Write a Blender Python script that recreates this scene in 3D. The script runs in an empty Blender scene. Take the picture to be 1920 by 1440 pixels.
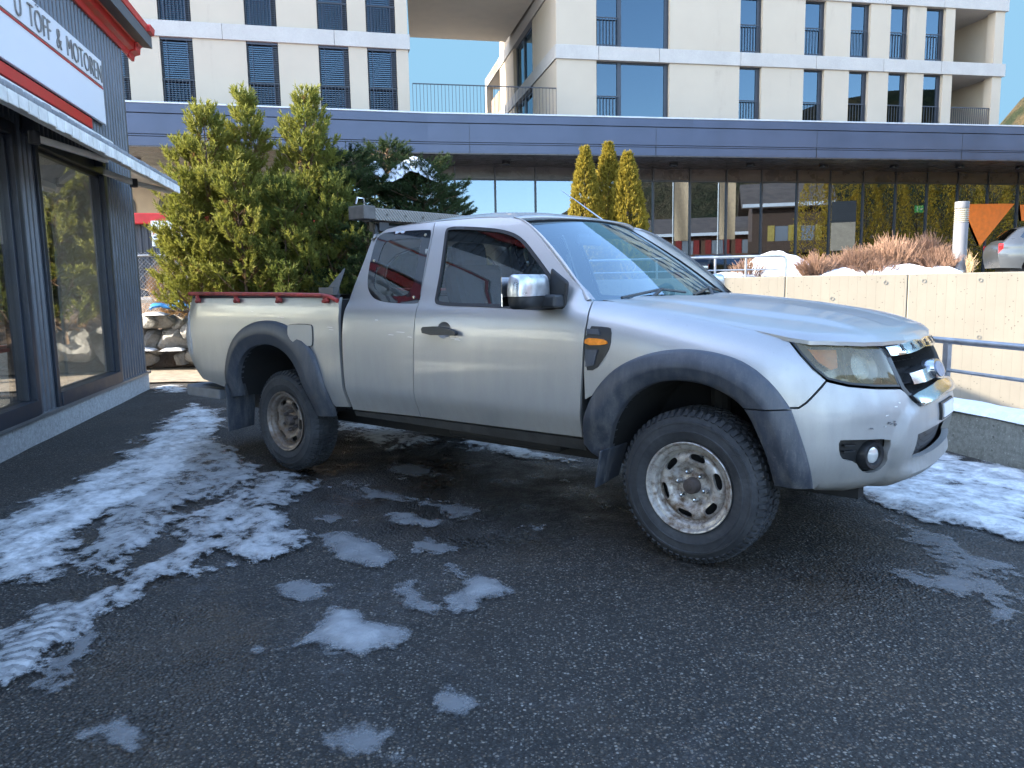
import bpy, bmesh, math, random
import numpy as np
from mathutils import Vector, Matrix
from mathutils.geometry import delaunay_2d_cdt
R = math.radians
scene = bpy.context.scene
COL = scene.collection

# ------------------------------------------------------------------ camera
CAM_F, CAM_P, CAM_R, CAM_H = 1434.27, .1293, .0185, 1.2418
_f = np.array([0, math.cos(CAM_P), -math.sin(CAM_P)]); _r0 = np.array([1., 0, 0]); _d0 = np.cross(_f, _r0)
_rt = math.cos(CAM_R) * _r0 + math.sin(CAM_R) * _d0; _dn = -math.sin(CAM_R) * _r0 + math.cos(CAM_R) * _d0
cam_d = bpy.data.cameras.new("camera"); cam = bpy.data.objects.new("camera", cam_d); COL.objects.link(cam)
cam_d.sensor_fit = 'HORIZONTAL'; cam_d.sensor_width = 36.0; cam_d.lens = 36.0 * CAM_F / 1920.0
cam_d.clip_start = .05; cam_d.clip_end = 2000
M = Matrix.Identity(4)
for i in range(3):
    M[i][0] = _rt[i]; M[i][1] = -_dn[i]; M[i][2] = -_f[i]
M[2][3] = CAM_H
cam.matrix_world = M
scene.camera = cam

# ------------------------------------------------------------------ sky, sun, exposure
SUN_EL = R(24); SUN_DIR = Vector((-.985, -.12, 0)).normalized()
w = bpy.data.worlds.new("World"); scene.world = w; w.use_nodes = True
nt = w.node_tree; bg = nt.nodes['Background']
sky = nt.nodes.new('ShaderNodeTexSky'); sky.sky_type = 'NISHITA'; sky.sun_disc = False
sky.sun_elevation = SUN_EL; sky.sun_rotation = math.atan2(SUN_DIR.x, SUN_DIR.y)
sky.altitude = 900; sky.air_density = 1.0; sky.dust_density = 1.6; sky.ozone_density = .8
nt.links.new(sky.outputs[0], bg.inputs[0]); bg.inputs[1].default_value = .15
sl = bpy.data.lights.new("sun", 'SUN'); sl.energy = 2.6; sl.angle = R(.5); sl.color = (1, .90, .74)
so = bpy.data.objects.new("sun", sl); COL.objects.link(so)
sd = Vector((SUN_DIR.x * math.cos(SUN_EL), SUN_DIR.y * math.cos(SUN_EL), math.sin(SUN_EL)))
so.rotation_euler = sd.to_track_quat('Z', 'Y').to_euler(); so.location = (-20, 0, 20)
vs = scene.view_settings
scene.display_settings.display_device = 'sRGB'
vs.view_transform = 'Standard'; vs.look = 'None'; vs.gamma = 1; vs.use_curve_mapping = False
vs.exposure = 3.0
try:
    scene.cycles.max_bounces = 8; scene.cycles.transparent_max_bounces = 16; scene.cycles.sample_clamp_indirect = 6
    scene.cycles.caustics_reflective = False; scene.cycles.caustics_refractive = False
except Exception: pass

# ------------------------------------------------------------------ helpers
def ray(px, py): return _f + (px - 960) / CAM_F * _rt + (py - 720) / CAM_F * _dn
def gnd(px, py, z=0.):
    d = ray(px, py); t = (z - CAM_H) / d[2]; return Vector((d[0] * t, d[1] * t, z))
def at(px, py, Y):
    d = ray(px, py) ; t = Y / d[1]; return Vector((d[0] * t, Y, CAM_H + d[2] * t))
def hit(px, py, P0, D):
    """facade coordinates (along, height) of the picture point on the upright plane through P0 along D"""
    D = np.array([D[0], D[1], 0.]); D /= np.linalg.norm(D); m = np.array([D[1], -D[0], 0])
    d = ray(px, py); o = np.array([0, 0, CAM_H]); t = ((np.array([P0[0], P0[1], 0]) - o) @ m) / (d @ m); Q = o + t * d
    return float((Q - np.array([P0[0], P0[1], 0])) @ D), float(Q[2])

class MB:
    def __init__(s): s.v = []; s.f = []; s.uv = None
    def add(s, v, f):
        n = len(s.v); s.v += [tuple(map(float, q)) for q in v]; s.f += [tuple(n + int(i) for i in q) for q in f]; return s
    def box(s, x0, x1, y0, y1, z0, z1):
        v = [(x, y, z) for z in (z0, z1) for y in (y0, y1) for x in (x0, x1)]
        return s.add(v, [(0, 2, 3, 1), (4, 5, 7, 6), (0, 1, 5, 4), (2, 6, 7, 3), (0, 4, 6, 2), (1, 3, 7, 5)])
    def obox(s, c, ax, ay, az):
        c, ax, ay, az = map(Vector, (c, ax, ay, az))
        v = [c + i * ax + j * ay + k * az for k in (-1, 1) for j in (-1, 1) for i in (-1, 1)]
        return s.add(v, [(0, 2, 3, 1), (4, 5, 7, 6), (0, 1, 5, 4), (2, 6, 7, 3), (0, 4, 6, 2), (1, 3, 7, 5)])
    def bar(s, a, b, w, h, up=(0, 0, 1)):
        a, b, up = Vector(a), Vector(b), Vector(up); d = (b - a); x = d.cross(up).normalized(); z = x.cross(d).normalized()
        return s.obox((a + b) / 2, d / 2, x * w / 2, z * h / 2)
    def tube(s, path, r, n=8, caps=True, closed=False):
        P = [Vector(p) for p in path]; m = len(P); rr = r if isinstance(r, (list, tuple)) else [r] * m
        t = []
        for i in range(m):
            a = P[(i - 1) % m] if (closed or i) else P[i]; b = P[(i + 1) % m] if (closed or i < m - 1) else P[i]
            t.append((b - a).normalized())
        x = t[0].orthogonal().normalized(); V = []
        for i in range(m):
            x = (x - t[i] * x.dot(t[i])).normalized(); y = t[i].cross(x)
            V += [P[i] + rr[i] * (math.cos(2 * math.pi * k / n) * x + math.sin(2 * math.pi * k / n) * y) for k in range(n)]
        F = []
        for i in range(m if closed else m - 1):
            j = (i + 1) % m
            F += [(i * n + k, i * n + (k + 1) % n, j * n + (k + 1) % n, j * n + k) for k in range(n)]
        if caps and not closed: F += [tuple(range(n))[::-1], tuple((m - 1) * n + k for k in range(n))]
        return s.add(V, F)
    def lathe(s, prof, c=(0, 0, 0), axis='z', n=24, close=False):
        """prof: list of (radius, height)"""
        V = []; m = len(prof)
        for r, h in prof:
            for k in range(n):
                a = 2 * math.pi * k / n; p, q = r * math.cos(a), r * math.sin(a)
                o = (p, q, h) if axis == 'z' else ((p, h, q) if axis == 'y' else (h, p, q))
                V.append((o[0] + c[0], o[1] + c[1], o[2] + c[2]))
        F = [(i * n + k, i * n + (k + 1) % n, ((i + 1) % m) * n + (k + 1) % n, ((i + 1) % m) * n + k) for i in range(m if close else m - 1) for k in range(n)]
        return s.add(V, F)
    def prism(s, poly, fn, h0, h1):
        """poly 2D, fn(a,b,h)->3D"""
        n = len(poly); V = [fn(a, b, h0) for a, b in poly] + [fn(a, b, h1) for a, b in poly]
        return s.add(V, [tuple(range(n))[::-1], tuple(range(n, 2 * n))] + [(i, (i + 1) % n, n + (i + 1) % n, n + i) for i in range(n)])
    def grid(s, nu, nv, fn):
        V = [fn(i / nu, j / nv) for j in range(nv + 1) for i in range(nu + 1)]
        return s.add(V, [(j * (nu + 1) + i, j * (nu + 1) + i + 1, (j + 1) * (nu + 1) + i + 1, (j + 1) * (nu + 1) + i) for j in range(nv) for i in range(nu)])
    def mirror(s):
        m = MB(); m.v = [(x, -y, z) for x, y, z in s.v]; m.f = [q[::-1] for q in s.f]; return m
    def build(s, name, mat=None, parent=None, smooth=0, bevel=0, fix=True, sub=0, label=None):
        me = bpy.data.meshes.new(name); me.from_pydata(s.v, [], s.f)
        if fix:
            bm = bmesh.new(); bm.from_mesh(me); bmesh.ops.recalc_face_normals(bm, faces=bm.faces); bm.to_mesh(me); bm.free()
        if mat: me.materials.append(mat)
        if smooth:
            me.polygons.foreach_set('use_smooth', [True] * len(me.polygons)); me.set_sharp_from_angle(angle=R(smooth))
        me.update()
        o = bpy.data.objects.new(name, me); COL.objects.link(o)
        if parent: o.parent = parent
        if bevel:
            b = o.modifiers.new('bevel', 'BEVEL'); b.width = bevel; b.segments = 2; b.limit_method = 'ANGLE'; b.angle_limit = R(40)
        if sub:
            b = o.modifiers.new('sub', 'SUBSURF'); b.levels = sub; b.render_levels = sub
        if label: o['label'] = label
        return o

def tag(o, label=None, cat=None, group=None, kind=None):
    if label: o['label'] = label
    if cat: o['category'] = cat
    if group: o['group'] = group
    if kind: o['kind'] = kind
    return o
def root(name, loc=(0, 0, 0), rz=0, label=None, cat=None, group=None):
    o = bpy.data.objects.new(name, None); o.empty_display_size = .3; COL.objects.link(o); o.location = loc; o.rotation_euler = (0, 0, rz)
    return tag(o, label, cat, group)
def dup(o, parent=None):
    c = o.copy(); COL.objects.link(c)
    if parent: c.parent = parent
    for ch in list(o.children): dup(ch, c)
    return c

# ------------------------------------------------------------------ materials
class N:
    def __init__(s, name):
        s.m = bpy.data.materials.new(name); s.m.use_nodes = True; s.t = s.m.node_tree; s.b = s.t.nodes['Principled BSDF']; s.out = s.t.nodes['Material Output']
    def n(s, typ, **k):
        o = s.t.nodes.new(typ)
        for a, b in k.items():
            if a.startswith('i_'): 
                key = a[2:]; o.inputs[int(key) if key.isdigit() else key.replace('_', ' ')].default_value = b
            else: setattr(o, a, b)
        return o
    def l(s, a, b): s.t.links.new(a, b)
    def coord(s, kind='Object'): return s.n('ShaderNodeTexCoord').outputs[kind]
    def noise(s, scale, vec=None, detail=4, rough=.55, stretch=None, dist=0):
        v = vec if vec is not None else s.coord()
        if stretch:
            mp = s.n('ShaderNodeMapping'); mp.inputs['Scale'].default_value = stretch; s.l(v, mp.inputs[0]); v = mp.outputs[0]
        o = s.n('ShaderNodeTexNoise'); o.inputs['Scale'].default_value = scale; o.inputs['Detail'].default_value = detail; o.inputs['Roughness'].default_value = rough; o.inputs['Distortion'].default_value = dist
        s.l(v, o.inputs['Vector']); return o.outputs['Fac']
    def ramp(s, fac, a, b, ca=0., cb=1.):
        o = s.n('ShaderNodeMapRange'); o.inputs[1].default_value = a; o.inputs[2].default_value = b; o.inputs[3].default_value = ca; o.inputs[4].default_value = cb
        s.l(fac, o.inputs[0]); return o.outputs[0]
    def mix(s, fac, a, b):
        o = s.n('ShaderNodeMix', data_type='RGBA')
        if isinstance(fac, (int, float)): o.inputs[0].default_value = fac
        else: s.l(fac, o.inputs[0])
        for sock, val in ((o.inputs[6], a), (o.inputs[7], b)):
            if isinstance(val, (tuple, list)): sock.default_value = (*val[:3], 1)
            else: s.l(val, sock)
        return o.outputs[2]
    def math(s, op, a, b=None, c=None):
        o = s.n('ShaderNodeMath', operation=op)
        for i, v in enumerate((a, b, c)):
            if v is None: continue
            if isinstance(v, (int, float)): o.inputs[i].default_value = v
            else: s.l(v, o.inputs[i])
        return o.outputs[0]
    def bump(s, h, strength=.3, dist=.01):
        o = s.n('ShaderNodeBump'); o.inputs['Strength'].default_value = strength; o.inputs['Distance'].default_value = dist; s.l(h, o.inputs['Height']); s.l(o.outputs[0], s.b.inputs['Normal']); return o
    def set(s, **k):
        for a, v in k.items():
            i = s.b.inputs[a.replace('_', ' ')]
            if isinstance(v, (int, float)): i.default_value = v
            elif isinstance(v, (tuple, list)): i.default_value = (*v[:3], 1)
            else: s.l(v, i)
        return s.m
def mat(name, base, rough=.6, metal=0, var=(6, .12), bump=None, coat=0, spec=.5, stretch=None):
    q = N(name); 
    if var:
        nz = q.noise(var[0], stretch=stretch); a = tuple(c * (1 - var[1]) for c in base); b = tuple(min(1, c * (1 + var[1])) for c in base)
        q.set(Base_Color=q.mix(q.ramp(nz, .3, .7), a, b))
        q.set(Roughness=q.ramp(nz, .3, .7, rough * .88, min(1, rough * 1.12)))
    else: q.set(Base_Color=base, Roughness=rough)
    q.set(Metallic=metal, Coat_Weight=coat, Specular_IOR_Level=spec)
    if bump: q.bump(q.noise(bump[0], stretch=stretch), bump[1], bump[2] if len(bump) > 2 else .01)
    return q.m
def glass(name, tint, refl=.12, rough=.005, alpha_mix=1.0, gl=(1, 1, 1)):
    """thin pane: fresnel reflection over tinted see-through"""
    q = N(name); q.t.nodes.remove(q.b)
    tr = q.n('ShaderNodeBsdfTransparent'); tr.inputs[0].default_value = (*tint, 1)
    g = q.n('ShaderNodeBsdfGlossy'); g.inputs['Roughness'].default_value = rough; g.inputs[0].default_value = (*gl, 1)
    lw = q.n('ShaderNodeLayerWeight'); lw.inputs['Blend'].default_value = .5
    fac = q.math('MULTIPLY_ADD', q.math('POWER', lw.outputs['Facing'], 5.0), 1 - refl, refl)
    mx = q.n('ShaderNodeMixShader'); q.l(fac, mx.inputs[0]); q.l(tr.outputs[0], mx.inputs[1]); q.l(g.outputs[0], mx.inputs[2])
    q.l(mx.outputs[0], q.out.inputs[0]); return q.m

RND = random.Random(7)
def text_mb(s, height, depth=.006, thin=0.):
    cu = bpy.data.curves.new('lettering', 'FONT'); cu.body = s; cu.size = height * 1.38; cu.extrude = depth; cu.resolution_u = 3; cu.offset = -thin
    o = bpy.data.objects.new('lettering', cu); COL.objects.link(o); dg = bpy.context.evaluated_depsgraph_get()
    me = bpy.data.meshes.new_from_object(o.evaluated_get(dg)); m = MB(); m.add([v.co[:] for v in me.vertices], [tuple(q.vertices) for q in me.polygons])
    bpy.data.objects.remove(o); bpy.data.curves.remove(cu); bpy.data.meshes.remove(me); return m
def remap(m, fn):
    m.v = [tuple(map(float, fn(*q))) for q in m.v]; return m
# ------------------------------------------------------------------ frames of the place
D1 = Vector((-.1956, .9807, 0)); D2 = Vector((.9807, .1956, 0))      # along the shop front / along the big facade
SHOP0 = Vector((-4.6486, 9.6096, 0))
def rot_of(d): return math.atan2(d[1], d[0])

# ------------------------------------------------------------------ ground
def asphalt():
    q = N('asphalt'); c = q.coord()
    big = q.noise(.55, c, 5, .6); mid = q.noise(3.2, c, 5, .6, dist=.6); fine = q.noise(55, c, 3, .6)
    def stones(scale, rmin, pw, lo, hi, size):
        v = q.n('ShaderNodeTexVoronoi', feature='F1'); v.inputs['Scale'].default_value = scale; q.l(c, v.inputs['Vector']); sp = q.n('ShaderNodeSeparateColor'); q.l(v.outputs['Color'], sp.inputs[0])
        r = q.math('POWER', q.ramp(sp.outputs[0], rmin, 1.), pw); m = q.math('MULTIPLY', q.ramp(v.outputs['Distance'], size, size * .72), q.math('GREATER_THAN', sp.outputs[0], rmin))
        g = q.mix(r, (lo * 1.1, lo, lo * .88), (hi * 1.08, hi, hi * .86)); g = q.mix(q.math('MULTIPLY', q.math('GREATER_THAN', sp.outputs[2], .8), .45), g, (hi * .75, hi * .52, hi * .32)); return v, m, g
    v, m1, g1 = stones(80, .22, 3.6, .012, .25, .44); v2, m2, g2 = stones(52, .87, 1.8, .05, .34, .28); v3, m3, g3 = stones(150, .30, 4.0, .012, .26, .44)
    base = q.mix(q.ramp(big, .35, .65), (.0085, .0072, .0056), (.015, .0128, .010)); base = q.mix(q.ramp(mid, .45, .7, 0, .4), base, (.026, .022, .017))
    keep = q.ramp(q.noise(1.1, c, 5, .65), .28, .60, .45, 1.)
    base = q.mix(q.math('MULTIPLY', m3, .8), base, g3); base = q.mix(q.math('MULTIPLY', m1, keep), base, g1); base = q.mix(q.math('MULTIPLY', m2, keep), base, g2)
    # soaked ground around the thaw patches: a band of wetness from its own large noise
    at_ = q.n('ShaderNodeAttribute', attribute_name='wet'); wet = q.math('MULTIPLY', at_.outputs['Fac'], q.ramp(q.noise(2.6, c, 5, .65), .38, .62))
    base = q.mix(q.math('MULTIPLY', wet, .6), base, (.006, .0058, .0055))
    ve = q.n('ShaderNodeTexVoronoi', feature='DISTANCE_TO_EDGE'); ve.inputs['Scale'].default_value = .85; dv = q.n('ShaderNodeVectorMath', operation='ADD'); nz_ = q.n('ShaderNodeTexNoise'); nz_.inputs['Scale'].default_value = 3.; nz_.inputs['Detail'].default_value = 5; sc_ = q.n('ShaderNodeVectorMath', operation='SCALE'); sc_.inputs['Scale'].default_value = .45; q.l(c, nz_.inputs['Vector']); q.l(nz_.outputs['Color'], sc_.inputs[0]); q.l(c, dv.inputs[0]); q.l(sc_.outputs[0], dv.inputs[1]); q.l(dv.outputs[0], ve.inputs['Vector'])
    crack = q.math('MULTIPLY', q.math('LESS_THAN', ve.outputs['Distance'], .0055), q.ramp(q.noise(.8, c, 3, .5), .48, .56)); base = q.mix(q.math('MULTIPLY', crack, .8), base, (.006, .006, .006))
    dirt = q.math('MULTIPLY', q.ramp(q.noise(1.4, c, 5, .65), .5, .68), q.ramp(wet, 0, .6, .25, .9)); base = q.mix(q.math('MULTIPLY', dirt, .75), base, (.066, .046, .028))
    frost = q.math('MULTIPLY', q.ramp(q.noise(.7, c, 6, .7, dist=.8), .52, .72), q.ramp(q.noise(18, c, 5, .75), .40, .62)); base = q.mix(q.math('MULTIPLY', frost, .22), base, (.30, .31, .33))
    rgh = q.math('SUBTRACT', q.ramp(fine, .3, .7, .62, .85), q.math('MULTIPLY', wet, .56))
    q.set(Base_Color=base, Roughness=rgh, Specular_IOR_Level=.5)
    h = q.math('ADD', q.math('MULTIPLY', v.outputs['Distance'], -1.3), q.math('MULTIPLY', fine, .4))
    h = q.math('MULTIPLY_ADD', mid, .8, h)
    q.bump(h, .75, .008); return q.m
M_asph = asphalt()
def poly_inside(P, poly):
    x, y = P[..., 0], P[..., 1]; ins = np.zeros(x.shape, bool); n = len(poly)
    for i in range(n):
        (x0, y0), (x1, y1) = poly[i], poly[(i + 1) % n]
        c = ((y0 > y) != (y1 > y)) & (x < (x1 - x0) * (y - y0) / (y1 - y0 + 1e-12) + x0); ins ^= c
    return ins
def poly_dist(P, poly):
    d = np.full(P.shape[:-1], 1e9); n = len(poly)
    for i in range(n):
        a, b = np.array(poly[i]), np.array(poly[(i + 1) % n]); ab = b - a
        t = np.clip(((P - a) @ ab) / (ab @ ab + 1e-12), 0, 1)[..., None]; d = np.minimum(d, np.linalg.norm(P - a - t * ab, axis=-1))
    return np.where(poly_inside(P, poly), d, -d)
_prm = np.random.default_rng(3).permutation(4096); _gv = np.random.default_rng(4).random(4096)
def vnoise(x, y):
    xi, yi = np.floor(x).astype(int), np.floor(y).astype(int); fx, fy = x - xi, y - yi; fx = fx * fx * (3 - 2 * fx); fy = fy * fy * (3 - 2 * fy)
    g = lambda a, b: _gv[_prm[(_prm[a & 4095] + b) & 4095]]
    return (g(xi, yi) * (1 - fx) + g(xi + 1, yi) * fx) * (1 - fy) + (g(xi, yi + 1) * (1 - fx) + g(xi + 1, yi + 1) * fx) * fy
def fbm(x, y, o=4, g=.55):
    s = 0; a = 1; t = 0
    for k in range(o): s = s + a * vnoise(x * 2 ** k + 17.3 * k, y * 2 ** k - 9.1 * k); t += a; a *= g
    return s / t
GP = lambda L: [tuple(gnd(a, b)[:2]) for a, b in L]
# low wall line on the right: the ramp lies beyond it
LW0 = Vector((3.25, 4.74, 0)); LWA = LW0 - D1 * 9; LWB = LW0 + D1 * 6.4
yard = MB()
NX, NY = 150, 190
xs = np.concatenate([[-16, -11], np.linspace(-7, 3.2, NX)]); ys = np.concatenate([[-9, -4], np.linspace(.6, 14, NY)])
V = []; wetv = []
wetpoly = GP([(560, 800), (830, 800), (1130, 880), (1180, 1000), (900, 1060), (600, 960), (500, 880)]); wet2 = GP([(0, 1000), (300, 800), (560, 880), (600, 1200), (300, 1440), (0, 1440)])
wet3 = GP([(1150, 1000), (1500, 930), (1900, 1020), (1920, 1200), (1200, 1100)])
for j, y in enumerate(ys):
    for i, x in enumerate(xs):
        X = x
        if i == len(xs) - 1: X = LW0.x + (y - LW0.y) * (-.1956 / .9807) + .02
        V.append((X, y, 0))
V = np.array(V); G = V[:, :2]
wv = np.zeros(len(V))
for pl, a in ((wetpoly, 1.0), (wet2, .7), (wet3, .5)): wv = np.maximum(wv, a * np.clip(poly_dist(G, pl) / .35 + .5, 0, 1))
V[:, 2] = .012 * (fbm(V[:, 0] * 1.3, V[:, 1] * 1.3, 3) - .5)
nx = len(xs)
yard.add(V, [(j * nx + i, j * nx + i + 1, (j + 1) * nx + i + 1, (j + 1) * nx + i) for j in range(len(ys) - 1) for i in range(nx - 1)])
yo = tag(yard.build('asphalt_yard', M_asph, smooth=80, fix=False), kind='structure')
at_ = yo.data.attributes.new('wet', 'FLOAT', 'POINT'); at_.data.foreach_set('value', wv.astype(np.float32))
# far ground sheet and the ramp going down to the garage
far = MB(); far.add([(-900, -900, -1.6), (900, -900, -1.6), (900, 900, -1.6), (-900, 900, -1.6)], [(0, 1, 2, 3)])
tag(far.build('ground', mat('far_ground', (.09, .085, .07), .9)), kind='structure')
rb = MB(); e0 = LW0 - D1 * 12; e1 = LW0 + D1 * 7.5
rb.add([(e0.x + .02, e0.y, -.02), (e0.x + 9, e0.y + 1.8, -.02), (e1.x + 9, e1.y + 1.8, -1.35), (e1.x + .02, e1.y, -1.35)], [(0, 1, 2, 3)])
tag(rb.build('ramp', mat('ramp_asphalt', (.07, .07, .07), .85, bump=(60, .4)), fix=False), kind='structure')

# ------------------------------------------------------------------ snow and ice lying on the yard
TRK = (tuple(gnd(10, 1280)[:2]), tuple(gnd(150, 1130)[:2]))
def snow_mat(name, alpha=True, tint=(.80, .80, .79)):
    q = N(name); c = q.coord(); 
    n1 = q.noise(16, c, 6, .68); n2 = q.noise(5, c, 4, .6)
    q.set(Base_Color=q.mix(q.ramp(n1, .35, .65), tuple(v * .82 for v in tint), tint), Roughness=q.ramp(n2, .3, .7, .25, .6), Specular_IOR_Level=.5)
    q.set(Subsurface_Weight=.0)
    q.bump(q.math('ADD', n1, q.noise(70, c, 3, .6)), .5, .015)
    if alpha:
        a = q.n('ShaderNodeAttribute', attribute_name='cover'); rg = q.n('ShaderNodeAttribute', attribute_name='rag'); st_ = q.n('ShaderNodeAttribute', attribute_name='strength')
        nm = q.noise(5.5, c, 6, .62, stretch=(1.25, .8, 1), dist=.5); nf = q.noise(26, c, 5, .7); tr_ = q.n('ShaderNodeTexWave', wave_type='BANDS', bands_direction='DIAGONAL'); tr_.inputs['Scale'].default_value = 5.5; tr_.inputs['Distortion'].default_value = 6; tr_.inputs['Detail'].default_value = 3; tr_.inputs['Detail Scale'].default_value = 2.5; q.l(c, tr_.inputs[0])
        amp = q.math('MULTIPLY_ADD', rg.outputs['Fac'], 1.15, .35)
        v = q.math('ADD', a.outputs['Fac'], q.math('MULTIPLY', q.math('SUBTRACT', nm, .56), q.math('MULTIPLY', amp, 1.5)))
        v = q.math('ADD', v, q.math('MULTIPLY', q.math('SUBTRACT', nf, .5), q.math('MULTIPLY', amp, .75)))
        v = q.math('SUBTRACT', v, q.math('MULTIPLY', q.math('MULTIPLY', tr_.outputs['Fac'], rg.outputs['Fac']), .16))
        pc_ = q.mix(q.math('MULTIPLY', q.ramp(v, .5, 1.1), q.ramp(st_.outputs['Fac'], .58, 1.)), (.25, .255, .26), (.80, .80, .79)); q.set(Base_Color=q.mix(q.ramp(q.noise(8, c, 6, .7), .55, .75, 0, .4), pc_, (.22, .19, .155)))
        edge = q.ramp(v, .42, .57)
        # clear ice where thin, white packed snow where thick
        op = q.math('MULTIPLY', q.ramp(q.math('ADD', v, q.math('MULTIPLY', q.noise(3.1, c, 4, .6), .4)), .55, 1.15, .66, .96), q.ramp(st_.outputs['Fac'], .3, 1., .55, 1.))
        tk_ = q.n('ShaderNodeAttribute', attribute_name='track'); sx = q.n('ShaderNodeSeparateXYZ'); q.l(c, sx.inputs[0]); (ax_, ay_), (bx_, by_) = TRK
        L_ = math.hypot(bx_ - ax_, by_ - ay_); ux, uy = (bx_ - ax_) / L_, (by_ - ay_) / L_; dx = q.math('SUBTRACT', sx.outputs[0], ax_); dy = q.math('SUBTRACT', sx.outputs[1], ay_)
        s_al = q.math('ADD', q.math('MULTIPLY', dx, ux), q.math('MULTIPLY', dy, uy)); t_ac = q.math('ABSOLUTE', q.math('ADD', q.math('MULTIPLY', dx, -uy), q.math('MULTIPLY', dy, ux)))
        hb = q.math('LESS_THAN', q.math('FRACT', q.math('ADD', q.math('MULTIPLY', s_al, 1 / .058), q.math('MULTIPLY_ADD', t_ac, 1 / .085, q.math('MULTIPLY', nm, 1.6)))), .42); op = q.math('MULTIPLY', op, q.math('SUBTRACT', 1., q.math('MULTIPLY', q.math('MULTIPLY', hb, tk_.outputs['Fac']), q.ramp(nf, .35, .6, .15, .6))))
        q.l(q.math('MULTIPLY', edge, op), q.b.inputs['Alpha'])
        q.l(q.ramp(v, .5, 1.1, .16, .6), q.b.inputs['Roughness'])
    return q.m
M_snow = snow_mat('packed_snow'); M_snowc = snow_mat('fresh_snow', False, (.86, .88, .91))
SN = [  # (polygon in the picture, strength)
 ([(352, 755), (425, 768), (432, 800), (418, 838), (385, 890), (315, 940), (235, 958), (178, 1000), (135, 1040), (112, 1082), (0, 1120), (-60, 1130), (-60, 985), (0, 968), (95, 918), (205, 868), (290, 800)], 1.0),
 ([(470, 880), (560, 890), (628, 905), (600, 925), (540, 960), (560, 1000), (578, 1030), (520, 1058), (440, 1048), (360, 1078), (300, 1098), (240, 1140), (170, 1185), (90, 1245), (0, 1278), (-40, 1280), (-40, 1200), (0, 1188), (80, 1140), (160, 1118), (240, 1080), (300, 1030), (330, 975), (400, 930)], .82),
 ([(300, 850), (420, 830), (480, 870), (440, 905), (330, 910)], .80),
 ([(200, 930), (330, 900), (400, 920), (330, 990), (260, 1060), (170, 1080), (150, 1050)], .79),
 ([(572, 1192), (632, 1145), (660, 1150), (690, 1168), (765, 1188), (742, 1212), (680, 1228), (605, 1226)], .72),
 ([(842, 1118), (890, 1083), (930, 1090), (955, 1108), (930, 1128), (878, 1160), (862, 1140)], .72),
 ([(610, 1010), (650, 1000), (700, 1030), (752, 1055), (730, 1072), (660, 1052), (620, 1035)], .62),
 ([(715, 965), (780, 955), (832, 985), (800, 998), (740, 985)], .66),
 ([(752, 1110), (770, 1095), (800, 1135), (808, 1150), (765, 1145)], .6), ([(515, 1100), (560, 1090), (598, 1105), (575, 1118), (530, 1114)], .6),
 ([(200, 1375), (235, 1345), (262, 1385), (240, 1410), (205, 1405)], .55), ([(805, 1310), (850, 1290), (875, 1345), (850, 1362), (822, 1340)], .52),
 ([(640, 1380), (690, 1372), (745, 1425), (720, 1445), (660, 1420)], .5), ([(465, 1220), (490, 1216), (492, 1232), (470, 1234)], .5),
 ([(770, 1020), (800, 1015), (860, 1030), (830, 1045), (780, 1040)], .45), ([(820, 1060), (850, 1055), (870, 1080), (840, 1090)], .4),
 ([(60, 1130), (150, 1130), (160, 1180), (80, 1260), (0, 1290), (0, 1190)], .85), ([(70, 1265), (180, 1180), (210, 1190), (110, 1290)], .45),
 ([(1540, 915), (1650, 900), (1752, 846), (1830, 862), (1990, 885), (1990, 1046), (1880, 1020), (1745, 985), (1640, 945)], 1.0),
 ([(1600, 1055), (1660, 1070), (1780, 1090), (1850, 1125), (1820, 1135), (1700, 1100), (1620, 1080)], .38), ([(1720, 1085), (1800, 1085), (1860, 1120), (1790, 1125)], .42),
 ([(1640, 955), (1760, 1000), (1900, 1080), (1960, 1200), (1850, 1180), (1760, 1060)], .28), ([(1850, 1310), (1930, 1310), (1930, 1360), (1860, 1350)], .4), ([(1340, 1360), (1400, 1355), (1400, 1385), (1350, 1385)], .35),
 ([(285, 726), (352, 722), (352, 737), (290, 738)], 1.0), ([(620, 795), (760, 795), (840, 830), (760, 850), (640, 830)], .95), ([(850, 815), (960, 830), (1090, 860), (1080, 880), (960, 860), (860, 840)], 1.0),  # ice under the truck; its left patch is whitened to imitate a wet reflection
 ([(700, 860), (830, 880), (860, 905), (760, 900)], .4), ([(330, 880), (470, 870), (560, 900), (500, 960), (400, 940), (330, 960)], .79), ([(560, 970), (640, 960), (660, 985), (590, 990)], .42), ([(640, 905), (760, 925), (900, 960), (860, 975), (700, 945)], .33), ([(1060, 905), (1110, 915), (1180, 960), (1130, 960)], .42), ([(900, 975), (1010, 985), (1060, 1000), (960, 1010)], .34),
]
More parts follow.
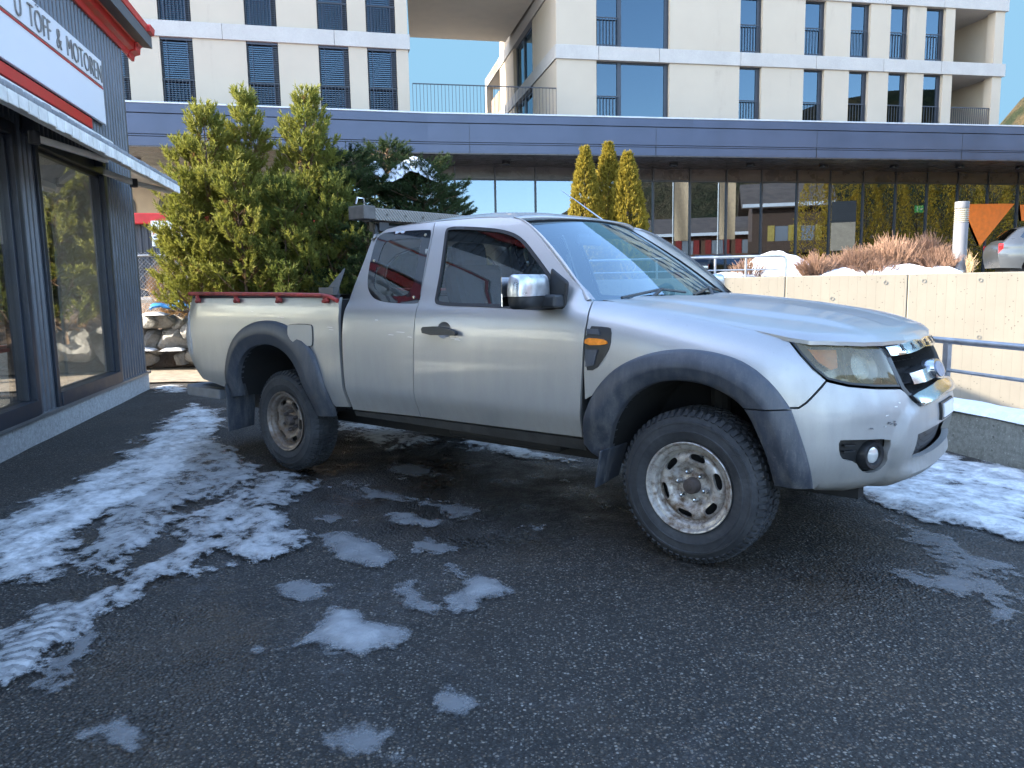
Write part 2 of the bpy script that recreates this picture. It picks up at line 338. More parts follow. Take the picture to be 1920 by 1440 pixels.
def snow_sheet():
    step = .022; gx = np.arange(-6.2, 4.0, step); gy = np.arange(1.4, 11.0, step); X, Y = np.meshgrid(gx, gy); P = np.stack([X, Y], -1)
    wob = .13 * (fbm(X * 4, Y * 4) - .5) * 2; cov = np.full(X.shape, -1.0); rag = np.zeros(X.shape); stg = np.zeros(X.shape)
    for pts, st in SN:
        pl = GP(pts); a = np.array(pl); lo, hi = a.min(0) - .3, a.max(0) + .3
        m = (X > lo[0]) & (X < hi[0]) & (Y > lo[1]) & (Y < hi[1])
        if not m.any(): continue
        dd = poly_dist(P[m], pl) + wob[m]; w_ = .10 if st < .9 else .18
        cv = np.clip(dd / w_ * .5 + .5, 0, 1); up = cv > cov[m]; big = len(pts) > 12 or st >= .78 or st < .5; a_, b_, c_ = cov[m], rag[m], stg[m]; a_[up] = cv[up]; b_[up] = (.55 if st >= .99 else 1.0) if big else .2; c_[up] = st; cov[m] = a_; rag[m] = b_; stg[m] = c_
    # never past the low wall or inside the shop
    lim = LW0.x + (Y - LW0.y) * (-.1956 / .9807) - .02; cov[X > lim] = -1
    sh = (X - SHOP0.x) * D2.x + (Y - SHOP0.y) * D2.y; cov[(sh < .06) & (Y < 9.65)] = -1
    keep = cov > .02; lump = fbm(X * 7, Y * 7, 4)
    Z = .008 + .012 * (fbm(X * 1.3, Y * 1.3, 3) - .5) + np.clip(cov - .25, 0, 1) * (.006 + .035 * lump * np.clip(cov - .5, 0, 1) * 2 * (stg > .6))
    vid = -np.ones(X.shape, int); cell = keep[:-1, :-1] & keep[1:, :-1] & keep[:-1, 1:] & keep[1:, 1:]
    use = np.zeros(X.shape, bool); use[:-1, :-1] |= cell; use[1:, :-1] |= cell; use[:-1, 1:] |= cell; use[1:, 1:] |= cell
    vid[use] = np.arange(use.sum()); VV = np.stack([X[use], Y[use], Z[use]], -1)
    jj, ii = np.nonzero(cell); F = np.stack([vid[jj, ii], vid[jj, ii + 1], vid[jj + 1, ii + 1], vid[jj + 1, ii]], -1)
    me = bpy.data.meshes.new('snow_patches'); me.from_pydata(VV.tolist(), [], F.tolist()); me.polygons.foreach_set('use_smooth', [True] * len(F)); me.materials.append(M_snow)
    a = me.attributes.new('cover', 'FLOAT', 'POINT'); a.data.foreach_set('value', np.clip(cov[use], 0, 1).astype(np.float32))
    trk = np.clip(poly_dist(P, GP([(20, 1140), (155, 1120), (170, 1170), (60, 1270), (-20, 1310), (-20, 1210)])) / .06, 0, 1)
    for nm_, ar_ in (('rag', rag), ('strength', stg), ('track', trk)): a = me.attributes.new(nm_, 'FLOAT', 'POINT'); a.data.foreach_set('value', ar_[use].astype(np.float32))
    o = bpy.data.objects.new('snow_patches', me); COL.objects.link(o); tag(o, 'thin packed snow and ice patches on the asphalt', 'snow', kind='stuff')
snow_sheet()

# ------------------------------------------------------------------ terrace behind, hills
te = MB(); fe = [(-60, 16), (-9, 13.6), (-6, 13.0), (-2.6, 12.95), (.2, 12.75), (3.2, 11.95), (7.2, 10.75), (20, 6.8), (60, -5.2), (90, -14), (90, 60), (-60, 60)]
te.prism(fe, lambda a, b, h: (a, b, h), -1.58, 1.10)
tag(te.build('terrace', mat('terrace_paving', (.16, .15, .14), .85, bump=(30, .3))), kind='structure')
def hills():
    q = N('hill_wood'); c = q.coord(); n1 = q.noise(.05, c, 6, .7); n2 = q.noise(.35, c, 5, .7)
    b = q.mix(q.ramp(n1, .42, .6), (.028, .036, .018), (.10, .075, .042)); b = q.mix(q.ramp(n2, .45, .75, 0, .7), b, (.012, .018, .010))
    q.set(Base_Color=b, Roughness=.95, Specular_IOR_Level=.1); q.bump(n2, 1.0, 4.0)
    m = MB(); 
    def hgt(x, y):
        x = np.asarray(x, float); y = np.asarray(y, float)
        e = 0
        for (cx, cy, hh, rx, ry, an) in ((178, -122, 54, 105, 50, .75), (270, 40, 60, 80, 70, .3), (262, 300, 112, 85, 90, 0), (-280, -60, 25, 50, 120, 0)):
            u = (x - cx) * math.cos(an) + (y - cy) * math.sin(an); v = -(x - cx) * math.sin(an) + (y - cy) * math.cos(an)
            e = e + hh * np.exp(-(u / rx) ** 2 - (v / ry) ** 2)
        rr = np.hypot(x, y); return -2.2 + (e + 9 * (fbm(x * .03, y * .03, 4) - .45)) * np.clip((rr - 75) / 60, 0, 1)
    n = 110; gx = np.linspace(-420, 420, n); X, Y = np.meshgrid(gx, gx); Z = hgt(X, Y) + np.where(np.hypot(X, Y) > 110, 4 * fbm(X * .2, Y * .2, 3), 0)
    m.add(np.stack([X, Y, Z], -1).reshape(-1, 3), [(j * n + i, j * n + i + 1, (j + 1) * n + i + 1, (j + 1) * n + i) for j in range(n - 1) for i in range(n - 1)])
    tag(m.build('hills', q.m, smooth=180, fix=False), kind='structure'); return hgt
HGT = hills()

# ------------------------------------------------------------------ concrete walls and railings
def concrete(name, base, boards=None, speck=1.0):
    q = N(name); c = q.coord(); n1 = q.noise(1.3, c, 5, .6); n2 = q.noise(14, c, 5, .65); st = q.noise(3, c, 5, .6, stretch=(2.2, 2.2, .22))
    b = q.mix(q.ramp(n1, .3, .7), tuple(v * .86 for v in base), base); b = q.mix(q.ramp(st, .55, .8, 0, .22), b, tuple(v * .7 for v in base))
    v = q.n('ShaderNodeTexVoronoi'); v.inputs['Scale'].default_value = 26; q.l(c, v.inputs[0]); s2 = q.n('ShaderNodeSeparateColor'); q.l(v.outputs['Color'], s2.inputs[0])
    pit = q.math('MULTIPLY', q.math('GREATER_THAN', s2.outputs[0], .86), q.math('LESS_THAN', v.outputs['Distance'], .24)); b = q.mix(q.math('MULTIPLY', pit, .6 * speck), b, tuple(k * .3 for k in base))
    h = q.math('SUBTRACT', q.math('MULTIPLY', n2, .5), pit)
    if boards:
        sx = q.n('ShaderNodeSeparateXYZ'); q.l(c, sx.inputs[0]); fr = q.math('FRACT', q.math('MULTIPLY', sx.outputs[0], 1 / boards))
        j = q.math('LESS_THAN', fr, .045); h = q.math('SUBTRACT', h, j)
        fl = q.math('FLOOR', q.math('MULTIPLY', sx.outputs[0], 1 / boards)); wn = q.n('ShaderNodeTexWhiteNoise', noise_dimensions='1D'); q.l(fl, wn.inputs['W'])
        b = q.mix(q.ramp(wn.outputs['Value'], 0, 1, 0, .10), b, tuple(k * .7 for k in base)); b = q.mix(q.math('MULTIPLY', j, .22), b, tuple(k * .45 for k in base))
    if not boards:
        b = q.mix(q.ramp(q.noise(24, c, 5, .75), .38, .62, 0, .55 * speck), b, tuple(k * .45 for k in base)); b = q.mix(q.ramp(q.noise(60, c, 3, .7), .58, .7, 0, .5 * speck), b, tuple(min(1, k * 1.9) for k in base))
    q.set(Base_Color=b, Roughness=.85, Specular_IOR_Level=.25); q.bump(h, .5, .01); return q.m
M_conc = concrete('board_formed_concrete', (.30, .265, .21), .125); M_conc2 = concrete('rough_concrete', (.24, .25, .22), None, 1.3)
def wall_run(r, pts, z0, z1, th, m, name):
    for k in range(len(pts) - 1):
        a, b = Vector((*pts[k], 0)), Vector((*pts[k + 1], 0)); d = (b - a); L = d.length; o = MB().box(.004, L - .004, 0, th, z0, z1).build(name, m, r, bevel=.012); o.location = a; o.rotation_euler = (0, 0, rot_of(d))
rw = root('retaining_wall', (0, 0, 0), 0, 'pale board-formed concrete retaining wall in sunlight behind the pickup', 'wall')
def lerp2(a, b, t): return (a[0] + (b[0] - a[0]) * t, a[1] + (b[1] - a[1]) * t)
WA, WB, WC, WD = (.2, 12.7), (3.2, 11.9), (7.2, 10.7), (20, 6.8)
dW = (Vector(WC) - Vector(WB)).normalized()
def wpt(px): # point of wall line seen at px
    d = ray(px, 520); t = np.linalg.solve(np.array([[d[0], -dW.x], [d[1], -dW.y]]), np.array([WB[0], WB[1]])); return (WB[0] + dW.x * t[1], WB[1] + dW.y * t[1])
J1, J2 = wpt(1473), wpt(1703); J3 = wpt(2010)
wall_run(rw, [WA, WB, J1, J2, J3, WD], -1.5, 1.29, .24, M_conc, 'wall_panel')
for hx, hy in ((1732, 527), (1838, 525), (1835, 632), (1560, 560), (1660, 530)):
    s_, z_ = hit(hx, hy, WB, (dW.x, dW.y)); pt = Vector((WB[0] + dW.x * s_, WB[1] + dW.y * s_, z_)); nrm = Vector((dW.y, -dW.x, 0))
    o = MB().lathe([(.028, 0), (.028, .006), (.019, .006), (.015, -.02), (0.0, -.02)], (0, 0, 0), 'y', 14).build('tie_hole', mat('tie_hole_grout', (.2, .19, .17), .9) if 'tie_hole_grout' not in bpy.data.materials else bpy.data.materials['tie_hole_grout'], rw, smooth=40)
    o.location = pt + nrm * .001; o.rotation_euler = (0, 0, rot_of(dW) + math.pi)
lw = root('low_wall', tuple(LW0), rot_of(D1), 'low rough grey concrete wall topped with snow beside the ramp', 'wall')
MB().box(-9, 6.4, -.22, 0, -1.5, .30).build('wall_body', M_conc2, lw, bevel=.015)
def snow_loaf(name, x0, x1, y0, y1, z, h, parent, seed=0, n=90, tg=None):
    m = MB(); m2 = max(6, int((y1 - y0) / .05))
    def fn(a, b):
        x = x0 + (x1 - x0) * a; y = y0 + (y1 - y0) * b; e = min(1, 4 * b, 4 * (1 - b)) ** .5 * min(1, 30 * a, 30 * (1 - a)) ** .5
        return (x, y + .02 * (float(fbm(np.array(x * 3 + seed), np.array(b * 2.))) - .5) * 2, z + .003 + h * e * (.65 + .7 * float(fbm(np.array(x * 2.2 + seed), np.array(y * 5.)))))
    m.grid(n, m2, fn); return m.build(name, M_snowc, parent, smooth=180, fix=False)
snow_loaf('snow_cap', -9, 6.4, -.235, .02, .30, .055, lw, 3, 260)
M_galv = mat('galvanised_steel', (.33, .35, .38), .42, .75, (9, .2), (60, .1)); 
rl = root('ramp_railing', tuple(LW0), rot_of(D1), 'galvanised tube railing on the low snowy wall beside the pickup nose', 'railing')
MB().tube([(-9, -.12, .775), (6.2, -.12, .775)], .024, 10).build('handrail', M_galv, rl, smooth=40)
MB().tube([(-9, -.12, .56), (6.2, -.12, .56)], .013, 8).build('mid_rail', M_galv, rl, smooth=40)
for k in range(-5, 4): MB().box(.85 + k * 1.75 - .025, .85 + k * 1.75 + .025, -.137, -.103, .28, .76).build('post', M_galv, rl)
# terrace railing on the retaining wall
tr = root('terrace_railing', (0, 0, 0), 0, 'grey tube railing with rounded end on top of the retaining wall', 'railing')
def on_wall(px, dz, back=.12):
    p_ = wpt(px); return Vector((p_[0] - dW.y * back, p_[1] + dW.x * back, dz))
pe = on_wall(1473, 1.29); top = [on_wall(q, 1.60) for q in (1100, 1250, 1400, 1462)]
dirL = (top[0] - top[-1]).normalized(); far_end = top[0] + dirL * 2.2
MB().tube([far_end] + top + [on_wall(1470, 1.585), on_wall(1473, 1.55), pe], .022, 10).build('handrail', M_galv, tr, smooth=40)
MB().tube([far_end + Vector((0, 0, -.2)), on_wall(1473, 1.40)], .012, 8).build('mid_rail', M_galv, tr, smooth=40)
for q in (1398, 1340, 1230, 1100): 
    c = on_wall(q, 0); MB().tube([c + Vector((0, 0, 1.28)), c + Vector((0, 0, 1.59))], .018, 8).build('post', M_galv, tr, smooth=40)

# planting bed and snow mounds on top of the wall
bed = MB(); n_ = Vector((-dW.y, dW.x, 0)); pA, pB = Vector((*wpt(1200), 0)), Vector((*wpt(2050), 0))
bed.grid(80, 14, lambda a, b: tuple(pA.lerp(pB, a) + n_ * (.25 + 2.6 * b) + Vector((0, 0, 1.24 + .10 * float(fbm(np.array(a * 9), np.array(b * 3.))) - .35 * b ** 3))))
tag(bed.build('planting_bed', mat('bed_soil', (.11, .085, .06), .95, bump=(20, .6)), smooth=180, fix=False), kind='structure')
def mound(px, wpx, hh, label, back=.8, dd=.6, seed=0, grp='snow heaps in the terrace bed'):
    c = on_wall(px, 1.2, back); m = MB(); rx = wpx / CAM_F * c.y / 2
    V_ = []; nr, na = 9, 34
    for i in range(nr + 1):
        t = i / nr
        for k in range(na):
            a = 2 * math.pi * k / na; rr = t * (1 + .28 * (float(fbm(np.array(math.cos(a) * 1.5 + seed * 3.), np.array(math.sin(a) * 1.5))) - .5) * 2)
            z = hh * (1 - t * t) ** .9 * (.75 + .5 * float(fbm(np.array(rr * math.cos(a) * 3 + seed), np.array(rr * math.sin(a) * 3 + 5.))))
            V_.append((rx * rr * math.cos(a), dd * rr * math.sin(a), z - .02))
    m.add(V_, [(i * na + k, i * na + (k + 1) % na, (i + 1) * na + (k + 1) % na, (i + 1) * na + k) for i in range(nr) for k in range(na)])
    o = m.build('snow_heap', M_snowc, None, smooth=180); o.location = c + Vector((0, 0, .1)); o.rotation_euler = (0, 0, rot_of(dW)); return tag(o, label, 'snow heap', grp)
mound(1465, 150, .40, 'largest snow heap behind the rounded railing end', 1.3, .7, 1)
mound(1370, 110, .10, 'low snow heap seen through the terrace railing', .7, .5, 2)
mound(1590, 100, .12, 'snow heap under the left part of the bare twig bushes', .55, .4, 3)
mound(1700, 140, .15, 'snow heap among the tallest bare twig bush', .5, .35, 4)
mound(1775, 80, .11, 'small snow heap at the foot of the light bollard', .5, .4, 5)

# the clear blue sky behind the building
sk = MB(); sk.grid(24, 1, lambda a, b: (900 * math.sin(-1.15 + 2.3 * a), 900 * math.cos(-1.15 + 2.3 * a), -30 + 640 * b))
q = N('clear_sky'); q.t.nodes.remove(q.b); e_ = q.n('ShaderNodeEmission'); e_.inputs[0].default_value = (.36, .70, 1.0, 1); e_.inputs[1].default_value = .115; q.l(e_.outputs[0], q.out.inputs[0])
tag(sk.build('sky', q.m, smooth=180, fix=False), kind='structure')
# ------------------------------------------------------------------ the shop on the left (local x along its front into the picture, y into the shop)
RZS = rot_of(D1)
M_clad = mat('anthracite_cladding', (.12, .132, .15), .36, .5, (5, .15)); M_frame = mat('dark_window_frame', (.030, .036, .048), .38, .3, (8, .15))
M_red = mat('red_sheet_metal', (.50, .022, .018), .4, 0, (4, .15)); M_plinth = concrete('plinth_concrete', (.40, .40, .39), None, 1.0)
M_shopglass = glass('shop_glass', (.78, .81, .80), .30, .002)
shop = root('shop_building', tuple(SHOP0), RZS, 'dark corrugated shop building with tall windows and red eave on the left', 'building')
def corr(x0, x1, z0, z1, pitch=.10, dep=.028, th=.03):
    m = MB(); xs = []; n = max(1, round((x1 - x0) / pitch)); p = (x1 - x0) / n
    pr = []
    for k in range(n):
        b = x0 + k * p; pr += [(b, 0), (b + p * .42, 0), (b + p * .55, -dep), (b + p * .87, -dep)]
    pr.append((x1, 0)); a = [(x, y, z0) for x, y in pr] + [(x, y, z1) for x, y in pr]; n_ = len(pr)
    m.add(a, [(i, i + 1, n_ + i + 1, n_ + i) for i in range(n_ - 1)]); m.box(x0, x1, .006, th, z0, z1); return m
WT, WBm = 2.50, .30                      # window head / sill
wins = [(-9.6, -7.95), (-7.3, -5.65), (-5.05, -3.40), (-2.88, -1.12)]
corr(-1.03, .02, .235, 4.3).build('cladding', M_clad, shop)
corr(-14, -1.03, 2.60, 4.3).build('cladding', M_clad, shop)
pp = [(-14, -9.68)] + [(wins[k][1] + .07, wins[k + 1][0] - .07) for k in range(3)]
for a, b in pp: corr(a, b, .235, 2.6, .085).build('pillar_cladding', M_clad, shop)
MB().box(-14, .10, -.035, .25, -.1, .205).build('plinth', M_plinth, shop, bevel=.01)
MB().box(-14, .12, -.06, .0, .205, .235).build('base_flashing', mat('base_flashing', (.23, .24, .25), .4, .7), shop, bevel=.004)
MB().box(-.02, .035, -.03, .03, .235, 4.3).build('corner_trim', M_clad, shop, bevel=.004)
M_room = mat('shop_interior_wall', (.50, .53, .58), .8); M_dark = mat('shop_interior_dark', (.05, .05, .05), .8)
for a, b in wins:
    f = MB(); f.box(a - .07, a, -.05, .09, .235, 2.6).box(b, b + .07, -.05, .09, .235, 2.6).box(a, b, -.05, .09, WT, 2.6).box(a, b, -.06, .09, .235, .36)
    f.box(a, a + .035, .0, .06, .36, WT).box(b - .035, b, .0, .06, .36, WT).box(a + .035, b - .035, .0, .06, WT - .035, WT)
    fo = f.build('window', M_frame, shop, bevel=.005)
    MB().box(a + .03, b - .03, .028, .036, .36, WT - .03).build('pane', M_shopglass, fo)
MB().box(-14, .0, 6.0, 6.1, 0, .7).box(-14, .0, 6.0, 6.1, 2.6, 4.2).box(-9.5, -9.0, 6.0, 6.1, .7, 2.6).box(-4.6, -4.2, 6.0, 6.1, .7, 2.6).box(-.1, .0, .25, 6.0, 0, 4.2).box(-14.1, -14, .03, 6.1, -.1, 4.3).build('rear_wall', M_room, shop)  # unseen rear wall given wide openings to let sun brighten the room
ew = MB(); ew.box(0, .03, .03, 6.1, .0, 4.3); ew.build('end_wall', M_clad, shop)
MB().box(-14, .0, .03, 6.0, .0, .02).build('shop_floor', mat('shop_floor', (.2, .19, .18), .4), shop)
MB().box(-14, .0, .03, 6.0, 2.75, 2.8).build('ceiling', mat('shop_ceiling', (.7, .7, .68), .8), shop)
roof = MB(); roof.add([(-14.2, -.28, 4.28), (.5, -.28, 4.28), (.5, 6.3, 5.0), (-14.2, 6.3, 5.0), (-14.2, -.28, 4.42), (.5, -.28, 4.42), (.5, 6.3, 5.14), (-14.2, 6.3, 5.14)], [(0, 1, 2, 3), (4, 7, 6, 5), (0, 4, 5, 1), (1, 5, 6, 2), (2, 6, 7, 3), (3, 7, 4, 0)])
roof.build('roof', mat('shop_roof', (.1, .1, .1), .7), shop)
# red moulded gutter fascia
gp = [(-.02, 4.13), (-.05, 4.13), (-.06, 4.19), (-.12, 4.21), (-.13, 4.29), (-.20, 4.31), (-.21, 4.40), (-.29, 4.42), (-.30, 4.50), (-.02, 4.50)]
g = MB(); g.prism(gp, lambda a, b, h: (h, a, b), -14.2, .28); g.build('eave_fascia', M_red, shop, bevel=.006)
g = MB(); g.prism([(a * 1.08 - .004, b + (.012 if b > 4.3 else -.012)) for a, b in gp], lambda a, b, h: (h, a, b), .285, .50); g.build('eave_end_cap', M_red, shop, bevel=.006)
MB().box(-9, -1.40, -.028 - .035, -.03, 2.93, 3.03).build('red_stripe', M_red, shop, bevel=.003)
# things seen inside the shop
M_white = mat('white_enamel', (.72, .72, .70), .45); M_black = mat('black_rubber', (.02, .02, .022), .6)
pg = N('pegboard'); c_ = pg.coord(); mp = pg.n('ShaderNodeVectorMath', operation='FRACTION'); sc_ = pg.n('ShaderNodeVectorMath', operation='SCALE'); sc_.inputs['Scale'].default_value = 22; pg.l(c_, sc_.inputs[0]); pg.l(sc_.outputs[0], mp.inputs[0])
ds = pg.n('ShaderNodeVectorMath', operation='DISTANCE'); ds.inputs[1].default_value = (.5, .5, .5); sx = pg.n('ShaderNodeSeparateXYZ'); pg.l(mp.outputs[0], sx.inputs[0])
hx = pg.math('ADD', pg.math('POWER', pg.math('SUBTRACT', sx.outputs[0], .5), 2.), pg.math('POWER', pg.math('SUBTRACT', sx.outputs[2], .5), 2.))
pg.set(Base_Color=pg.mix(pg.math('LESS_THAN', hx, .05), (.42, .40, .36), (.05, .05, .05)), Roughness=.7)
def sthing(name, label, cat, x, y, z=0., rz=0., group=None):
    p = SHOP0 + D1 * x + Vector((-D1.y, D1.x, 0)) * y; return root(name, (p.x, p.y, z), RZS + rz, label, cat, group)
t = sthing('pegboard_stand', 'grey pegboard display stand inside the shop window', 'display stand', -1.9, .75)
MB().box(-.5, .35, -.012, .012, .75, 1.55).build('pegboard', pg.m, t); MB().box(-.53, -.5, -.02, .02, .02, 1.6).box(.35, .38, -.02, .02, .02, 1.6).build('upright', M_black, t)
t = sthing('white_post', 'slim white post standing inside the right shop window', 'post', -1.60, .35); 
m_ = MB(); m_.box(-.045, .045, -.02, .02, .02, 2.2); m_.build('post_body', mat('white_post_paint', (.70, .72, .68), .5), t, bevel=.004); MB().box(-.055, -.047, -.022, .022, .9, 2.1).build('hole_strip', M_black, t); MB().lathe([(.14, .02), (.14, .05), (.05, .07)], n=16).build('foot', M_black, t, smooth=40)
t = sthing('red_pole', 'thin red pole leaning inside the right shop window', 'pole', -2.55, .3); MB().tube([(-.16, 0, 2.25), (.1, .05, 1.5), (.45, .1, .55)], .016, 8).build('pole_rod', M_red, t, smooth=40); MB().tube([(.44, .1, .56), (.455, .102, .5)], .022, 8).build('tip', M_black, t)
t = sthing('red_table', 'low red steel table inside the right shop window', 'table', -2.35, .8); MB().box(-.45, .45, -.25, .25, .70, .735).build('table_top', M_red, t, bevel=.006)
for a in (-.42, .42):
    for b in (-.22, .22): MB().box(a - .015, a + .015, b - .015, b + .015, .02, .70).build('leg', M_red, t)
t = sthing('tin_bucket', 'dark metal pot standing on the red table in the shop', 'pot', -2.45, .78, .735); MB().lathe([(.0, .005), (.15, .0), (.17, .05), (.16, .16), (.11, .2), (.0, .2)], n=20).build('pot_body', mat('dark_tin', (.09, .1, .11), .4, .7), t, smooth=40); MB().tube([(-.17, 0, .12), (-.12, 0, .28), (.12, 0, .28), (.17, 0, .12)], .008, 6).build('handle', M_black, t)
t = sthing('shelf_unit', 'white shelf unit with goods deep inside the shop', 'shelf', -3.4, 2.6)
for z in (.4, .9, 1.4, 1.9): MB().box(-1.6, 1.6, -.2, .2, z, z + .03).build('shelf_board', M_white, t)
MB().box(-1.63, -1.6, -.2, .2, .02, 2.2).box(1.6, 1.63, -.2, .2, .02, 2.2).build('side_panel', M_white, t)
for k in range(14):
    z = (.43, .93, 1.43, 1.93)[k % 4]; x = -1.45 + 2.9 * ((k * 37) % 100) / 100; hh = .12 + .16 * ((k * 53) % 10) / 10; cc = [(.5, .05, .04), (.12, .14, .18), (.6, .58, .5), (.08, .2, .1)][k % 4]
    p = SHOP0 + D1 * (-3.4 + x) + Vector((-D1.y, D1.x, 0)) * 2.55
    o = MB().box(-.09, .09, -.08, .08, 0, hh).build('goods_box', mat('goods_%d' % k, cc, .5), None, bevel=.008); o.location = (p.x, p.y, z); o.rotation_euler = (0, 0, RZS); tag(o, 'small carton of goods on the white shelves inside the shop', 'box', 'cartons on the shop shelves')
t = sthing('price_board', 'white board with red letter A in the left shop window', 'sign', -3.56, .22, .0); MB().box(-.16, .16, -.01, .01, 1.33, 1.62).build('board', M_white, t, bevel=.003)
m_ = remap(text_mb('A', .13, .002), lambda x, y, z: (x - .05, -.013 - z, y + 1.41)); m_.build('lettering', M_red, t); MB().box(-.02, .02, .012, .03, .02, 1.4).build('stand', M_black, t)
t = sthing('tool_hoist', 'dark upright garden machine standing inside the right window', 'machine', -2.3, .55)
MB().tube([(-.05, 0, .04), (0, 0, .8), (0, 0, 1.7)], [.05, .035, .03], 8).build('column', M_black, t, smooth=40); MB().tube([(-.18, 0, 1.55), (0, 0, 1.62), (.18, 0, 1.55)], .014, 6).build('handlebar', M_black, t); MB().lathe([(.12, .02), (.14, .1), (.08, .2), (0, .22)], n=16).build('motor_base', mat('motor_grey', (.1, .11, .12), .5), t, smooth=40)

# sign board with raised letters
sg = sthing('shop_sign', 'large white shop sign reading TÖFF & MOTOREN above the windows', 'sign', -.98, -.045, 0)
q = N('sign_board'); q.set(Base_Color=(.74, .75, .77), Roughness=.35); MB().box(-8.4, 0, -.035, .0, 3.05, 3.72).build('board', q.m, sg, bevel=.006)
M_let = mat('brushed_letter', (.30, .29, .28), .35, .8)
lt = text_mb('U  TÖFF  &  MOTOREN', .20, .006, .006); xm = max(v[0] for v in lt.v); x0 = min(v[0] for v in lt.v); k_ = 2.16 / (xm - x0)
def serif_letter(x, y, z): return (-.05 - 2.16 + (x - x0) * k_, -.036 - .007 - z, 3.475 + y)
remap(lt, serif_letter).build('lettering', M_let, sg)
MB().box(-8.38, -.03, -.042, -.036, 3.415, 3.432).build('red_line', M_red, sg); MB().box(-8.38, -.03, -.042, -.036, 3.44, 3.447).build('grey_line', M_let, sg)

# folding-arm awning, half rolled out
aw = sthing('awning', 'white folding-arm awning with scalloped valance above the shop windows', 'awning', 0, 0)
M_alu = mat('awning_white_metal', (.66, .65, .60), .5, 0, (4, .12)); M_val = mat('awning_valance', (.74, .72, .66), .85, 0, (7, .2), (40, .4)); M_can = mat('awning_canvas', (.26, .265, .27), .9, 0, (5, .2), (90, .3))
MB().box(-7.6, -1.05, -.16, -.035, 2.72, 2.86).build('cassette', M_alu, aw, bevel=.02)
MB().box(-7.5, -.40, -.64, -.57, 2.405, 2.475).build('front_bar', M_alu, aw, bevel=.012)
cv = MB(); cv.add([(-7.45, -.14, 2.78), (-1.1, -.14, 2.78), (-.45, -.585, 2.485), (-7.45, -.585, 2.485)], [(0, 1, 2, 3)]); o = cv.build('canvas', M_can, aw); sm = o.modifiers.new('s', 'SOLIDIFY'); sm.thickness = .006
nfl = 46
for k in range(nfl):
    x = -7.5 + k * (7.1 / nfl); wv_ = 7.1 / nfl; j = RND.uniform(-.006, .006)
    m = MB(); m.box(x + .012, x + wv_ - .012, -.655, -.575, 2.478, 2.53 + j); m.build('valance_flap', M_can, aw, bevel=.018)
    m = MB(); m.box(x + .010, x + wv_ - .010, -.672, -.652, 2.385 + j, 2.475); m.build('valance_scallop', M_val, aw, bevel=.007)
for xa in (-6.3, -3.1, -1.35):
    a_ = Vector((xa, -.12, 2.50)); e_ = Vector((xa - .72, -.36, 2.40)); b_ = Vector((xa + .30, -.56, 2.40))
    if xa == -1.35: e_ = Vector((xa + .25, -.34, 2.42)); b_ = Vector((-.50, -.58, 2.40))
    ao = MB().bar(a_, e_, .05, .06).bar(e_, b_, .045, .05).build('arm', M_alu, aw, bevel=.008)
    MB().lathe([(0, -.045), (.04, -.045), (.04, .045), (0, .045)], tuple(e_), n=14).build('elbow', M_black, ao, smooth=40)
    MB().box(xa - .05, xa + .05, -.13, -.035, 2.55, 2.74).build('bracket', M_frame, ao, bevel=.006)

# ------------------------------------------------------------------ apartment building: right block, left block, bridging slab
def render_mat():
    q = N('beige_render'); c = q.coord(); n1 = q.noise(.5, c, 5, .6); st = q.noise(.9, c, 6, .65, stretch=(1.6, 1.6, .22)); sp = q.noise(2.6, c, 5, .7); b = (.405, .35, .28)
    k = q.mix(q.ramp(n1, .3, .7), tuple(v * .95 for v in b), tuple(v * 1.04 for v in b)); k = q.mix(q.math('MULTIPLY', q.ramp(st, .58, .74), q.ramp(sp, .4, .65)), k, tuple(v * .74 for v in b))
    q.set(Base_Color=k, Roughness=.9, Specular_IOR_Level=.2); q.bump(q.noise(90, c, 3, .6), .35, .01); return q.m
M_rend = render_mat(); M_band = concrete('band_concrete', (.42, .40, .375), None, .3); M_sof = mat('white_soffit', (.56, .50, .41), .9, 0, (2, .05))
M_wglass = glass('window_glass', (.10, .13, .17), .10, .004, gl=(.55, .80, 1)); M_rail = mat('railing_steel', (.035, .04, .05), .5, .4); M_blind = mat('blind_slat', (.045, .055, .085), .45, .3)
RP0, RD = (1.67, 26.5), Vector((17.03, 3.43, 0)).normalized(); LP0, LD = (-11, 23.31), Vector((7.95, 1.96, 0)).normalized()
apt = root('apartment_building', (1.67, 26.5, 0), rot_of(RD), 'beige four-storey apartment building with pale bands behind the pickup', 'building')
Z0, ZB0, ZB1, ZC0, ZC1 = 6.55, 8.63, 9.08, 10.95, 11.40
ZF = 14.5
def wall_with_holes(name, x0, x1, z0, z1, holes, parent, th=.35, m=M_rend, tf=None):
    """upright wall strip x0..x1 with full-height openings"""
    x = x0; L_ = []
    for a, b in sorted(holes):
        if a > x + .01: L_.append((x, a))
        x = b
    if x1 > x + .01: L_.append((x, x1))
    for a, b in L_:
        mb = MB().box(a, b, 0, th, z0, z1)
        if tf: remap(mb, tf)
        mb.build(name, m, parent)
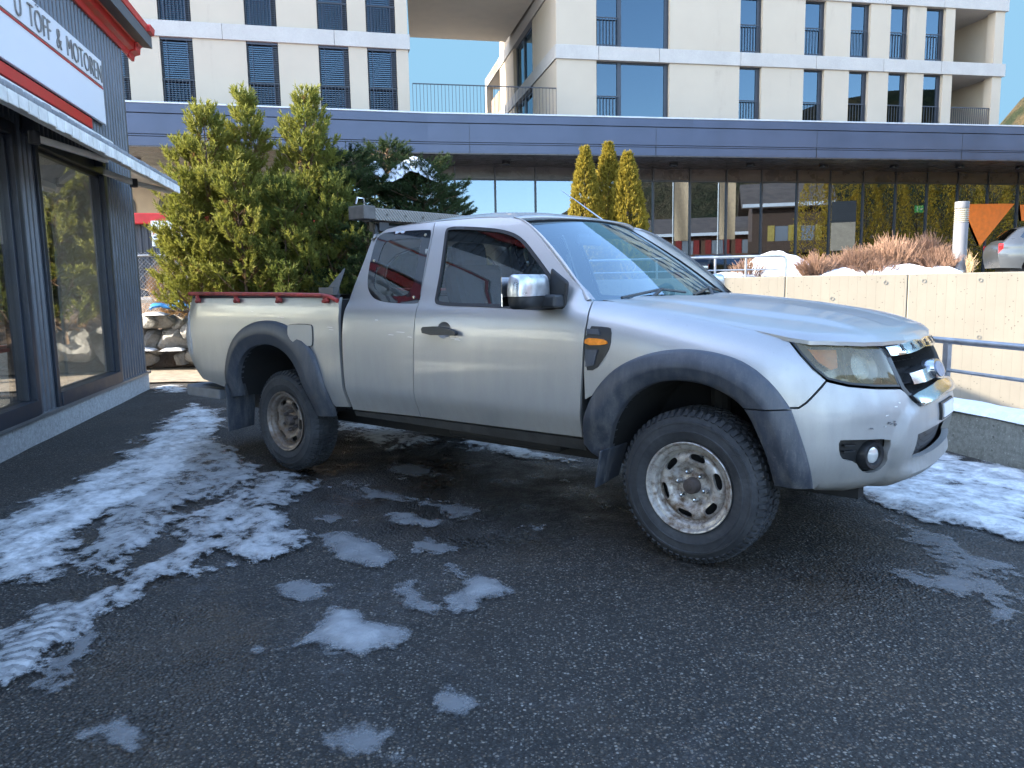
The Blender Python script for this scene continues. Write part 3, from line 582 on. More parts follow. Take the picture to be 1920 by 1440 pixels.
def window(parent, a, b, z0, z1, railing=True, blind=False, split=None, tf=None, rail_w=None):
    T = tf or (lambda x, y, z: (x, y, z)); d0 = .13; fw = .055
    f = MB().box(a, a + fw, d0, d0 + .09, z0, z1).box(b - fw, b, d0, d0 + .09, z0, z1).box(a + fw, b - fw, d0, d0 + .09, z1 - fw, z1).box(a + fw, b - fw, d0, d0 + .09, z0, z0 + fw)
    f.box(b - .15, b - fw, d0 + .01, d0 + .085, z0 + fw, z1 - fw)
    if split: f.box(split - .07, split + .07, d0 - .012, d0 + .092, z0 + fw, z1 - fw)
    fo = remap(f, T).build('window', M_frame, parent)
    remap(MB().box(a + .03, b - .03, d0 + .04, d0 + .046, z0 + .03, z1 - .03), T).build('pane', M_wglass, fo)
    remap(MB().box(a, b, d0 + .32, d0 + .33, z0, z1), T).build('dark_room_backing', bpy.data.materials.get('room_dark') or mat('room_dark', (.05, .05, .055), .9), fo)  # dark sheet behind the pane stands in for the unlit room
    if railing:
        e = rail_w or b - .1; r = MB().box(a, e, .03, .055, z0 + .92, z0 + .955).box(a, e, .03, .055, z0 + .05, z0 + .08); n = max(3, int((e - a) / .105))
        for k in range(n + 1): x = a + (e - a) * k / n; r.box(x - .008, x + .008, .034, .050, z0 + .08, z0 + .92)
        remap(r, T).build('railing', M_rail, fo)
    if blind:
        bl = MB(); n = int((z1 - z0) / .062)
        for k in range(n):
            z = z0 + .03 + k * .062
            tilt = .012 if k > n * .42 else .021
            bl.add([(a + .015, .05, z), (b - .015, .05, z), (b - .015, .105, z + tilt), (a + .015, .105, z + tilt), (a + .015, .05, z + .006), (b - .015, .05, z + .006), (b - .015, .105, z + tilt + .006), (a + .015, .105, z + tilt + .006)], [(0, 1, 2, 3), (4, 7, 6, 5), (0, 4, 5, 1), (3, 2, 6, 7)])
        for x in (a + .17, b - .17, ): bl.box(x - .006, x + .006, .046, .05, z0, z1)
        bl.box(a + .005, b - .005, .04, .115, z1 - .06, z1 - .002); remap(bl, T).build('blind', M_blind, fo)
        r = MB(); zt = z0 + (z1 - z0) * .42; r.box(a, b, .075 - .05, .04, zt, zt + .035)
        for k in range(9): x = a + (b - a) * (k + .5) / 9; r.box(x - .007, x + .007, .028, .038, z0 + .02, zt)
        remap(r, T).build('railing', M_rail, fo)
small = [(6.58, 7.42), (9.05, 9.86), (10.85, 11.64), (12.45, 13.22), (13.91, 14.72)]; big = (1.38, 3.99); XE = 15.12; XR1 = 17.28
rows = [(Z0, ZB0), (ZB1, ZC0), (ZC1, 13.3)]
for z0, z1 in rows:
    wall_with_holes('wall', 0, XE, z0, z1, [big] + small, apt)
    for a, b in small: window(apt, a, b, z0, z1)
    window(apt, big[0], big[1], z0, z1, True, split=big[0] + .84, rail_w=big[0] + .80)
for z0, z1 in ((ZB0, ZB1), (ZC0, ZC1), (13.3, 13.9)):
    mb = MB(); cuts = [-.04, 1.45, 3.6, 6.6, 9.5, 12.2, 14.6, XR1 + .08]
    for a, b in zip(cuts[:-1], cuts[1:]): mb.box(a + .006, b - .006, -.06, 10.0, z0, z1)
    mb.build('concrete_band', M_band, apt, bevel=.01)
MB().box(-.2, XR1 + .2, -.3, 10.2, 13.9, 14.1).build('roof', M_band, apt)
# loggia at the right end
for z0, z1 in rows:
    MB().box(XE, XE + .02, 0.35, 2.6, z0, z1).box(XE, XR1, 2.6, 2.9, z0, z1).build('loggia_wall', M_rend, apt); MB().box(XR1 - .42, XR1 - .02, .02, .40, z0, z1).box(XR1 - .25, XR1 - .02, .40, 2.9, z0, z1).build('end_wall', M_rend, apt)
    r = MB().box(XE, XR1 - .43, .05, .075, z0 + .92, z0 + .955); n = 19
    for k in range(n + 1): x = XE + .02 + (XR1 - .47 - XE) * k / n; r.box(x - .008, x + .008, .054, .07, z0, z0 + .92)
    if z0 == Z0: r.build('loggia_railing', M_rail, apt)
MB().box(0, XR1, 9.6, 9.9, Z0, 13.3).box(XR1 - .3, XR1 - .03, 2.9, 9.6, Z0, 13.3).build('rear_wall', M_rend, apt)
# stains that run down from the bands are in the band material; side wall facing left
TS = lambda x, y, z: (y, x, z)      # side wall: along depth
for z0, z1 in rows[:2]: 
    wall_with_holes('side_wall', .35, 9.6, z0, z1, [(3.45, 6.9)], apt, tf=TS)
    window(apt, 3.45, 6.9, z0, z1, False, split=5.4, tf=TS)
wall_with_holes('side_wall', .35, 9.6, ZC1, 13.3, [], apt, tf=TS)
for z0, z1 in ((ZB0, ZB1), (ZC0, ZC1)): remap(MB().box(.0, 13.5, -.05, .0, z0, z1), TS).build('side_band', M_band, apt)
MB().box(-.05, 3, 10.0, 13.6, ZC0, ZC1).box(-.05, 3, 10, 13.6, ZB0, ZB1).build('balcony_slab', M_rend, apt, bevel=.01); MB().box(-.05, .28, 13.2, 13.6, Z0, ZB0).box(-.05, .28, 13.2, 13.6, ZB1, ZC0).build('balcony_column', M_rend, apt)
MB().box(-.02, .03, 10.0, 12.2, ZB1, ZB1 + .95).build('balcony_screen', mat('timber_screen', (.2, .14, .1), .7), apt)
# left block shares the storeys
LROT = rot_of(LD)
lb = root('apartment_wing', (-11, 23.31, 0), LROT, 'beige apartment wing with dark slatted blinds on the left above the pines', 'building')
lw_ = [(-3.9, -3.0), (-2.2, -1.3), (-.95, .015), (.89, 1.80), (3.30, 4.22), (5.41, 6.32), (6.88, 7.79)]; LX = 8.16
for z0, z1 in rows:
    wall_with_holes('wall', -6, LX, z0, z1, lw_, lb)
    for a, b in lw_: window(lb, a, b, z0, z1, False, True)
for z0, z1 in ((ZB0, ZB1), (ZC0, ZC1), (13.3, 13.9)):
    mb = MB(); cuts = [-6, -1.5, 2.65, 5.9, LX + .06]
    for a, b in zip(cuts[:-1], cuts[1:]): mb.box(a + .004, b - .004, -.06, 9.5, z0, z1)
    mb.build('concrete_band', M_band, lb, bevel=.01)
MB().box(-6, LX, 9, 9.3, Z0, 13.3).build('rear_wall', M_rend, lb)
for z0, z1 in rows: MB().box(LX - .36, LX - .01, .36, 9, z0, z1).build('side_wall', M_rend, lb)
MB().box(-6.2, LX + .2, -.3, 9.5, 13.9, 14.1).build('roof', M_band, lb)
# slab bridging the gap: underside at 11.5
sb = MB(); c4 = [(-3.10, 25.4), (1.64, 26.4), (-.02, 33.96), (-3.97, 33.1)]; sb.prism([(a, b) for a, b in c4], lambda a, b, h: (a - 1.67, b - 26.5, h), 11.42, 13.88)
remap(sb, lambda x, y, z: (x * RD.x + y * RD.y, -x * RD.y + y * RD.x, z)).build('bridge_slab', M_sof, apt)

# ------------------------------------------------------------------ podium with glazed ground floor
M_fas = mat('blue_grey_fascia', (.055, .067, .103), .36, .55, (.7, .16)); M_cap = mat('fascia_cap', (.42, .43, .45), .4, .5)
M_cglass = glass('curtain_glass', (.20, .21, .21), .19, .0015, gl=(.58, .76, 1)); M_mull = mat('mullion', (.035, .038, .045), .4, .5)
FL_ = [(-22, 19.7), (-10.9, 22.62), (-2.5, 24.8), (1.57, 25.52), (6.2, 26.42), (18.75, 28.75), (34, 31.8)]
pod = root('glazed_shop_building', (1.57, 25.52, 0), 0, 'long glazed commercial building with blue-grey metal fascia across the background', 'building')
OFF = Vector((1.57, 25.52, 0))
def strip(z0, z1, push, th, m, name, gaps=(), bevel=0):
    for k in range(len(FL_) - 1):
        a, b = Vector((*FL_[k], 0)), Vector((*FL_[k + 1], 0)); d = (b - a).normalized(); n_ = Vector((d.y, -d.x, 0)); L = (b - a).length
        o = MB().box(0, L, -push, th, z0, z1).build(name, m, pod, bevel=bevel); o.location = a - OFF; o.rotation_euler = (0, 0, rot_of(d))
strip(5.41, 5.66, .0, .5, M_fas, 'fascia_panel'); strip(5.68, 5.72, .0, .5, M_fas, 'fascia_panel'); strip(5.74, 6.30, .012, .5, M_fas, 'fascia_panel'); strip(6.325, 6.575, .035, .5, M_fas, 'fascia_panel')
strip(5.40, 6.56, -.05, .4, mat('fascia_joint', (.012, .013, .016), .6), 'fascia_backing'); strip(6.58, 6.63, .06, 1.2, M_cap, 'fascia_cap', bevel=.006)
for px in (880, 1230, 1532, 1805, 470): # joints between the long metal sheets
    d = ray(px, 250); 
    for k in range(len(FL_) - 1):
        a, b = np.array(FL_[k]), np.array(FL_[k + 1]); t = np.linalg.solve(np.array([[d[0], -(b - a)[0]], [d[1], -(b - a)[1]]]), a)
        if 0 <= t[1] <= 1:
            p_ = a + (b - a) * t[1]; dd = Vector((*(b - a), 0)).normalized(); o = MB().box(-.007, .007, -.017, .0, 5.41, 6.3).build('sheet_joint', bpy.data.materials['fascia_joint'], pod); o.location = Vector((*p_, 0)) - OFF; o.rotation_euler = (0, 0, rot_of(dd))
rf = MB(); rf.prism(FL_ + [(34, 60), (-22, 60)], lambda a, b, h: (a - OFF.x, b - OFF.y, h), 6.42, 6.5); rf.build('podium_roof', M_cap, pod)
GP0, GD = (1.0, 28.0), RD
def gpt(px): return hit(px, 420, GP0, GD)[0]
M_soff = mat('dark_soffit', (.045, .040, .040), .28, .35, (1.5, .3), None, 0, .5, (1, 12, 1)); sofp = MB(); sofp.prism(FL_ + [(34, 34.6), (-22, 24.2)], lambda a, b, h: (a - OFF.x, b - OFF.y, h), 5.37, 5.405); sofp.build('soffit', M_soff, pod)
mx = [640, 705, 780, 855, 930, 1005, 1081, 1155, 1224.5, 1293.5, 1361.5, 1427, 1493, 1555, 1616.5, 1677, 1735.5, 1793, 1849, 1905]; ms = [gpt(q) for q in mx]; stp = ms[-1] - ms[-2]
while ms[-1] < 27: ms.append(ms[-1] + stp)
gl_root = root('curtain_wall', (GP0[0], GP0[1], 0), rot_of(GD)); gl_root.parent = pod; gl_root.location = Vector((*GP0, 0)) - OFF
ZT = 4.93; ZG = 1.10
for k in range(len(ms) - 1):
    a, b = ms[k], ms[k + 1]
    MB().box(a + .02, b - .02, .03, .036, ZG + .05, ZT - .03).build('glass_panel', M_cglass, gl_root)
    MB().box(a + .02, b - .02, .02, .05, ZT + .03, 5.37).build('spandrel_panel', M_soff, gl_root)
for a in ms: MB().box(a - .03, a + .03, -.03, .08, ZG, 5.37).build('mullion', M_mull, gl_root)
MB().box(ms[0], ms[-1], -.02, .07, ZT - .03, ZT + .03).box(ms[0], ms[-1], -.02, .07, ZG, ZG + .06).build('transom', M_mull, gl_root)
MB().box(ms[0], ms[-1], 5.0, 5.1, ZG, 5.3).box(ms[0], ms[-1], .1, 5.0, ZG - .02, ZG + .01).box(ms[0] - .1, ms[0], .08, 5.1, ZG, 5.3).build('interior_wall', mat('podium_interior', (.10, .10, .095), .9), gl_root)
# orange arrow on the glass, exit sign
M_or = mat('orange_vinyl', (.75, .17, .01), .5)
def gl_poly(pts, y0, y1, m, name):
    pl = [hit(a, b, GP0, GD) for a, b in pts]; return MB().prism(pl, lambda a, b, h: (a, h, b), y0, y1).build(name, m, gl_root)
gl_poly([(1802, 383), (1901, 382), (1836, 462)], -.036, -.031, M_or, 'orange_arrow'); gl_poly([(1911, 384), (1925, 384), (1925, 414), (1914, 414)], -.036, -.031, M_or, 'orange_arrow')
ex = N('exit_sign_light'); ex.set(Base_Color=(.02, .4, .1), Emission_Color=(.05, .75, .25), Emission_Strength=.8)
s_, z_ = hit(1744, 389, GP0, GD); Dx = s_
er = root('exit_sign', tuple(Vector((*GP0, 0)) + GD * s_ + Vector((-GD.y, GD.x, 0)) * .6), rot_of(GD), 'small green emergency exit sign with arrow behind the glazing', 'exit sign')
MB().box(-.19, .19, 0, .05, z_ - .14, z_ + .14).build('sign_box', ex.m, er, bevel=.01)
xm_ = MB().prism([(.02, -.03), (.10, -.03), (.10, -.07), (.16, 0), (.10, .07), (.10, .03), (.02, .03)], lambda a, b, h: (a, h, b + z_), -.006, -.001).box(-.12, -.06, -.006, -.001, z_ - .08, z_ + .06).lathe([(0, -.006), (.028, -.006), (.028, -.001)], (-.08, 0, z_ + .09), 'y', 10); em = N('exit_pictogram'); em.set(Base_Color=(.9, .9, .9), Emission_Color=(.9, 1, .9), Emission_Strength=.8); xm_.build('pictogram', em.m, er)
er.location.z = 0
MB().box(-.01, .01, .02, .04, z_ + .14, 5.37).build('hanger', M_mull, er)
# round downlights under the soffit
for px, py in ((949, 303), (1118, 304), (1263, 306), (1407, 307), (1544, 309), (1676, 310), (1800, 310), (1912, 312), (255, 300), (652, 296)):
    d = ray(px, py); t = (5.37 - CAM_H) / d[2]; p = Vector((d[0] * t, d[1] * t, 5.37)); o = MB().lathe([(.0, .0), (.13, 0), (.15, -.03), (.15, -.10), (.10, -.11), (0, -.07)], n=18).build('soffit_lamp', M_mull if px > 700 else M_cap, pod, smooth=40); o.location = p - OFF
# railing on the podium roof between the two blocks
pr = root('roof_railing', (-2.6, 25.6, 6.63), 0, 'slim dark railing on the podium roof between the two blocks', 'railing')
a = Vector((-2.95, 25.05, 6.63)); b = Vector((1.62, 25.98, 6.63)); m = MB(); m.bar(a + Vector((0, 0, .93)), b + Vector((0, 0, .93)), .03, .03); m.bar(a + Vector((0, 0, .07)), b + Vector((0, 0, .07)), .02, .02)
remap(m, lambda x, y, z: (x + 2.6, y - 25.6, z - 6.63)).build('rails', M_rail, pr)
m = MB()
for k in range(42): c = a.lerp(b, k / 41); m.box(c.x - .007 + 2.6, c.x + .007 + 2.6, c.y - .007 - 25.6, c.y + .007 - 25.6, 0, .93)
m.build('balusters', M_rail, pr)

# ------------------------------------------------------------------ further back on the left: red-topped shop, beige house
rs = root('rear_shop_building', (-11.5, 19.6, 0), R(14), 'small dark shed with red fascia and white sign behind the wire fence', 'building')
remap(corr(0, 6.4, 0, 2.95, .16, .03), lambda x, y, z: (x, y, z)).build('cladding', mat('dark_shed_cladding', (.05, .05, .056), .6), rs); MB().box(0, 6.4, .03, 4, 0, 3.1).build('wall_body', M_dark, rs); MB().box(-.2, 6.6, -.25, 4.2, 2.95, 3.22).build('red_fascia', M_red, rs, bevel=.02); MB().box(2.4, 2.5, -.06, -.035, 0, 2.95).build('corner_post', M_clad, rs)
s2 = root('board_sign', (-10.2, 18.95, 0), R(14), 'white sign board with red lettering on the dark shed behind the fence', 'sign')
s2.location = (at(307, 437, 19.3).x - .0, 19.3 + .0, 0)
zc = at(307, 437, 19.3).z; MB().box(-.28, .62, .0, .04, zc - .32, zc + .30).build('board', M_white, s2, bevel=.005); lt = text_mb('ACTUN', .13, .002); remap(lt, lambda x, y, z: (x * 1.25 - .26, -.003 - z, y + zc - .04)).build('lettering', M_red, s2); MB().box(-.24, .5, -.004, -.001, zc - .12, zc - .08).build('text_line', M_dark, s2)
MB().box(-.2, -.16, .04, .08, 0, zc - .2).box(.5, .54, .04, .08, 0, zc - .2).build('post', M_dark, s2)
hs = root('beige_house', (-19.5, 38, 0), R(8), 'sunlit beige house with arched windows far behind the shed', 'house')
MB().box(0, 14, 0, 8, 0, 6.6).build('wall', mat('house_plaster', (.62, .50, .36), .9, 0, (2, .08)), hs); M_hw = mat('house_window_dark', (.08, .08, .09), .3)
for k in range(7):
    for z in (2.9, 4.7):
        f = MB(); x = .9 + k * 1.9; pts = [(-.42, 0), (.42, 0), (.42, .75)] + [(.42 * math.cos(t), .75 + .42 * math.sin(t)) for t in np.linspace(.3, 2.84, 7)] + [(-.42, .75)]; f.prism(pts, lambda a, b, h: (x + a, h, z + b), -.03, .02); f.build('window', M_hw, hs)
MB().prism([(-.4, 6.55), (7, 10), (14.4, 6.55)], lambda a, b, h: (a, h, b), -.4, 8.4).build('roof', mat('house_roof', (.2, .1, .07), .8), hs)
for z in (2.5, 4.35): MB().box(5, 13.5, -.9, 0, z, z + .12).build('balcony', M_white, hs)
# ------------------------------------------------------------------ pickup: body surface
def _lerp(tab,v):
    t=np.array(tab); return np.interp(v,t[:,0],t[:,1])
def _sm(tab,v):  # smoothed piecewise-linear (3-tap box)
    return sum(w*_lerp(tab,np.asarray(v)+d) for d,w in ((-.018,.25),(0,.5),(.018,.25)))
_N_=2.6;_A=.77;_X0=.05;_HW=.89
_th=np.linspace(0,np.pi/2,400)
_cx=_X0+_A*np.sin(_th)**(2/_N_); _cy=-_HW*np.cos(_th)**(2/_N_)
_cl=_X0+np.concatenate([[0],np.cumsum(np.hypot(np.diff(_cx),np.diff(_cy)))])
UEND=_cl[-1]
_XR=-4.10;_RR=.12
def base(u):
    u=np.asarray(u,float)
    x=np.where(u<=_X0,u,np.interp(u,_cl,_cx)); y=np.where(u<=_X0,-_HW,np.interp(u,_cl,_cy))
    a=np.clip((_XR-u)/_RR,0,np.pi/2); arc=u<_XR
    x=np.where(arc,_XR-_RR*np.sin(a)-0*u,x); y=np.where(arc,-_HW+_RR*(1-np.cos(a))+np.clip(_XR-u-_RR*np.pi/2,0,9),y)
    return x,y
SIDE_P=[(.30,.12),(.42,.09),(.5,.058),(.605,.014),(.64,.006),(.72,.002),(.85,0),(.95,.003),(1.03,.012),(1.09,.025),(1.125,.04),(1.145,.055),(1.2,.079),(1.3,.121),(1.4,.163),(1.5,.207),(1.56,.234),(1.60,.256),(1.64,.29)]
BED_P=[(.30,.13),(.5,.058),(.605,.016),(.64,.007),(.72,.004),(.9,0),(1.05,.004),(1.13,.012),(1.18,.022),(1.23,.05)]
FEND_P=[(.30,.13),(.5,.058),(.605,.014),(.64,.006),(.72,.002),(.85,0),(.95,.004),(1.03,.016),(1.09,.04),(1.13,.075),(1.16,.12),(1.20,.20)]
FRONT_P=[(.30,.16),(.36,.10),(.42,.045),(.5,.012),(.56,.0),(.66,.0),(.72,.01),(.8,.035),(.88,.065),(.95,.10),(1.0,.14),(1.05,.20)]
REAR_P=[(.3,.3),(.5,.19),(.6,.10),(.68,.04),(.76,.012),(.9,0),(1.05,.03),(1.15,.06),(1.23,.09)]
def ss(a,b,v): t=np.clip((v-a)/(b-a),0,1); return t*t*(3-2*t)
def ins(u,z):
    u=np.asarray(u,float); z=np.asarray(z,float)
    s=_sm(SIDE_P,z); bd=_sm(BED_P,z); sh=.145*ss(-.60,.50,u); fe=_sm(FEND_P,z+sh); fr=_sm(FRONT_P,z); re=_sm(REAR_P,z)
    s=np.where(u<-2.285,bd,s)
    w=ss(-.62,-.40,u); s=s*(1-w)+fe*w
    w=ss(.25,.95,u); s=s*(1-w)+fr*w
    w=1-ss(-4.22,-3.95,u); s=s*(1-w)+re*w
    return s
def body_pt(u,z,off=0.):
    u=np.asarray(u,float); z=np.asarray(z,float)+0*u
    e=1e-3; x1,y1=base(u-e); x2,y2=base(u+e); tx,ty=x2-x1,y2-y1; L=np.hypot(tx,ty)+1e-12
    nx,ny=ty/L,-tx/L   # outward for right side (heading +x, y negative): normal -y
    x,y=base(u); i=off-ins(u,z)
    return np.stack([x+nx*i,y+ny*i,z],-1)
def BW(u, z, off=0.):
    """body surface continued across the nose to the other side"""
    u = np.asarray(u, float); m = u > UEND; P = body_pt(np.where(m, 2 * UEND - u, u), z, off); P[..., 1] = np.where(m, -P[..., 1], P[..., 1]); return P
def densify(L, st=.02, closed=True):
    o = []; n = len(L)
    for i in range(n if closed else n - 1):
        a, b = np.array(L[i]), np.array(L[(i + 1) % n]); k = max(1, int(math.ceil(np.linalg.norm(b - a) / st)))
        o += [tuple(a + (b - a) * j / k) for j in range(k)]
    if not closed: o.append(tuple(L[-1]))
    return o
def chaikin(L, it=2, closed=True):
    for _ in range(it):
        o = []; n = len(L)
        if not closed: o.append(L[0])
        for i in range(n if closed else n - 1):
            a, b = np.array(L[i]), np.array(L[(i + 1) % n]); o += [tuple(a * .75 + b * .25), tuple(a * .25 + b * .75)]
        if not closed: o.append(L[-1])
        L = o
    return L
def area2(L): L = np.array(L); x, y = L[:, 0], L[:, 1]; return float((x * np.roll(y, -1) - np.roll(x, -1) * y).sum())
def shrink(L, d):
    L = np.array(L); s = 1 if area2(L) > 0 else -1; t = np.roll(L, -1, 0) - np.roll(L, 1, 0); t /= np.linalg.norm(t, axis=1)[:, None] + 1e-12
    return [tuple(q) for q in L + s * d * np.stack([-t[:, 1], t[:, 0]], 1)]
def panel(outline, holes=(), sp=.03, off=0., flange=.014, fn=BW, gap=.0025, st=.02, lip=None):
    """one smooth sheet of the body inside an outline (with holes), edges folded inwards"""
    O_ = densify(outline, st); O_ = shrink(O_, gap) if gap else O_
    H_ = [densify(h, st * .7) for h in holes]
    pts = []; edges = []
    for Lp in [O_] + H_:
        b = len(pts); pts += Lp; edges += [(b + i, b + (i + 1) % len(Lp)) for i in range(len(Lp))]
    A = np.array(O_); x0, y0 = A.min(0); x1, y1 = A.max(0)
    gx = np.arange(x0 + sp / 2, x1, sp); gy = np.arange(y0 + sp / 2, y1, sp * .87)
    if len(gx) and len(gy):
        X, Y = np.meshgrid(gx, gy); X = X + (np.arange(len(gy)) % 2)[:, None] * sp / 2; Q = np.stack([X, Y], -1).reshape(-1, 2)
        k = poly_dist(Q, O_) > sp * .45
        for h in H_: k &= poly_dist(Q, h) < -sp * .45
        pts += [tuple(q) for q in Q[k]]
    v, e, f, _, _, _ = delaunay_2d_cdt([Vector(q) for q in pts], edges, [], 0, 1e-6)
    v = np.array([q[:] for q in v]); f = np.array([t for t in f if len(t) == 3]); c = v[f].mean(1)
    k = poly_inside(c, O_)
    for h in H_: k &= ~poly_inside(c, h)
    f = f[k]; a = v[f]; ar = (a[:, 1, 0] - a[:, 0, 0]) * (a[:, 2, 1] - a[:, 0, 1]) - (a[:, 2, 0] - a[:, 0, 0]) * (a[:, 1, 1] - a[:, 0, 1]); f = f[np.abs(ar) > 1e-10]; ar = ar[np.abs(ar) > 1e-10]; f[ar < 0] = f[ar < 0][:, ::-1]
    of = off(v[:, 0], v[:, 1]) if callable(off) else off
    P = fn(v[:, 0], v[:, 1], of); m = MB(); m.add(P, f)
    if flange:
        ed = {}
        for t in f:
            for i in range(3): a_, b_ = int(t[i]), int(t[(i + 1) % 3]); ed[(a_, b_)] = 1
        bd = [(a_, b_) for a_, b_ in ed if (b_, a_) not in ed]; ids = sorted({i for q in bd for i in q}); mp = {i: len(P) + k for k, i in enumerate(ids)}
        o2 = (of[ids] if isinstance(of, np.ndarray) else of) - flange
        P2 = fn(v[ids, 0], v[ids, 1], o2); m.v += [tuple(map(float, q)) for q in P2]; m.f += [(b_, a_, mp[a_], mp[b_]) for a_, b_ in bd]
    return m
def psurf(pts, st=.02): return densify(pts, st)

# ------------------------------------------------------------------ pickup: materials
def paint(name, base, dirt=1.0):
    q = N(name); c = q.coord(); sx = q.n('ShaderNodeSeparateXYZ'); q.l(c, sx.inputs[0])
    fl = q.noise(900, c, 1, .5); st = q.noise(7, c, 5, .65, stretch=(2.2, 2.2, .35)); n1 = q.noise(2.2, c, 5, .6); sp = q.noise(60, c, 3, .7)
    b = q.mix(q.ramp(fl, .3, .7), tuple(v * .93 for v in base), tuple(v * 1.07 for v in base))
    low = q.ramp(sx.outputs[2], 1.05, .45)               # road dirt thickens towards the sills: thrown up by the wheels
    d = q.math('MULTIPLY', q.math('ADD', q.math('MULTIPLY', q.ramp(st, .35, .75), .5), q.math('MULTIPLY', q.ramp(n1, .35, .7), .5)), low)
    d = q.math('MULTIPLY', q.math('ADD', d, q.math('MULTIPLY', q.math('GREATER_THAN', sp, .68), .2)), .75 * dirt)
    b = q.mix(d, b, (.20, .18, .155))
    q.set(Base_Color=b, Metallic=q.ramp(d, 0, .5, .76, .15), Roughness=q.ramp(d, 0, .5, .42, .7), Coat_Weight=q.ramp(d, 0, .4, .40, .06), Coat_Roughness=.06)
    return q.m
def flare_mat():
    q = N('grey_plastic_flare'); c = q.coord(); n1 = q.noise(5, c, 5, .65); st = q.noise(16, c, 5, .7, stretch=(1.5, 1.5, .3)); sp = q.noise(85, c, 4, .75)
    sx = q.n('ShaderNodeSeparateXYZ'); q.l(c, sx.inputs[0]); low = q.ramp(sx.outputs[2], 1.0, .55, .25, 1.)
    d = q.math('MULTIPLY', q.math('ADD', q.math('MULTIPLY', q.ramp(st, .45, .75), .7), q.math('MULTIPLY', q.ramp(sp, .55, .72), .5)), low)
    q.set(Base_Color=q.mix(q.math('MINIMUM', d, .9), q.mix(q.ramp(n1, .3, .7), (.030, .036, .050), (.050, .058, .076)), (.17, .165, .16)), Roughness=q.ramp(d, 0, .5, .42, .75)); q.bump(q.math('ADD', sp, q.noise(300, c, 2)), .12, .004); return q.m
M_paint = paint('silver_paint', (.41, .405, .40)); M_plast = flare_mat(); M_bplast = mat('black_plastic', (.016, .017, .019), .45, 0, (12, .2))
M_chrome = mat('chrome_trim', (.55, .57, .60), .16, .95, (10, .08)); M_under = mat('underbody_black', (.012, .012, .013), .8, 0, (9, .4)); M_well = mat('wheel_well_black', (.008, .008, .009), .9, 0, (9, .4))
M_trim = mat('cab_trim_grey', (.06, .062, .066), .75, 0, (10, .2)); M_seat = mat('seat_cloth', (.045, .047, .052), .95, 0, (40, .25), (120, .3)); M_liner = mat('headliner', (.30, .30, .29), .9, 0, (20, .08))
M_glF = glass('door_glass', (.60, .66, .64), .09, .003); M_glR = glass('rear_side_glass', (.50, .56, .55), .10, .003); M_glW = glass('windscreen_glass', (.62, .78, .84), .24, .003, gl=(.72, .90, 1))
M_rail_red = mat('red_painted_tube', (.30, .035, .028), .5, 0, (14, .45), (60, .2)); M_amber = mat('amber_lens', (.85, .24, .02), .15, 0, (30, .25), None, .6)
M_gcap = mat('rubber_seal', (.01, .01, .011), .55, 0, None)
def rim_mat(name, base, rust):
    q = N(name); c = q.coord(); n1 = q.noise(9, c, 6, .7); n2 = q.noise(34, c, 5, .7); f = q.math('MULTIPLY', q.ramp(q.math('ADD', q.math('MULTIPLY', n1, .6), q.math('MULTIPLY', n2, .4)), .44, .62), rust)
    b = q.mix(f, base, (.13, .085, .055)); b = q.mix(q.math('MULTIPLY', q.ramp(n2, .58, .75), .6 * rust), b, (.05, .032, .022)); q.set(Base_Color=b, Metallic=q.ramp(f, 0, 1, .55, .1), Roughness=q.ramp(f, 0, 1, .38, .8)); q.bump(n2, .25, .003); return q.m
M_rimF = rim_mat('rusty_silver_rim', (.50, .47, .44), 1.0); M_rimR = rim_mat('mud_stained_rim', (.20, .17, .15), 1.0); M_hub = mat('rusty_hub', (.07, .055, .05), .7, .2, (20, .4))
def tyre_mat():
    q = N('tyre_rubber'); c = q.coord(); n1 = q.noise(6, c, 5, .65); n2 = q.noise(50, c, 4, .7)
    q.set(Base_Color=q.mix(q.math('MULTIPLY', q.ramp(n1, .35, .7), q.ramp(n2, .2, .6)), (.022, .024, .028), (.060, .062, .068)), Roughness=.72, Specular_IOR_Level=.35); q.bump(n2, .3, .004); return q.m
M_tyre = tyre_mat()
def glow_lens():
    q = N('hazed_headlight_lens'); q.t.nodes.remove(q.b); c = q.coord(); n1 = q.noise(5, c, 4, .6)
    tr = q.n('ShaderNodeBsdfTransparent'); tr.inputs[0].default_value = (.80, .80, .74, 1); df = q.n('ShaderNodeBsdfDiffuse'); df.inputs[0].default_value = (.30, .25, .15, 1); gl_ = q.n('ShaderNodeBsdfGlossy'); gl_.inputs['Roughness'].default_value = .08
    m1 = q.n('ShaderNodeMixShader'); q.l(q.ramp(n1, .35, .7, .22, .50), m1.inputs[0]); q.l(tr.outputs[0], m1.inputs[1]); q.l(df.outputs[0], m1.inputs[2])
    lw_ = q.n('ShaderNodeLayerWeight'); lw_.inputs[0].default_value = .5; fac = q.math('MULTIPLY_ADD', q.math('POWER', lw_.outputs['Facing'], 5.), .6, .045); m2 = q.n('ShaderNodeMixShader'); q.l(fac, m2.inputs[0]); q.l(m1.outputs[0], m2.inputs[1]); q.l(gl_.outputs[0], m2.inputs[2]); q.l(m2.outputs[0], q.out.inputs[0]); return q.m
M_lens = glow_lens(); M_refl = mat('lamp_reflector', (.36, .35, .31), .28, .8, (12, .15))

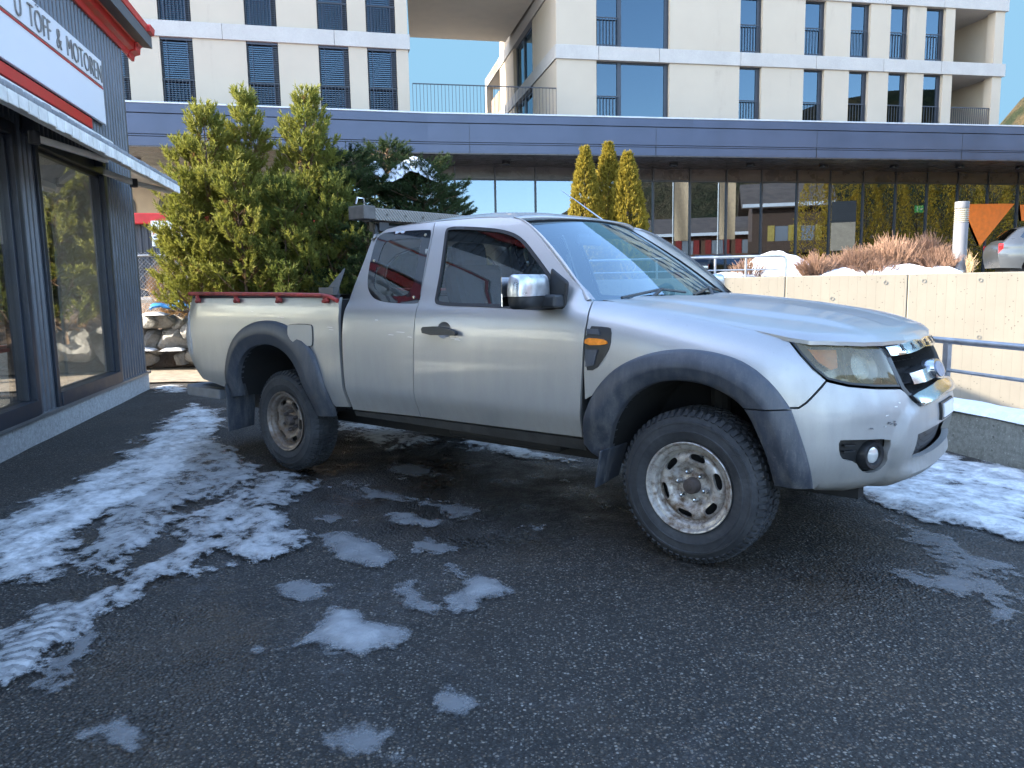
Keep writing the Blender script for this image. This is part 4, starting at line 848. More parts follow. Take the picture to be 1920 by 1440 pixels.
# ------------------------------------------------------------------ pickup: assembly (x forward, right side is -y)
TYAW = -.6843; TH = Vector((math.cos(TYAW), math.sin(TYAW), 0)); TL = Vector((-TH.y, TH.x, 0)); TO = Vector((.7566, 3.2573, 0)) + .845 * TL
truck = root('pickup_truck', tuple(TO), TYAW, 'muddy silver extended-cab pickup with dark wheel arch flares and red bed rails', 'pickup truck')
def two(m, name, material, parent=None, smooth=40, label=None, **k):
    """right-hand part and its mirrored twin"""
    a = m.build(name, material, parent or truck, smooth=smooth, fix=False, label=label, **k); b = m.mirror().build(name, material, parent or truck, smooth=smooth, fix=False, **k); return a, b
SEAM_R = [(-1.664, .499), (-1.66, .696), (-1.643, .938), (-1.646, 1.129), (-1.672, 1.381), (-1.690, 1.55), (-1.705, 1.612)]
WINF = chaikin([(-1.577, 1.57), (-1.495, 1.571), (-1.282, 1.55), (-1.163, 1.533), (-1.063, 1.505), (-.985, 1.462), (-.873, 1.371), (-.765, 1.28), (-.687, 1.204), (-.667, 1.162), (-.668, 1.122), (-.757, 1.113), (-1.101, 1.129), (-1.492, 1.136), (-1.527, 1.158), (-1.531, 1.198), (-1.544, 1.324), (-1.574, 1.479), (-1.592, 1.55)], 2)
WINR = chaikin([(-2.151, 1.560), (-2.085, 1.572), (-1.73, 1.567), (-1.704, 1.555), (-1.692, 1.466), (-1.665, 1.246), (-1.648, 1.155), (-1.665, 1.144), (-1.857, 1.147), (-2.0, 1.161), (-2.083, 1.197), (-2.141, 1.263), (-2.168, 1.394), (-2.174, 1.528)], 2)
HCUP = [( -1.415 + .052 * math.cos(t), 1.005 + .045 * math.sin(t)) for t in np.linspace(0, 2 * math.pi, 25)[:-1]]
doorf = [(-1.664, .499), (-.552, .505)] + [(-.530, .66), (-.514, .85), (-.504, 1.072), (-.512, 1.150), (-.52, 1.163), (-.698, 1.328), (-.867, 1.463), (-.990, 1.545), (-1.06, 1.578), (-1.125, 1.594), (-1.25, 1.604), (-1.4, 1.611)] + SEAM_R[::-1][:-1]
doorr = [(-2.272, .487)] + SEAM_R + [(-2.0, 1.603), (-2.10, 1.590), (-2.17, 1.555), (-2.215, 1.48), (-2.255, 1.25), (-2.272, 1.1)]
dF = two(panel(doorf, [WINF, HCUP], .03), 'front_door', M_paint); dR = two(panel(doorr, [WINR], .03), 'rear_door', M_paint)
HND = [(-1.556, 1.010), (-1.545, 1.021), (-1.465, 1.026), (-1.365, 1.018), (-1.305, 1.003), (-1.297, .992), (-1.303, .981), (-1.381, .981), (-1.481, .978), (-1.548, .988)]
def inset_ring(L, d): return [L, shrink(L, d)]
for side in (0, 1):
    sgn = (lambda m: m) if side == 0 else (lambda m: m.mirror()); B = lambda m, n_, mt, pr, sm=40, **k: sgn(m).build(n_, mt, pr, smooth=sm, fix=False, **k)
    B(panel(WINF, [shrink(densify(WINF, .02), .017)], .02, .004, .012, gap=0, st=.03), 'window_seal', M_gcap, dF[side])
    B(panel(shrink(densify(WINF, .02), .012), (), .06, -.006, 0, gap=0), 'window_glass', M_glF, dF[side])
    inR = chaikin([(-2.10, 1.50), (-2.04, 1.525), (-1.79, 1.52), (-1.765, 1.505), (-1.735, 1.30), (-1.735, 1.225), (-1.78, 1.185), (-1.93, 1.19), (-2.04, 1.215), (-2.09, 1.27)], 2)
    B(panel(WINR, [inR], .03, .001, .008, gap=0, st=.03), 'window_border', mat('printed_glass_border', (.006, .006, .008), .06, 0, None, None, 1.) if side == 0 else bpy.data.materials['printed_glass_border'], dR[side])
    B(panel(inR, (), .06, -.001, 0, gap=0), 'window_glass', M_glR, dR[side])
    B(panel(HND, (), .02, lambda u, z: .034 + 0 * u, .022, gap=0), 'handle', M_bplast, dF[side])
    B(panel(HCUP, (), .012, lambda u, z: -.024 * np.clip(1 - ((u + 1.415) / .052) ** 2 - ((z - 1.005) / .045) ** 2, 0, 1) ** .6, 0, gap=0), 'handle_cup', M_paint, dF[side], 80)
    for (bu, bz) in ((-1.745, 1.535), (-1.70, 1.18), (-2.13, 1.40)):
        p = BW(np.array([bu]), np.array([bz]))[0]; B(MB().lathe([(0, -.006), (.008, -.005), (.009, .004)], (p[0], p[1], p[2]), 'y', 10), 'window_stud', M_refl, dR[side])
# sill strips
two(panel([(-2.272, .445), (-.55, .435), (-.553, .497), (-1.664, .492), (-2.272, .480)], (), .05, -.004, .05), 'rocker_panel', mat('muddy_sill', (.035, .034, .033), .75, 0, (10, .5), (60, .3)))
# flares
def resamp(L, n):
    L = np.array(L); d = np.concatenate([[0], np.cumsum(np.linalg.norm(np.diff(L, axis=0), axis=1))]); t = np.linspace(0, d[-1], n); return np.stack([np.interp(t, d, L[:, 0]), np.interp(t, d, L[:, 1])], 1)
def smooth_open(L, it=2): return chaikin(L, it, False)
PROF = [(0., -.010), (0., .012), (.03, .022), (.10, .028), (.35, .036), (.52, .040), (.58, .036), (.80, .022), (.95, .012), (1.0, .004), (1.0, -.05)]
def flare(o, i, n=40):
    o, i = resamp(o, n), resamp(i, n); m = MB(); k = len(PROF); V = []
    for t, of in PROF:
        q = o * (1 - t) + i * t; V.append(BW(q[:, 0], q[:, 1], of))
    V = np.array(V); m.add(V.reshape(-1, 3), [(a * n + j, a * n + j + 1, (a + 1) * n + j + 1, (a + 1) * n + j) for a in range(k - 1) for j in range(n - 1)])
    m.f += [tuple(a * n for a in range(k)), tuple(a * n + n - 1 for a in range(k))][:2]; return m
FFo = smooth_open([(-.541, .485), (-.523, .568), (-.497, .648), (-.433, .767), (-.319, .872), (-.16, .939), (-.011, .96), (.133, .95), (.269, .912), (.375, .829), (.442, .735)]); FFi = smooth_open([(-.442, .400), (-.384, .531), (-.338, .626), (-.287, .7), (-.237, .752), (-.13, .81), (-.016, .826), (.117, .813), (.221, .765), (.262, .728)])
FBo = smooth_open([(.445, .729), (.481, .629), (.516, .52), (.547, .405)]); FBi = smooth_open([(.266, .722), (.292, .685), (.34, .578), (.368, .501), (.388, .41)])
FRo = smooth_open([(-3.660, .465), (-3.60, .68), (-3.528, .839), (-3.391, .956), (-3.221, 1.019), (-3.061, 1.036), (-2.939, 1.03), (-2.792, .994), (-2.652, .922), (-2.55, .834), (-2.478, .675), (-2.452, .519), (-2.475, .425)]); FRi = smooth_open([(-3.52, .478), (-3.475, .649), (-3.401, .768), (-3.269, .848), (-3.072, .881), (-2.893, .844), (-2.775, .755), (-2.715, .643), (-2.685, .5), (-2.68, .41)])
two(flare(FFo, FFi), 'front_flare', M_plast); two(flare(FBo, FBi, 20), 'bumper_flare', M_plast); two(flare(FRo, FRi), 'rear_flare', M_plast)
mid = lambda o, i, t=.35: [tuple(q) for q in resamp(o, 40) * (1 - t) + resamp(i, 40) * t]
# front wing
top = [(.43, 1.018), (.35, 1.027), (.2, 1.047), (0, 1.083), (-.2, 1.121), (-.45, 1.158), (-.512, 1.160)]
two(panel([(-.504, .70)] + mid(FFo, FFi)[14:] + [(.40, .735), (.474, .738), (.502, .759), (.584, .843), (.53, .886), (.478, .943), (.437, .993)] + top + [(-.501, 1.072), (-.508, .85)], (), .03), 'front_wing', M_paint)
# bed side
fuel = chaikin([(-2.76, 1.016), (-2.57, 1.016), (-2.556, 1.0), (-2.556, .891), (-2.575, .874), (-2.69, .874), (-2.775, .93), (-2.778, .995)], 1)
def fuel_off(u, z): return .008 + .030 * np.clip((-2.56 - u) / .2, 0, 1)
bed_o = [(-2.298, 1.185), (-2.298, .50), (-2.44, .49)] + mid(FRo, FRi)[::-1][4:-4] + [(-3.72, .53), (-4.0, .575), (-4.12, .62), (-4.2, .67), (-4.27, .74), (-4.42, .74), (-4.42, 1.17), (-4.2, 1.18), (-4.0, 1.188)]
two(panel(bed_o, (), .035, 0, .02), 'bed_side', M_paint)
two(panel(fuel, (), .03, fuel_off, .012), 'fuel_flap', M_paint); two(panel(shrink(densify(fuel, .02), -.003), (), .04, lambda u, z: fuel_off(u, z) - .004, .03), 'fuel_flap_surround', M_gcap)
two(panel([(-4.385, .75), (-4.07, .76), (-4.06, .86), (-4.10, 1.02), (-4.16, 1.085), (-4.385, 1.09)], (), .025, .006, .012), 'tail_lamp', mat('clear_tail_lens', (.55, .53, .52), .12, 0, (18, .2), None, .8))
MB().box(-4.245, -4.205, -.655, .655, .72, 1.17).build('tailgate', M_paint, truck, bevel=.012)
MB().box(-4.19, -3.56, -.79, .79, .66, .69).box(-3.56, -2.50, -.42, .42, .66, .69).box(-2.50, -2.335, -.79, .79, .66, .69).box(-2.335, -2.305, -.86, .86, .62, 1.17).build('bed_floor', M_under, truck)
for s in (-1, 1): MB().box(-4.19, -2.34, s * .80 - .012, s * .80 + .012, .90, 1.15).build('bed_inner_wall', M_paint, truck)
br = MB(); us = np.linspace(-4.22, -2.30, 40); a = BW(us, 1.183 + 0 * us, .006); b = BW(us, 1.202 + 0 * us, .0); c = b + np.array([0, .075, .0]); d_ = c - np.array([0, 0, .03]); n_ = len(us)
br.add(np.concatenate([a, b, c, d_]), [(k * n_ + j, k * n_ + j + 1, (k + 1) * n_ + j + 1, (k + 1) * n_ + j) for k in range(3) for j in range(n_ - 1)]); two(br, 'bed_rail_cap', M_bplast)
rail = [(-4.10, 1.217), (-3.63, 1.213), (-2.847, 1.204), (-2.45, 1.196), (-2.37, 1.186), (-2.305, 1.163)]
rp = [tuple(BW(np.array([u]), np.array([1.17]), .014)[0][:2]) + (z,) for u, z in rail]
sr, sl_ = two(MB().tube(rp, .014, 10), 'side_rail', M_rail_red)
for bu in (-3.952, -3.432, -2.926, -2.429):
    p = BW(np.array([bu]), np.array([1.15]), 0.)[0]
    m = MB().box(p[0] - .014, p[0] + .014, p[1] - .016, p[1] + .004, 1.150, 1.205).box(p[0] - .036, p[0] + .036, p[1] - .008, p[1] + .004, 1.150, 1.166).tube([(p[0], p[1] - .014, 1.160), (p[0] + .045, p[1] - .016, 1.172)], .016, 8)
    m.build('rail_bracket', M_rail_red, sr, bevel=.004); m.mirror().build('rail_bracket', M_rail_red, sl_, bevel=.004)

# ---- bonnet, windscreen, pillars, roof
HC = [(-.60, 1.170), (-.45, 1.165), (-.2, 1.157), (0, 1.140), (.2, 1.118), (.4, 1.086), (.55, 1.052), (.65, 1.022), (.70, 1.002), (.74, .975), (.8, .93)]; HE = [(-.60, 1.168), (-.45, 1.158), (-.2, 1.121), (0, 1.083), (.2, 1.047), (.42, 1.020), (.52, 1.003), (.65, .968), (.8, .90)]
hood_o = [(-.40, -.30), (-.36, 0), (-.40, .30), (-.455, .55), (-.50, .735), (-.45, .752), (0, .752), (.40, .752), (.475, .735), (.555, .66), (.63, .56), (.675, .45), (.712, .25), (.728, 0), (.712, -.25), (.675, -.45), (.63, -.56), (.555, -.66), (.475, -.735), (.40, -.752), (0, -.752), (-.45, -.752), (-.50, -.735), (-.455, -.55)]
def HZ(x, y, off=0.):
    x = np.asarray(x, float); y = np.asarray(y, float); c = _sm(HC, x); e = _sm(HE, x); t = np.clip(np.abs(y) / .752, 0, 1)
    z = e + (c - e) * (1 - t ** 2.4) + .012 * ss(.57, .50, np.abs(y) + .06 * ss(0, .6, x)) * ss(.70, .45, x) - .006 * ss(.22, .17, np.abs(y) + .05 * x) * ss(.66, .5, x)
    dd_ = poly_dist(np.stack([x, y], -1), hood_o); z = z - (.016 * ss(.15, .5, x) + .004) * np.clip(1 - dd_ / .05, 0, 1) ** 2 * ss(-.45, -.40, x)
    return np.stack([x, y, z + off], -1)
hd_ = panel(hood_o, (), .022, 0., .016, fn=HZ, st=.015); hd_.build('bonnet', M_paint, truck, smooth=40, fix=False)
NP = 21
def wsp(a, b, lift=0.):   # windscreen: a across -1..1, b up 0..1
    y = a * (.812 * (1 - b) + .612 * b); x = (-.562 + .17 * (1 - a * a)) * (1 - b) + (-1.13 + .115 * (1 - a * a)) * b; z = 1.148 * (1 - b) + (1.572 + .028 * (1 - a * a)) * b + .018 * math.sin(math.pi * b)
    return (x + lift * .6, y, z + lift * .8)
ws = MB(); ws.grid(24, 12, lambda i, j: wsp(2 * i - 1, j)); wo = ws.build('windscreen', M_glW, truck, smooth=180, fix=False)
edge = [wsp(-1, t, .004) for t in np.linspace(0, 1, 12)] + [wsp(a, 1, .004) for a in np.linspace(-.92, .92, 14)] + [wsp(1, t, .004) for t in np.linspace(1, 0, 12)] + [wsp(a, 0, .004) for a in np.linspace(.92, -.92, 14)]
MB().tube(edge, .006, 6, closed=True).build('windscreen_seal', M_gcap, wo, smooth=60)
cw = MB(); cw.grid(24, 3, lambda i, j: (lambda a: (np.array(wsp(a, 0)) * (1 - j) + np.array([-.33 - .16 * a * a, a * .75, 1.128]) * j) - np.array([0, 0, .004 + .02 * math.sin(math.pi * j)]))(2 * i - 1)); cw.build('cowl_panel', M_bplast, truck, smooth=60, fix=False)
for ya, yb in ((-.58, -.05), (.02, .56)):
    pts = [wsp(ya / .80, .02, .012), wsp((ya * .4 + yb * .6) / .8, .075, .022), wsp(yb / .8, .045, .016)]
    wp = MB().tube(pts, .007, 6).build('wiper', M_bplast, truck, smooth=60); MB().tube([(pts[0][0] + .07, ya * .6 + yb * .4 - .1, 1.14), pts[1]], .010, 6).build('wiper_arm', M_bplast, wp, smooth=60)
RX = [(-2.24, 1.53), (-2.17, 1.557), (-2.10, 1.592), (-2.0, 1.605), (-1.7, 1.615), (-1.4, 1.613), (-1.25, 1.606), (-1.1, 1.590), (-1.0, 1.57)]; RC = [(-2.24, 1.54), (-2.17, 1.59), (-2.05, 1.628), (-1.7, 1.660), (-1.4, 1.664), (-1.2, 1.648), (-1.05, 1.618), (-.95, 1.59)]
def roof_pt(a, v):
    xf = -1.125 + .112 * (1 - v * v); x = -2.225 + a * (xf + 2.225); zr = float(_sm(RX, x)); zc = float(_sm(RC, x)); yr = -float(BW(np.array([x]), np.array([zr - .004]), -.001)[0][1]); t = abs(v)
    rib = .004 * math.sin(min(1, max(0, (a - .12) / .7)) * math.pi) * (math.cos(t * 18) if t < .75 else 0)
    return (x, v * yr, zr + (zc - zr) * (1 - t ** 3.4) + rib)
rfm = MB(); rfm.grid(60, 44, lambda a, b: roof_pt(a, math.sin((2 * b - 1) * math.pi / 2))); hb_ = [math.sin((2 * k / 44 - 1) * math.pi / 2) for k in range(45)]; rfm.add([roof_pt(1, v) for v in hb_] + [wsp(v, 1, .003) for v in hb_], [(k, k + 1, 46 + k, 45 + k) for k in range(44)]); ro = rfm.build('roof', M_paint, truck, smooth=180, fix=False); so_ = ro.modifiers.new('t', 'SOLIDIFY'); so_.thickness = .005; so_.offset = -1
lr = MB(); lr.grid(10, 10, lambda a, b: (lambda q: (q[0], q[1] * .96, q[2] - .035))(roof_pt(.03 + a * .93, 2 * b - 1))); lr.build('headliner', M_liner, truck, smooth=180, fix=False)
pA = np.array([(-.505, 1.163), (-.690, 1.335), (-.860, 1.470), (-.985, 1.552), (-1.055, 1.584), (-1.12, 1.597)]); pA = resamp(smooth_open([tuple(q) for q in pA], 1), 16); PAW = BW(pA[:, 0], pA[:, 1], .0005)
ap = MB(); V = []
for i in range(16):
    t = i / 15; e = np.array(wsp(-1, t, .006)) ; s_ = PAW[i]
    for k in range(7):
        f = k / 6; q = s_ * (1 - f) + e * f; bul = math.sin(math.pi * f) * .014; q = q + np.array([.45, -.55, .6]) * bul; V.append(q)
ap.add(V, [(i * 7 + k, i * 7 + k + 1, (i + 1) * 7 + k + 1, (i + 1) * 7 + k) for i in range(15) for k in range(6)]); two(ap, 'windscreen_pillar', M_paint, smooth=180)
# cab rear wall with window
def RWf(y, z, off=0.): y = np.asarray(y, float); z = np.asarray(z, float); return np.stack([-2.272 + np.clip(z - 1.1, 0, 1) * .10 + 0 * y - off, y, z], -1)
zs = [.49, .8, 1.1, 1.145, 1.3, 1.45, 1.53, 1.57]; er_ = [(float(BW(np.array([-2.27]), np.array([z]))[0][1]) + .01, z) for z in zs]
panel(er_ + [(-y, z) for y, z in er_[::-1]], [chaikin([(-.58, 1.18), (.58, 1.18), (.50, 1.50), (-.50, 1.50)], 2)], .06, 0, .02, fn=RWf).build('cab_rear_wall', M_paint, truck, smooth=40, fix=False)
panel(chaikin([(-.59, 1.17), (.59, 1.17), (.51, 1.51), (-.51, 1.51)], 2), (), .2, -.006, 0, fn=RWf, gap=0).build('rear_window', M_glF, truck, fix=False)
# rear guard frame carrying the tread-plate beam
rk = MB()
rk.tube([(-2.37, -.52, 1.63), (-2.37, .52, 1.63)], .02, 10)
rg = rk.build('guard_frame', M_bplast, truck, smooth=60)
for s in (-1, 1): MB().tube([(-2.335, s * .50, .7), (-2.345, s * .50, 1.3), (-2.37, s * .50, 1.63)], .022, 10).build('guard_post', M_bplast, rg, smooth=60)
bm_ = N('tread_plate'); c_ = bm_.coord(); w1 = bm_.n('ShaderNodeTexWave', wave_type='BANDS', bands_direction='DIAGONAL'); w1.inputs['Scale'].default_value = 26; bm_.l(c_, w1.inputs[0]); bm_.set(Base_Color=(.27, .245, .215), Metallic=.25, Roughness=.5); bm_.bump(w1.outputs['Fac'], .8, .008)
bo = MB().box(-2.44, -2.30, -.555, .60, 1.662, 1.738).build('guard_beam', bm_.m, rg, bevel=.004); MB().box(-2.445, -2.295, -.655, -.556, 1.665, 1.750).build('end_cap', mat('worn_grey_cap', (.12, .11, .10), .7, .3, (20, .3)), rg, bevel=.006)
MB().tube([(-2.37, -.65, 1.76), (-2.37, -.64, 1.80), (-2.37, -.59, 1.80), (-2.37, -.58, 1.75)], .006, 6).build('lashing_hook', M_chrome, rg, smooth=60)
for y in (-.46, -.30, -.14, .02, .2): MB().lathe([(0, -.006), (.007, -.005), (.008, .0)], (-2.30 + .004, y, 1.70), 'x', 8).build('bolt', M_bplast, rg)
MB().box(-2.43, -2.33, -.50, -.42, 1.60, 1.655).build('beam_foot', M_bplast, rg)
gm = MB(); gA, gB, gC, gD = Vector((-2.47, -.865, 1.20)), Vector((-2.335, -.865, 1.20)), Vector((-2.322, -.80, 1.36)), Vector((-2.335, -.81, 1.345))
for k in range(13): t = k / 12; gm.bar(gA.lerp(gB, t), gD.lerp(gC, t), .004, .004)
for k in range(11): t = k / 10; gm.bar(gA.lerp(gD, t), gB.lerp(gC, t), .004, .004)
gm.box(-2.50, -2.36, -.87, -.82, 1.20, 1.245); gm.build('mesh_guard', mat('dull_grey_mesh', (.13, .13, .13), .6, .3), rg)
# aerial on the far pillar
MB().tube([(-1.30, .60, 1.63), (-1.69, .62, 1.885)], [.006, .003], 6).build('aerial', M_chrome, truck)
MB().tube([(-1.95, .15, 1.66), (-1.95, .16, 1.70), (-1.88, .2, 1.70), (-1.88, .21, 1.66)], .006, 6).build('roof_hook', M_bplast, truck, smooth=60)

# ---- nose: headlamps, grille, bumper
HL = [(.441, .993), (.450, 1.011), (.506, 1.016), (.665, 1.008), (.791, .996), (.905, .972), (.945, .95), (.958, .872), (.970, .795), (.816, .806), (.68, .822), (.586, .845), (.532, .888), (.48, .945)]
def lens_off(u, z): return .003 + .010 * np.clip(poly_dist(np.stack([u, z], -1), HL) / .05, 0, 1) ** .5
for side in (0, 1):
    sg_ = (lambda m: m) if side == 0 else (lambda m: m.mirror()); B = lambda m, n_, mt, pr, sm=40, **k: sg_(m).build(n_, mt, pr, smooth=sm, fix=False, **k)
    hl = B(panel(HL, (), .03, -.055, .0), 'headlight', M_refl, truck); rim_ = shrink(densify(HL, .02), .011)
    B(panel(HL, [rim_], .02, .008, .05, gap=.003), 'lamp_bezel', M_bplast, hl); B(panel(shrink(densify(HL, .02), .008), (), .025, lens_off, 0, gap=0), 'lens', M_lens, hl, 180)
    B(panel([(.520, .962), (.673, .957), (.660, .884), (.622, .876), (.565, .908)], (), .03, -.028, .02), 'indicator', M_amber, hl)
    B(panel([(.49, .985), (.80, .975), (.80, .965), (.50, .972)], (), .03, -.03, .02), 'lamp_brow', M_bplast, hl)
    B(panel([(.688, .958), (.700, .958), (.700, .84), (.684, .84)], (), .03, -.02, .03), 'lamp_divider', M_bplast, hl)
    cx_, cz_ = .82, .882; bw = MB(); 
    for k in range(7):
        t = k / 6; rr = .068 * t; 
        for a in range(24): uu, zz = cx_ + rr * math.cos(2 * math.pi * a / 24) * 1.25, cz_ + rr * math.sin(2 * math.pi * a / 24); bw.v.append(tuple(BW(np.array([uu]), np.array([zz]), -.09 + .06 * t * t)[0]))
    bw.f += [(i * 24 + a, i * 24 + (a + 1) % 24, (i + 1) * 24 + (a + 1) % 24, (i + 1) * 24 + a) for i in range(6) for a in range(24)]; B(bw, 'reflector_bowl', M_refl, hl, 60)
    # fog lamp
    FG = chaikin([(.631, .605), (.66, .607), (.88, .597), (.884, .566), (.872, .536), (.884, .496), (.858, .462), (.8, .452), (.742, .475), (.713, .513), (.655, .525), (.636, .552)], 1)
    fr_ = B(panel(FG, (), .02, -.035, 0), 'fog_recess', M_bplast, truck)
    for zz in (.585, .560): B(panel([(.66, zz), (.72, zz), (.71, zz - .012), (.665, zz - .012)], (), .02, -.012, .02), 'recess_rib', M_bplast, fr_)
    n0 = BW(np.array([.805]), np.array([.530]), .0)[0]; n1 = BW(np.array([.805]), np.array([.530]), .1)[0]; nv = Vector(n1 - n0).normalized()
    mt_ = Vector((.9, -.42, 0)).normalized().to_track_quat('Z', 'Y').to_matrix().to_4x4(); mt_.translation = Vector(n0) - nv * .052
    T4 = lambda m: remap(m, lambda x, y, z: (mt_ @ Vector((x, y, z)))[:])
    B(T4(MB().lathe([(.034, 0), (.034, .035), (.040, .044), (.054, .046), (.060, .036), (.062, .0)], n=28)), 'fog_bezel', M_bplast, fr_); B(T4(MB().lathe([(0, .042), (.02, .041), (.032, .036), (.035, .028)], n=24)), 'fog_lens', mat('fog_glass', (.62, .62, .60), .1, .3, (30, .1), None, .8) if side == 0 else bpy.data.materials['fog_glass'], fr_)
    # wing vent
    vt = B(panel(chaikin([(-.503, 1.048), (-.394, 1.045), (-.364, 1.035), (-.362, .954), (-.39, .905), (-.44, .840), (-.503, .838)], 1), (), .02, .004, .01), 'wing_vent', M_bplast, truck)
    B(panel(chaikin([(-.500, .994), (-.409, .992), (-.376, .978), (-.380, .960), (-.499, .955)], 1), (), .02, .014, .012), 'side_repeater', M_amber, vt)
    B(panel([(-.495, 1.035), (-.43, 1.033), (-.42, 1.005), (-.495, 1.008)], (), .02, .010, .008), 'vent_blade', M_plast, vt); B(panel([(-.495, .940), (-.425, .940), (-.445, .865), (-.495, .855)], (), .02, .010, .008), 'vent_blade', M_plast, vt)
ULN = [(.35, .94), (.43, .936), (.575, .915), (.66, .938), (.688, .98), (.724, 1.053), (.76, 1.12)]
def bump_off(u, z):
    um = np.minimum(u, 2 * UEND - u); ul = np.interp(z, [a for a, _ in ULN], [b for _, b in ULN]); o = .020 * ss(-.014, .014, um - ul)
    o = o + .030 * ss(.475, .43, z) * ss(.93, 1.02, um) - .03 * ss(.40, .365, z) + .006 * ss(.66, .70, z) * ss(.60, .75, um) * (um < ul)
    return o
MU = lambda L: [(2 * UEND - u, z) for u, z in L[::-1]]
FB_mid = [tuple(q) for q in resamp(FBo, 16) * .7 + resamp(FBi, 16) * .3]
half = [(.565, .385)] ; up_ = FB_mid[::-1][1:] + [(.44, .733), (.474, .734), (.504, .755), (.586, .838), (.68, .816), (.816, .800), (.972, .788), (.995, .775), (1.023, .750), (1.062, .712), (1.25, .716), (1.5, .722)]
low = [(1.5, .372), (1.25, .368), (1.0, .362), (.75, .362)]
FGm = chaikin([(.631, .605), (.66, .607), (.88, .597), (.884, .566), (.872, .536), (.884, .496), (.858, .462), (.8, .452), (.742, .475), (.713, .513), (.655, .525), (.636, .552)], 1)
INT = [(1.041, .597), (1.20, .606), (UEND, .608)]; INTb = [(UEND, .485), (1.2, .488), (1.020, .497)]
int_ = INT + MU(INT)[1:] + MU(INTb) + INTb[1:]
bo_ = half + up_ + MU(up_) + MU(half) + MU(low) + low
bp = panel(bo_, [FGm, MU(FGm), int_], .028, bump_off, .03); bumper = bp.build('front_bumper', M_paint, truck, smooth=40, fix=False)
q = N('intake_mesh'); c_ = q.coord(); br_ = q.n('ShaderNodeTexBrick'); br_.inputs['Scale'].default_value = 46; q.l(c_, br_.inputs[0]); mpp = q.n('ShaderNodeMapping'); mpp.inputs['Rotation'].default_value = (R(90), 0, R(90)); q.l(c_, mpp.inputs[0]); q.l(mpp.outputs[0], br_.inputs[0]); br_.inputs['Color1'].default_value = (.004, .004, .005, 1); br_.inputs['Color2'].default_value = (.004, .004, .005, 1); br_.inputs['Mortar'].default_value = (.06, .06, .065, 1); br_.inputs['Mortar Size'].default_value = .09; q.set(Base_Color=br_.outputs[0], Roughness=.5)
panel(shrink(densify(int_, .03), -.01), (), .05, -.03, 0, gap=0).build('intake_grille', q.m, bumper, fix=False)
# paint scuffs at the corner
M_scuff = mat('scraped_primer', (.10, .10, .105), .7, 0, (30, .4)); M_scuffw = mat('scraped_white', (.62, .62, .62), .7, 0, (30, .2))
sc = random.Random(5)
for k in range(9):
    u = .74 + sc.random() * .17; z = .675 + sc.uniform(-.03, .03); l_ = sc.uniform(.006, .022); hgt_ = sc.uniform(.003, .010)
    panel([(u, z), (u + l_, z + sc.uniform(-.004, .006)), (u + l_ * .7, z + hgt_), (u + l_ * .2, z + hgt_ * 1.2)], (), .05, .0035 + .002, .002, gap=0).build('paint_scuff', M_scuff if k % 3 else M_scuffw, bumper, fix=False)
for (u, z, l_) in ((.90, .722, .02), (.93, .735, .015), (-1.37, .962, .07), (-1.34, .955, .05), (-1.42, .966, .05), (-1.80, .985, .08), (-1.86, .968, .05), (-1.70, .960, .04), (-2.42, 1.00, .06), (-2.40, .985, .05), (-1.98, 1.05, .03), (-3.25, 1.09, .03), (-2.95, 1.055, .09)):
    panel([(u, z), (u + l_, z - .002), (u + l_, z + .002), (u + l_ * .3, z + .004)], (), .05, .0012 if u < 0 else .0075, .001, gap=0).build('paint_scratch', M_scuffw, truck, fix=False)
# grille
gl_l = [(.975, .925), (.976, .872), (1.002, .791), (1.036, .757), (1.075, .745), (UEND, .765)]; gtop = [(UEND, .945), (1.2, .925)]
panel([(.955, .955)] + gl_l[1:] + MU(gl_l)[1:-1] + [(2 * UEND - .955, .955), (UEND, .99)], (), .06, -.06, 0, gap=0).build('grille_back', M_well, truck, fix=False)
fr_o = [(.955, .958), (.961, .872), (.985, .793), (1.018, .752), (1.062, .722), (UEND, .74)]; fr_i = [(.985, .92), (.988, .872), (1.014, .793), (1.042, .765), (1.075, .755), (UEND, .772)]
gf = panel(fr_o + MU(fr_o)[1:] + MU(fr_i) + fr_i[::-1][1:] if False else fr_o + MU(fr_o)[1:] + [(u, z) for u, z in (fr_i + MU(fr_i)[1:])[::-1]], (), .02, .002, .06, gap=0).build('grille_frame', M_bplast, truck, smooth=40, fix=False)
cb_t = [(.955, .958), (1.151, .962), (1.394, .974), (UEND, .980)]; cb_b = [(UEND, .930), (1.247, .922), (1.093, .918), (.968, .920)]
cb_o = cb_t + MU(cb_t)[1:] + MU(cb_b) + cb_b[1:]
cbar = panel(cb_o[::-1], (), .02, lambda u, z: .012 + .006 * np.clip(1 - ((z - .947) / .03) ** 2, 0, 1), .045, gap=.001).build('grille_top_bar', M_chrome, truck, smooth=40, fix=False)
word = 'RANGER'
for k, chh in enumerate(word):
    uc = 1.10 + k * (2 * (UEND - 1.10)) / 5; lm = text_mb(chh, .030, .001); xs_ = [v[0] for v in lm.v]; w_ = max(xs_) + min(xs_)
    remap(lm, lambda x, y, z: tuple(BW(np.array([uc + (x - w_ / 2) * 1.35]), np.array([.934 + y]), .0185 + .003 * (z > 0))[0])).build('lettering', M_bplast, cbar, fix=False)
wb = [(1.085, .842), (1.40, .858), (UEND, .862)]; wbb = [(UEND, .802), (1.40, .800), (1.095, .796)]
panel((wb + MU(wb)[1:] + MU(wbb) + wbb[1:])[::-1], (), .02, lambda u, z: .006 + .012 * np.clip((np.minimum(u, 2 * UEND - u) - 1.08) / .12, 0, 1), .06, gap=0).build('grille_wing_bar', M_chrome, truck, smooth=40, fix=False)
lb_ = [(1.03, .757), (1.10, .765), (UEND, .780)]; lbb = [(UEND, .728), (1.25, .722), (1.07, .712)]
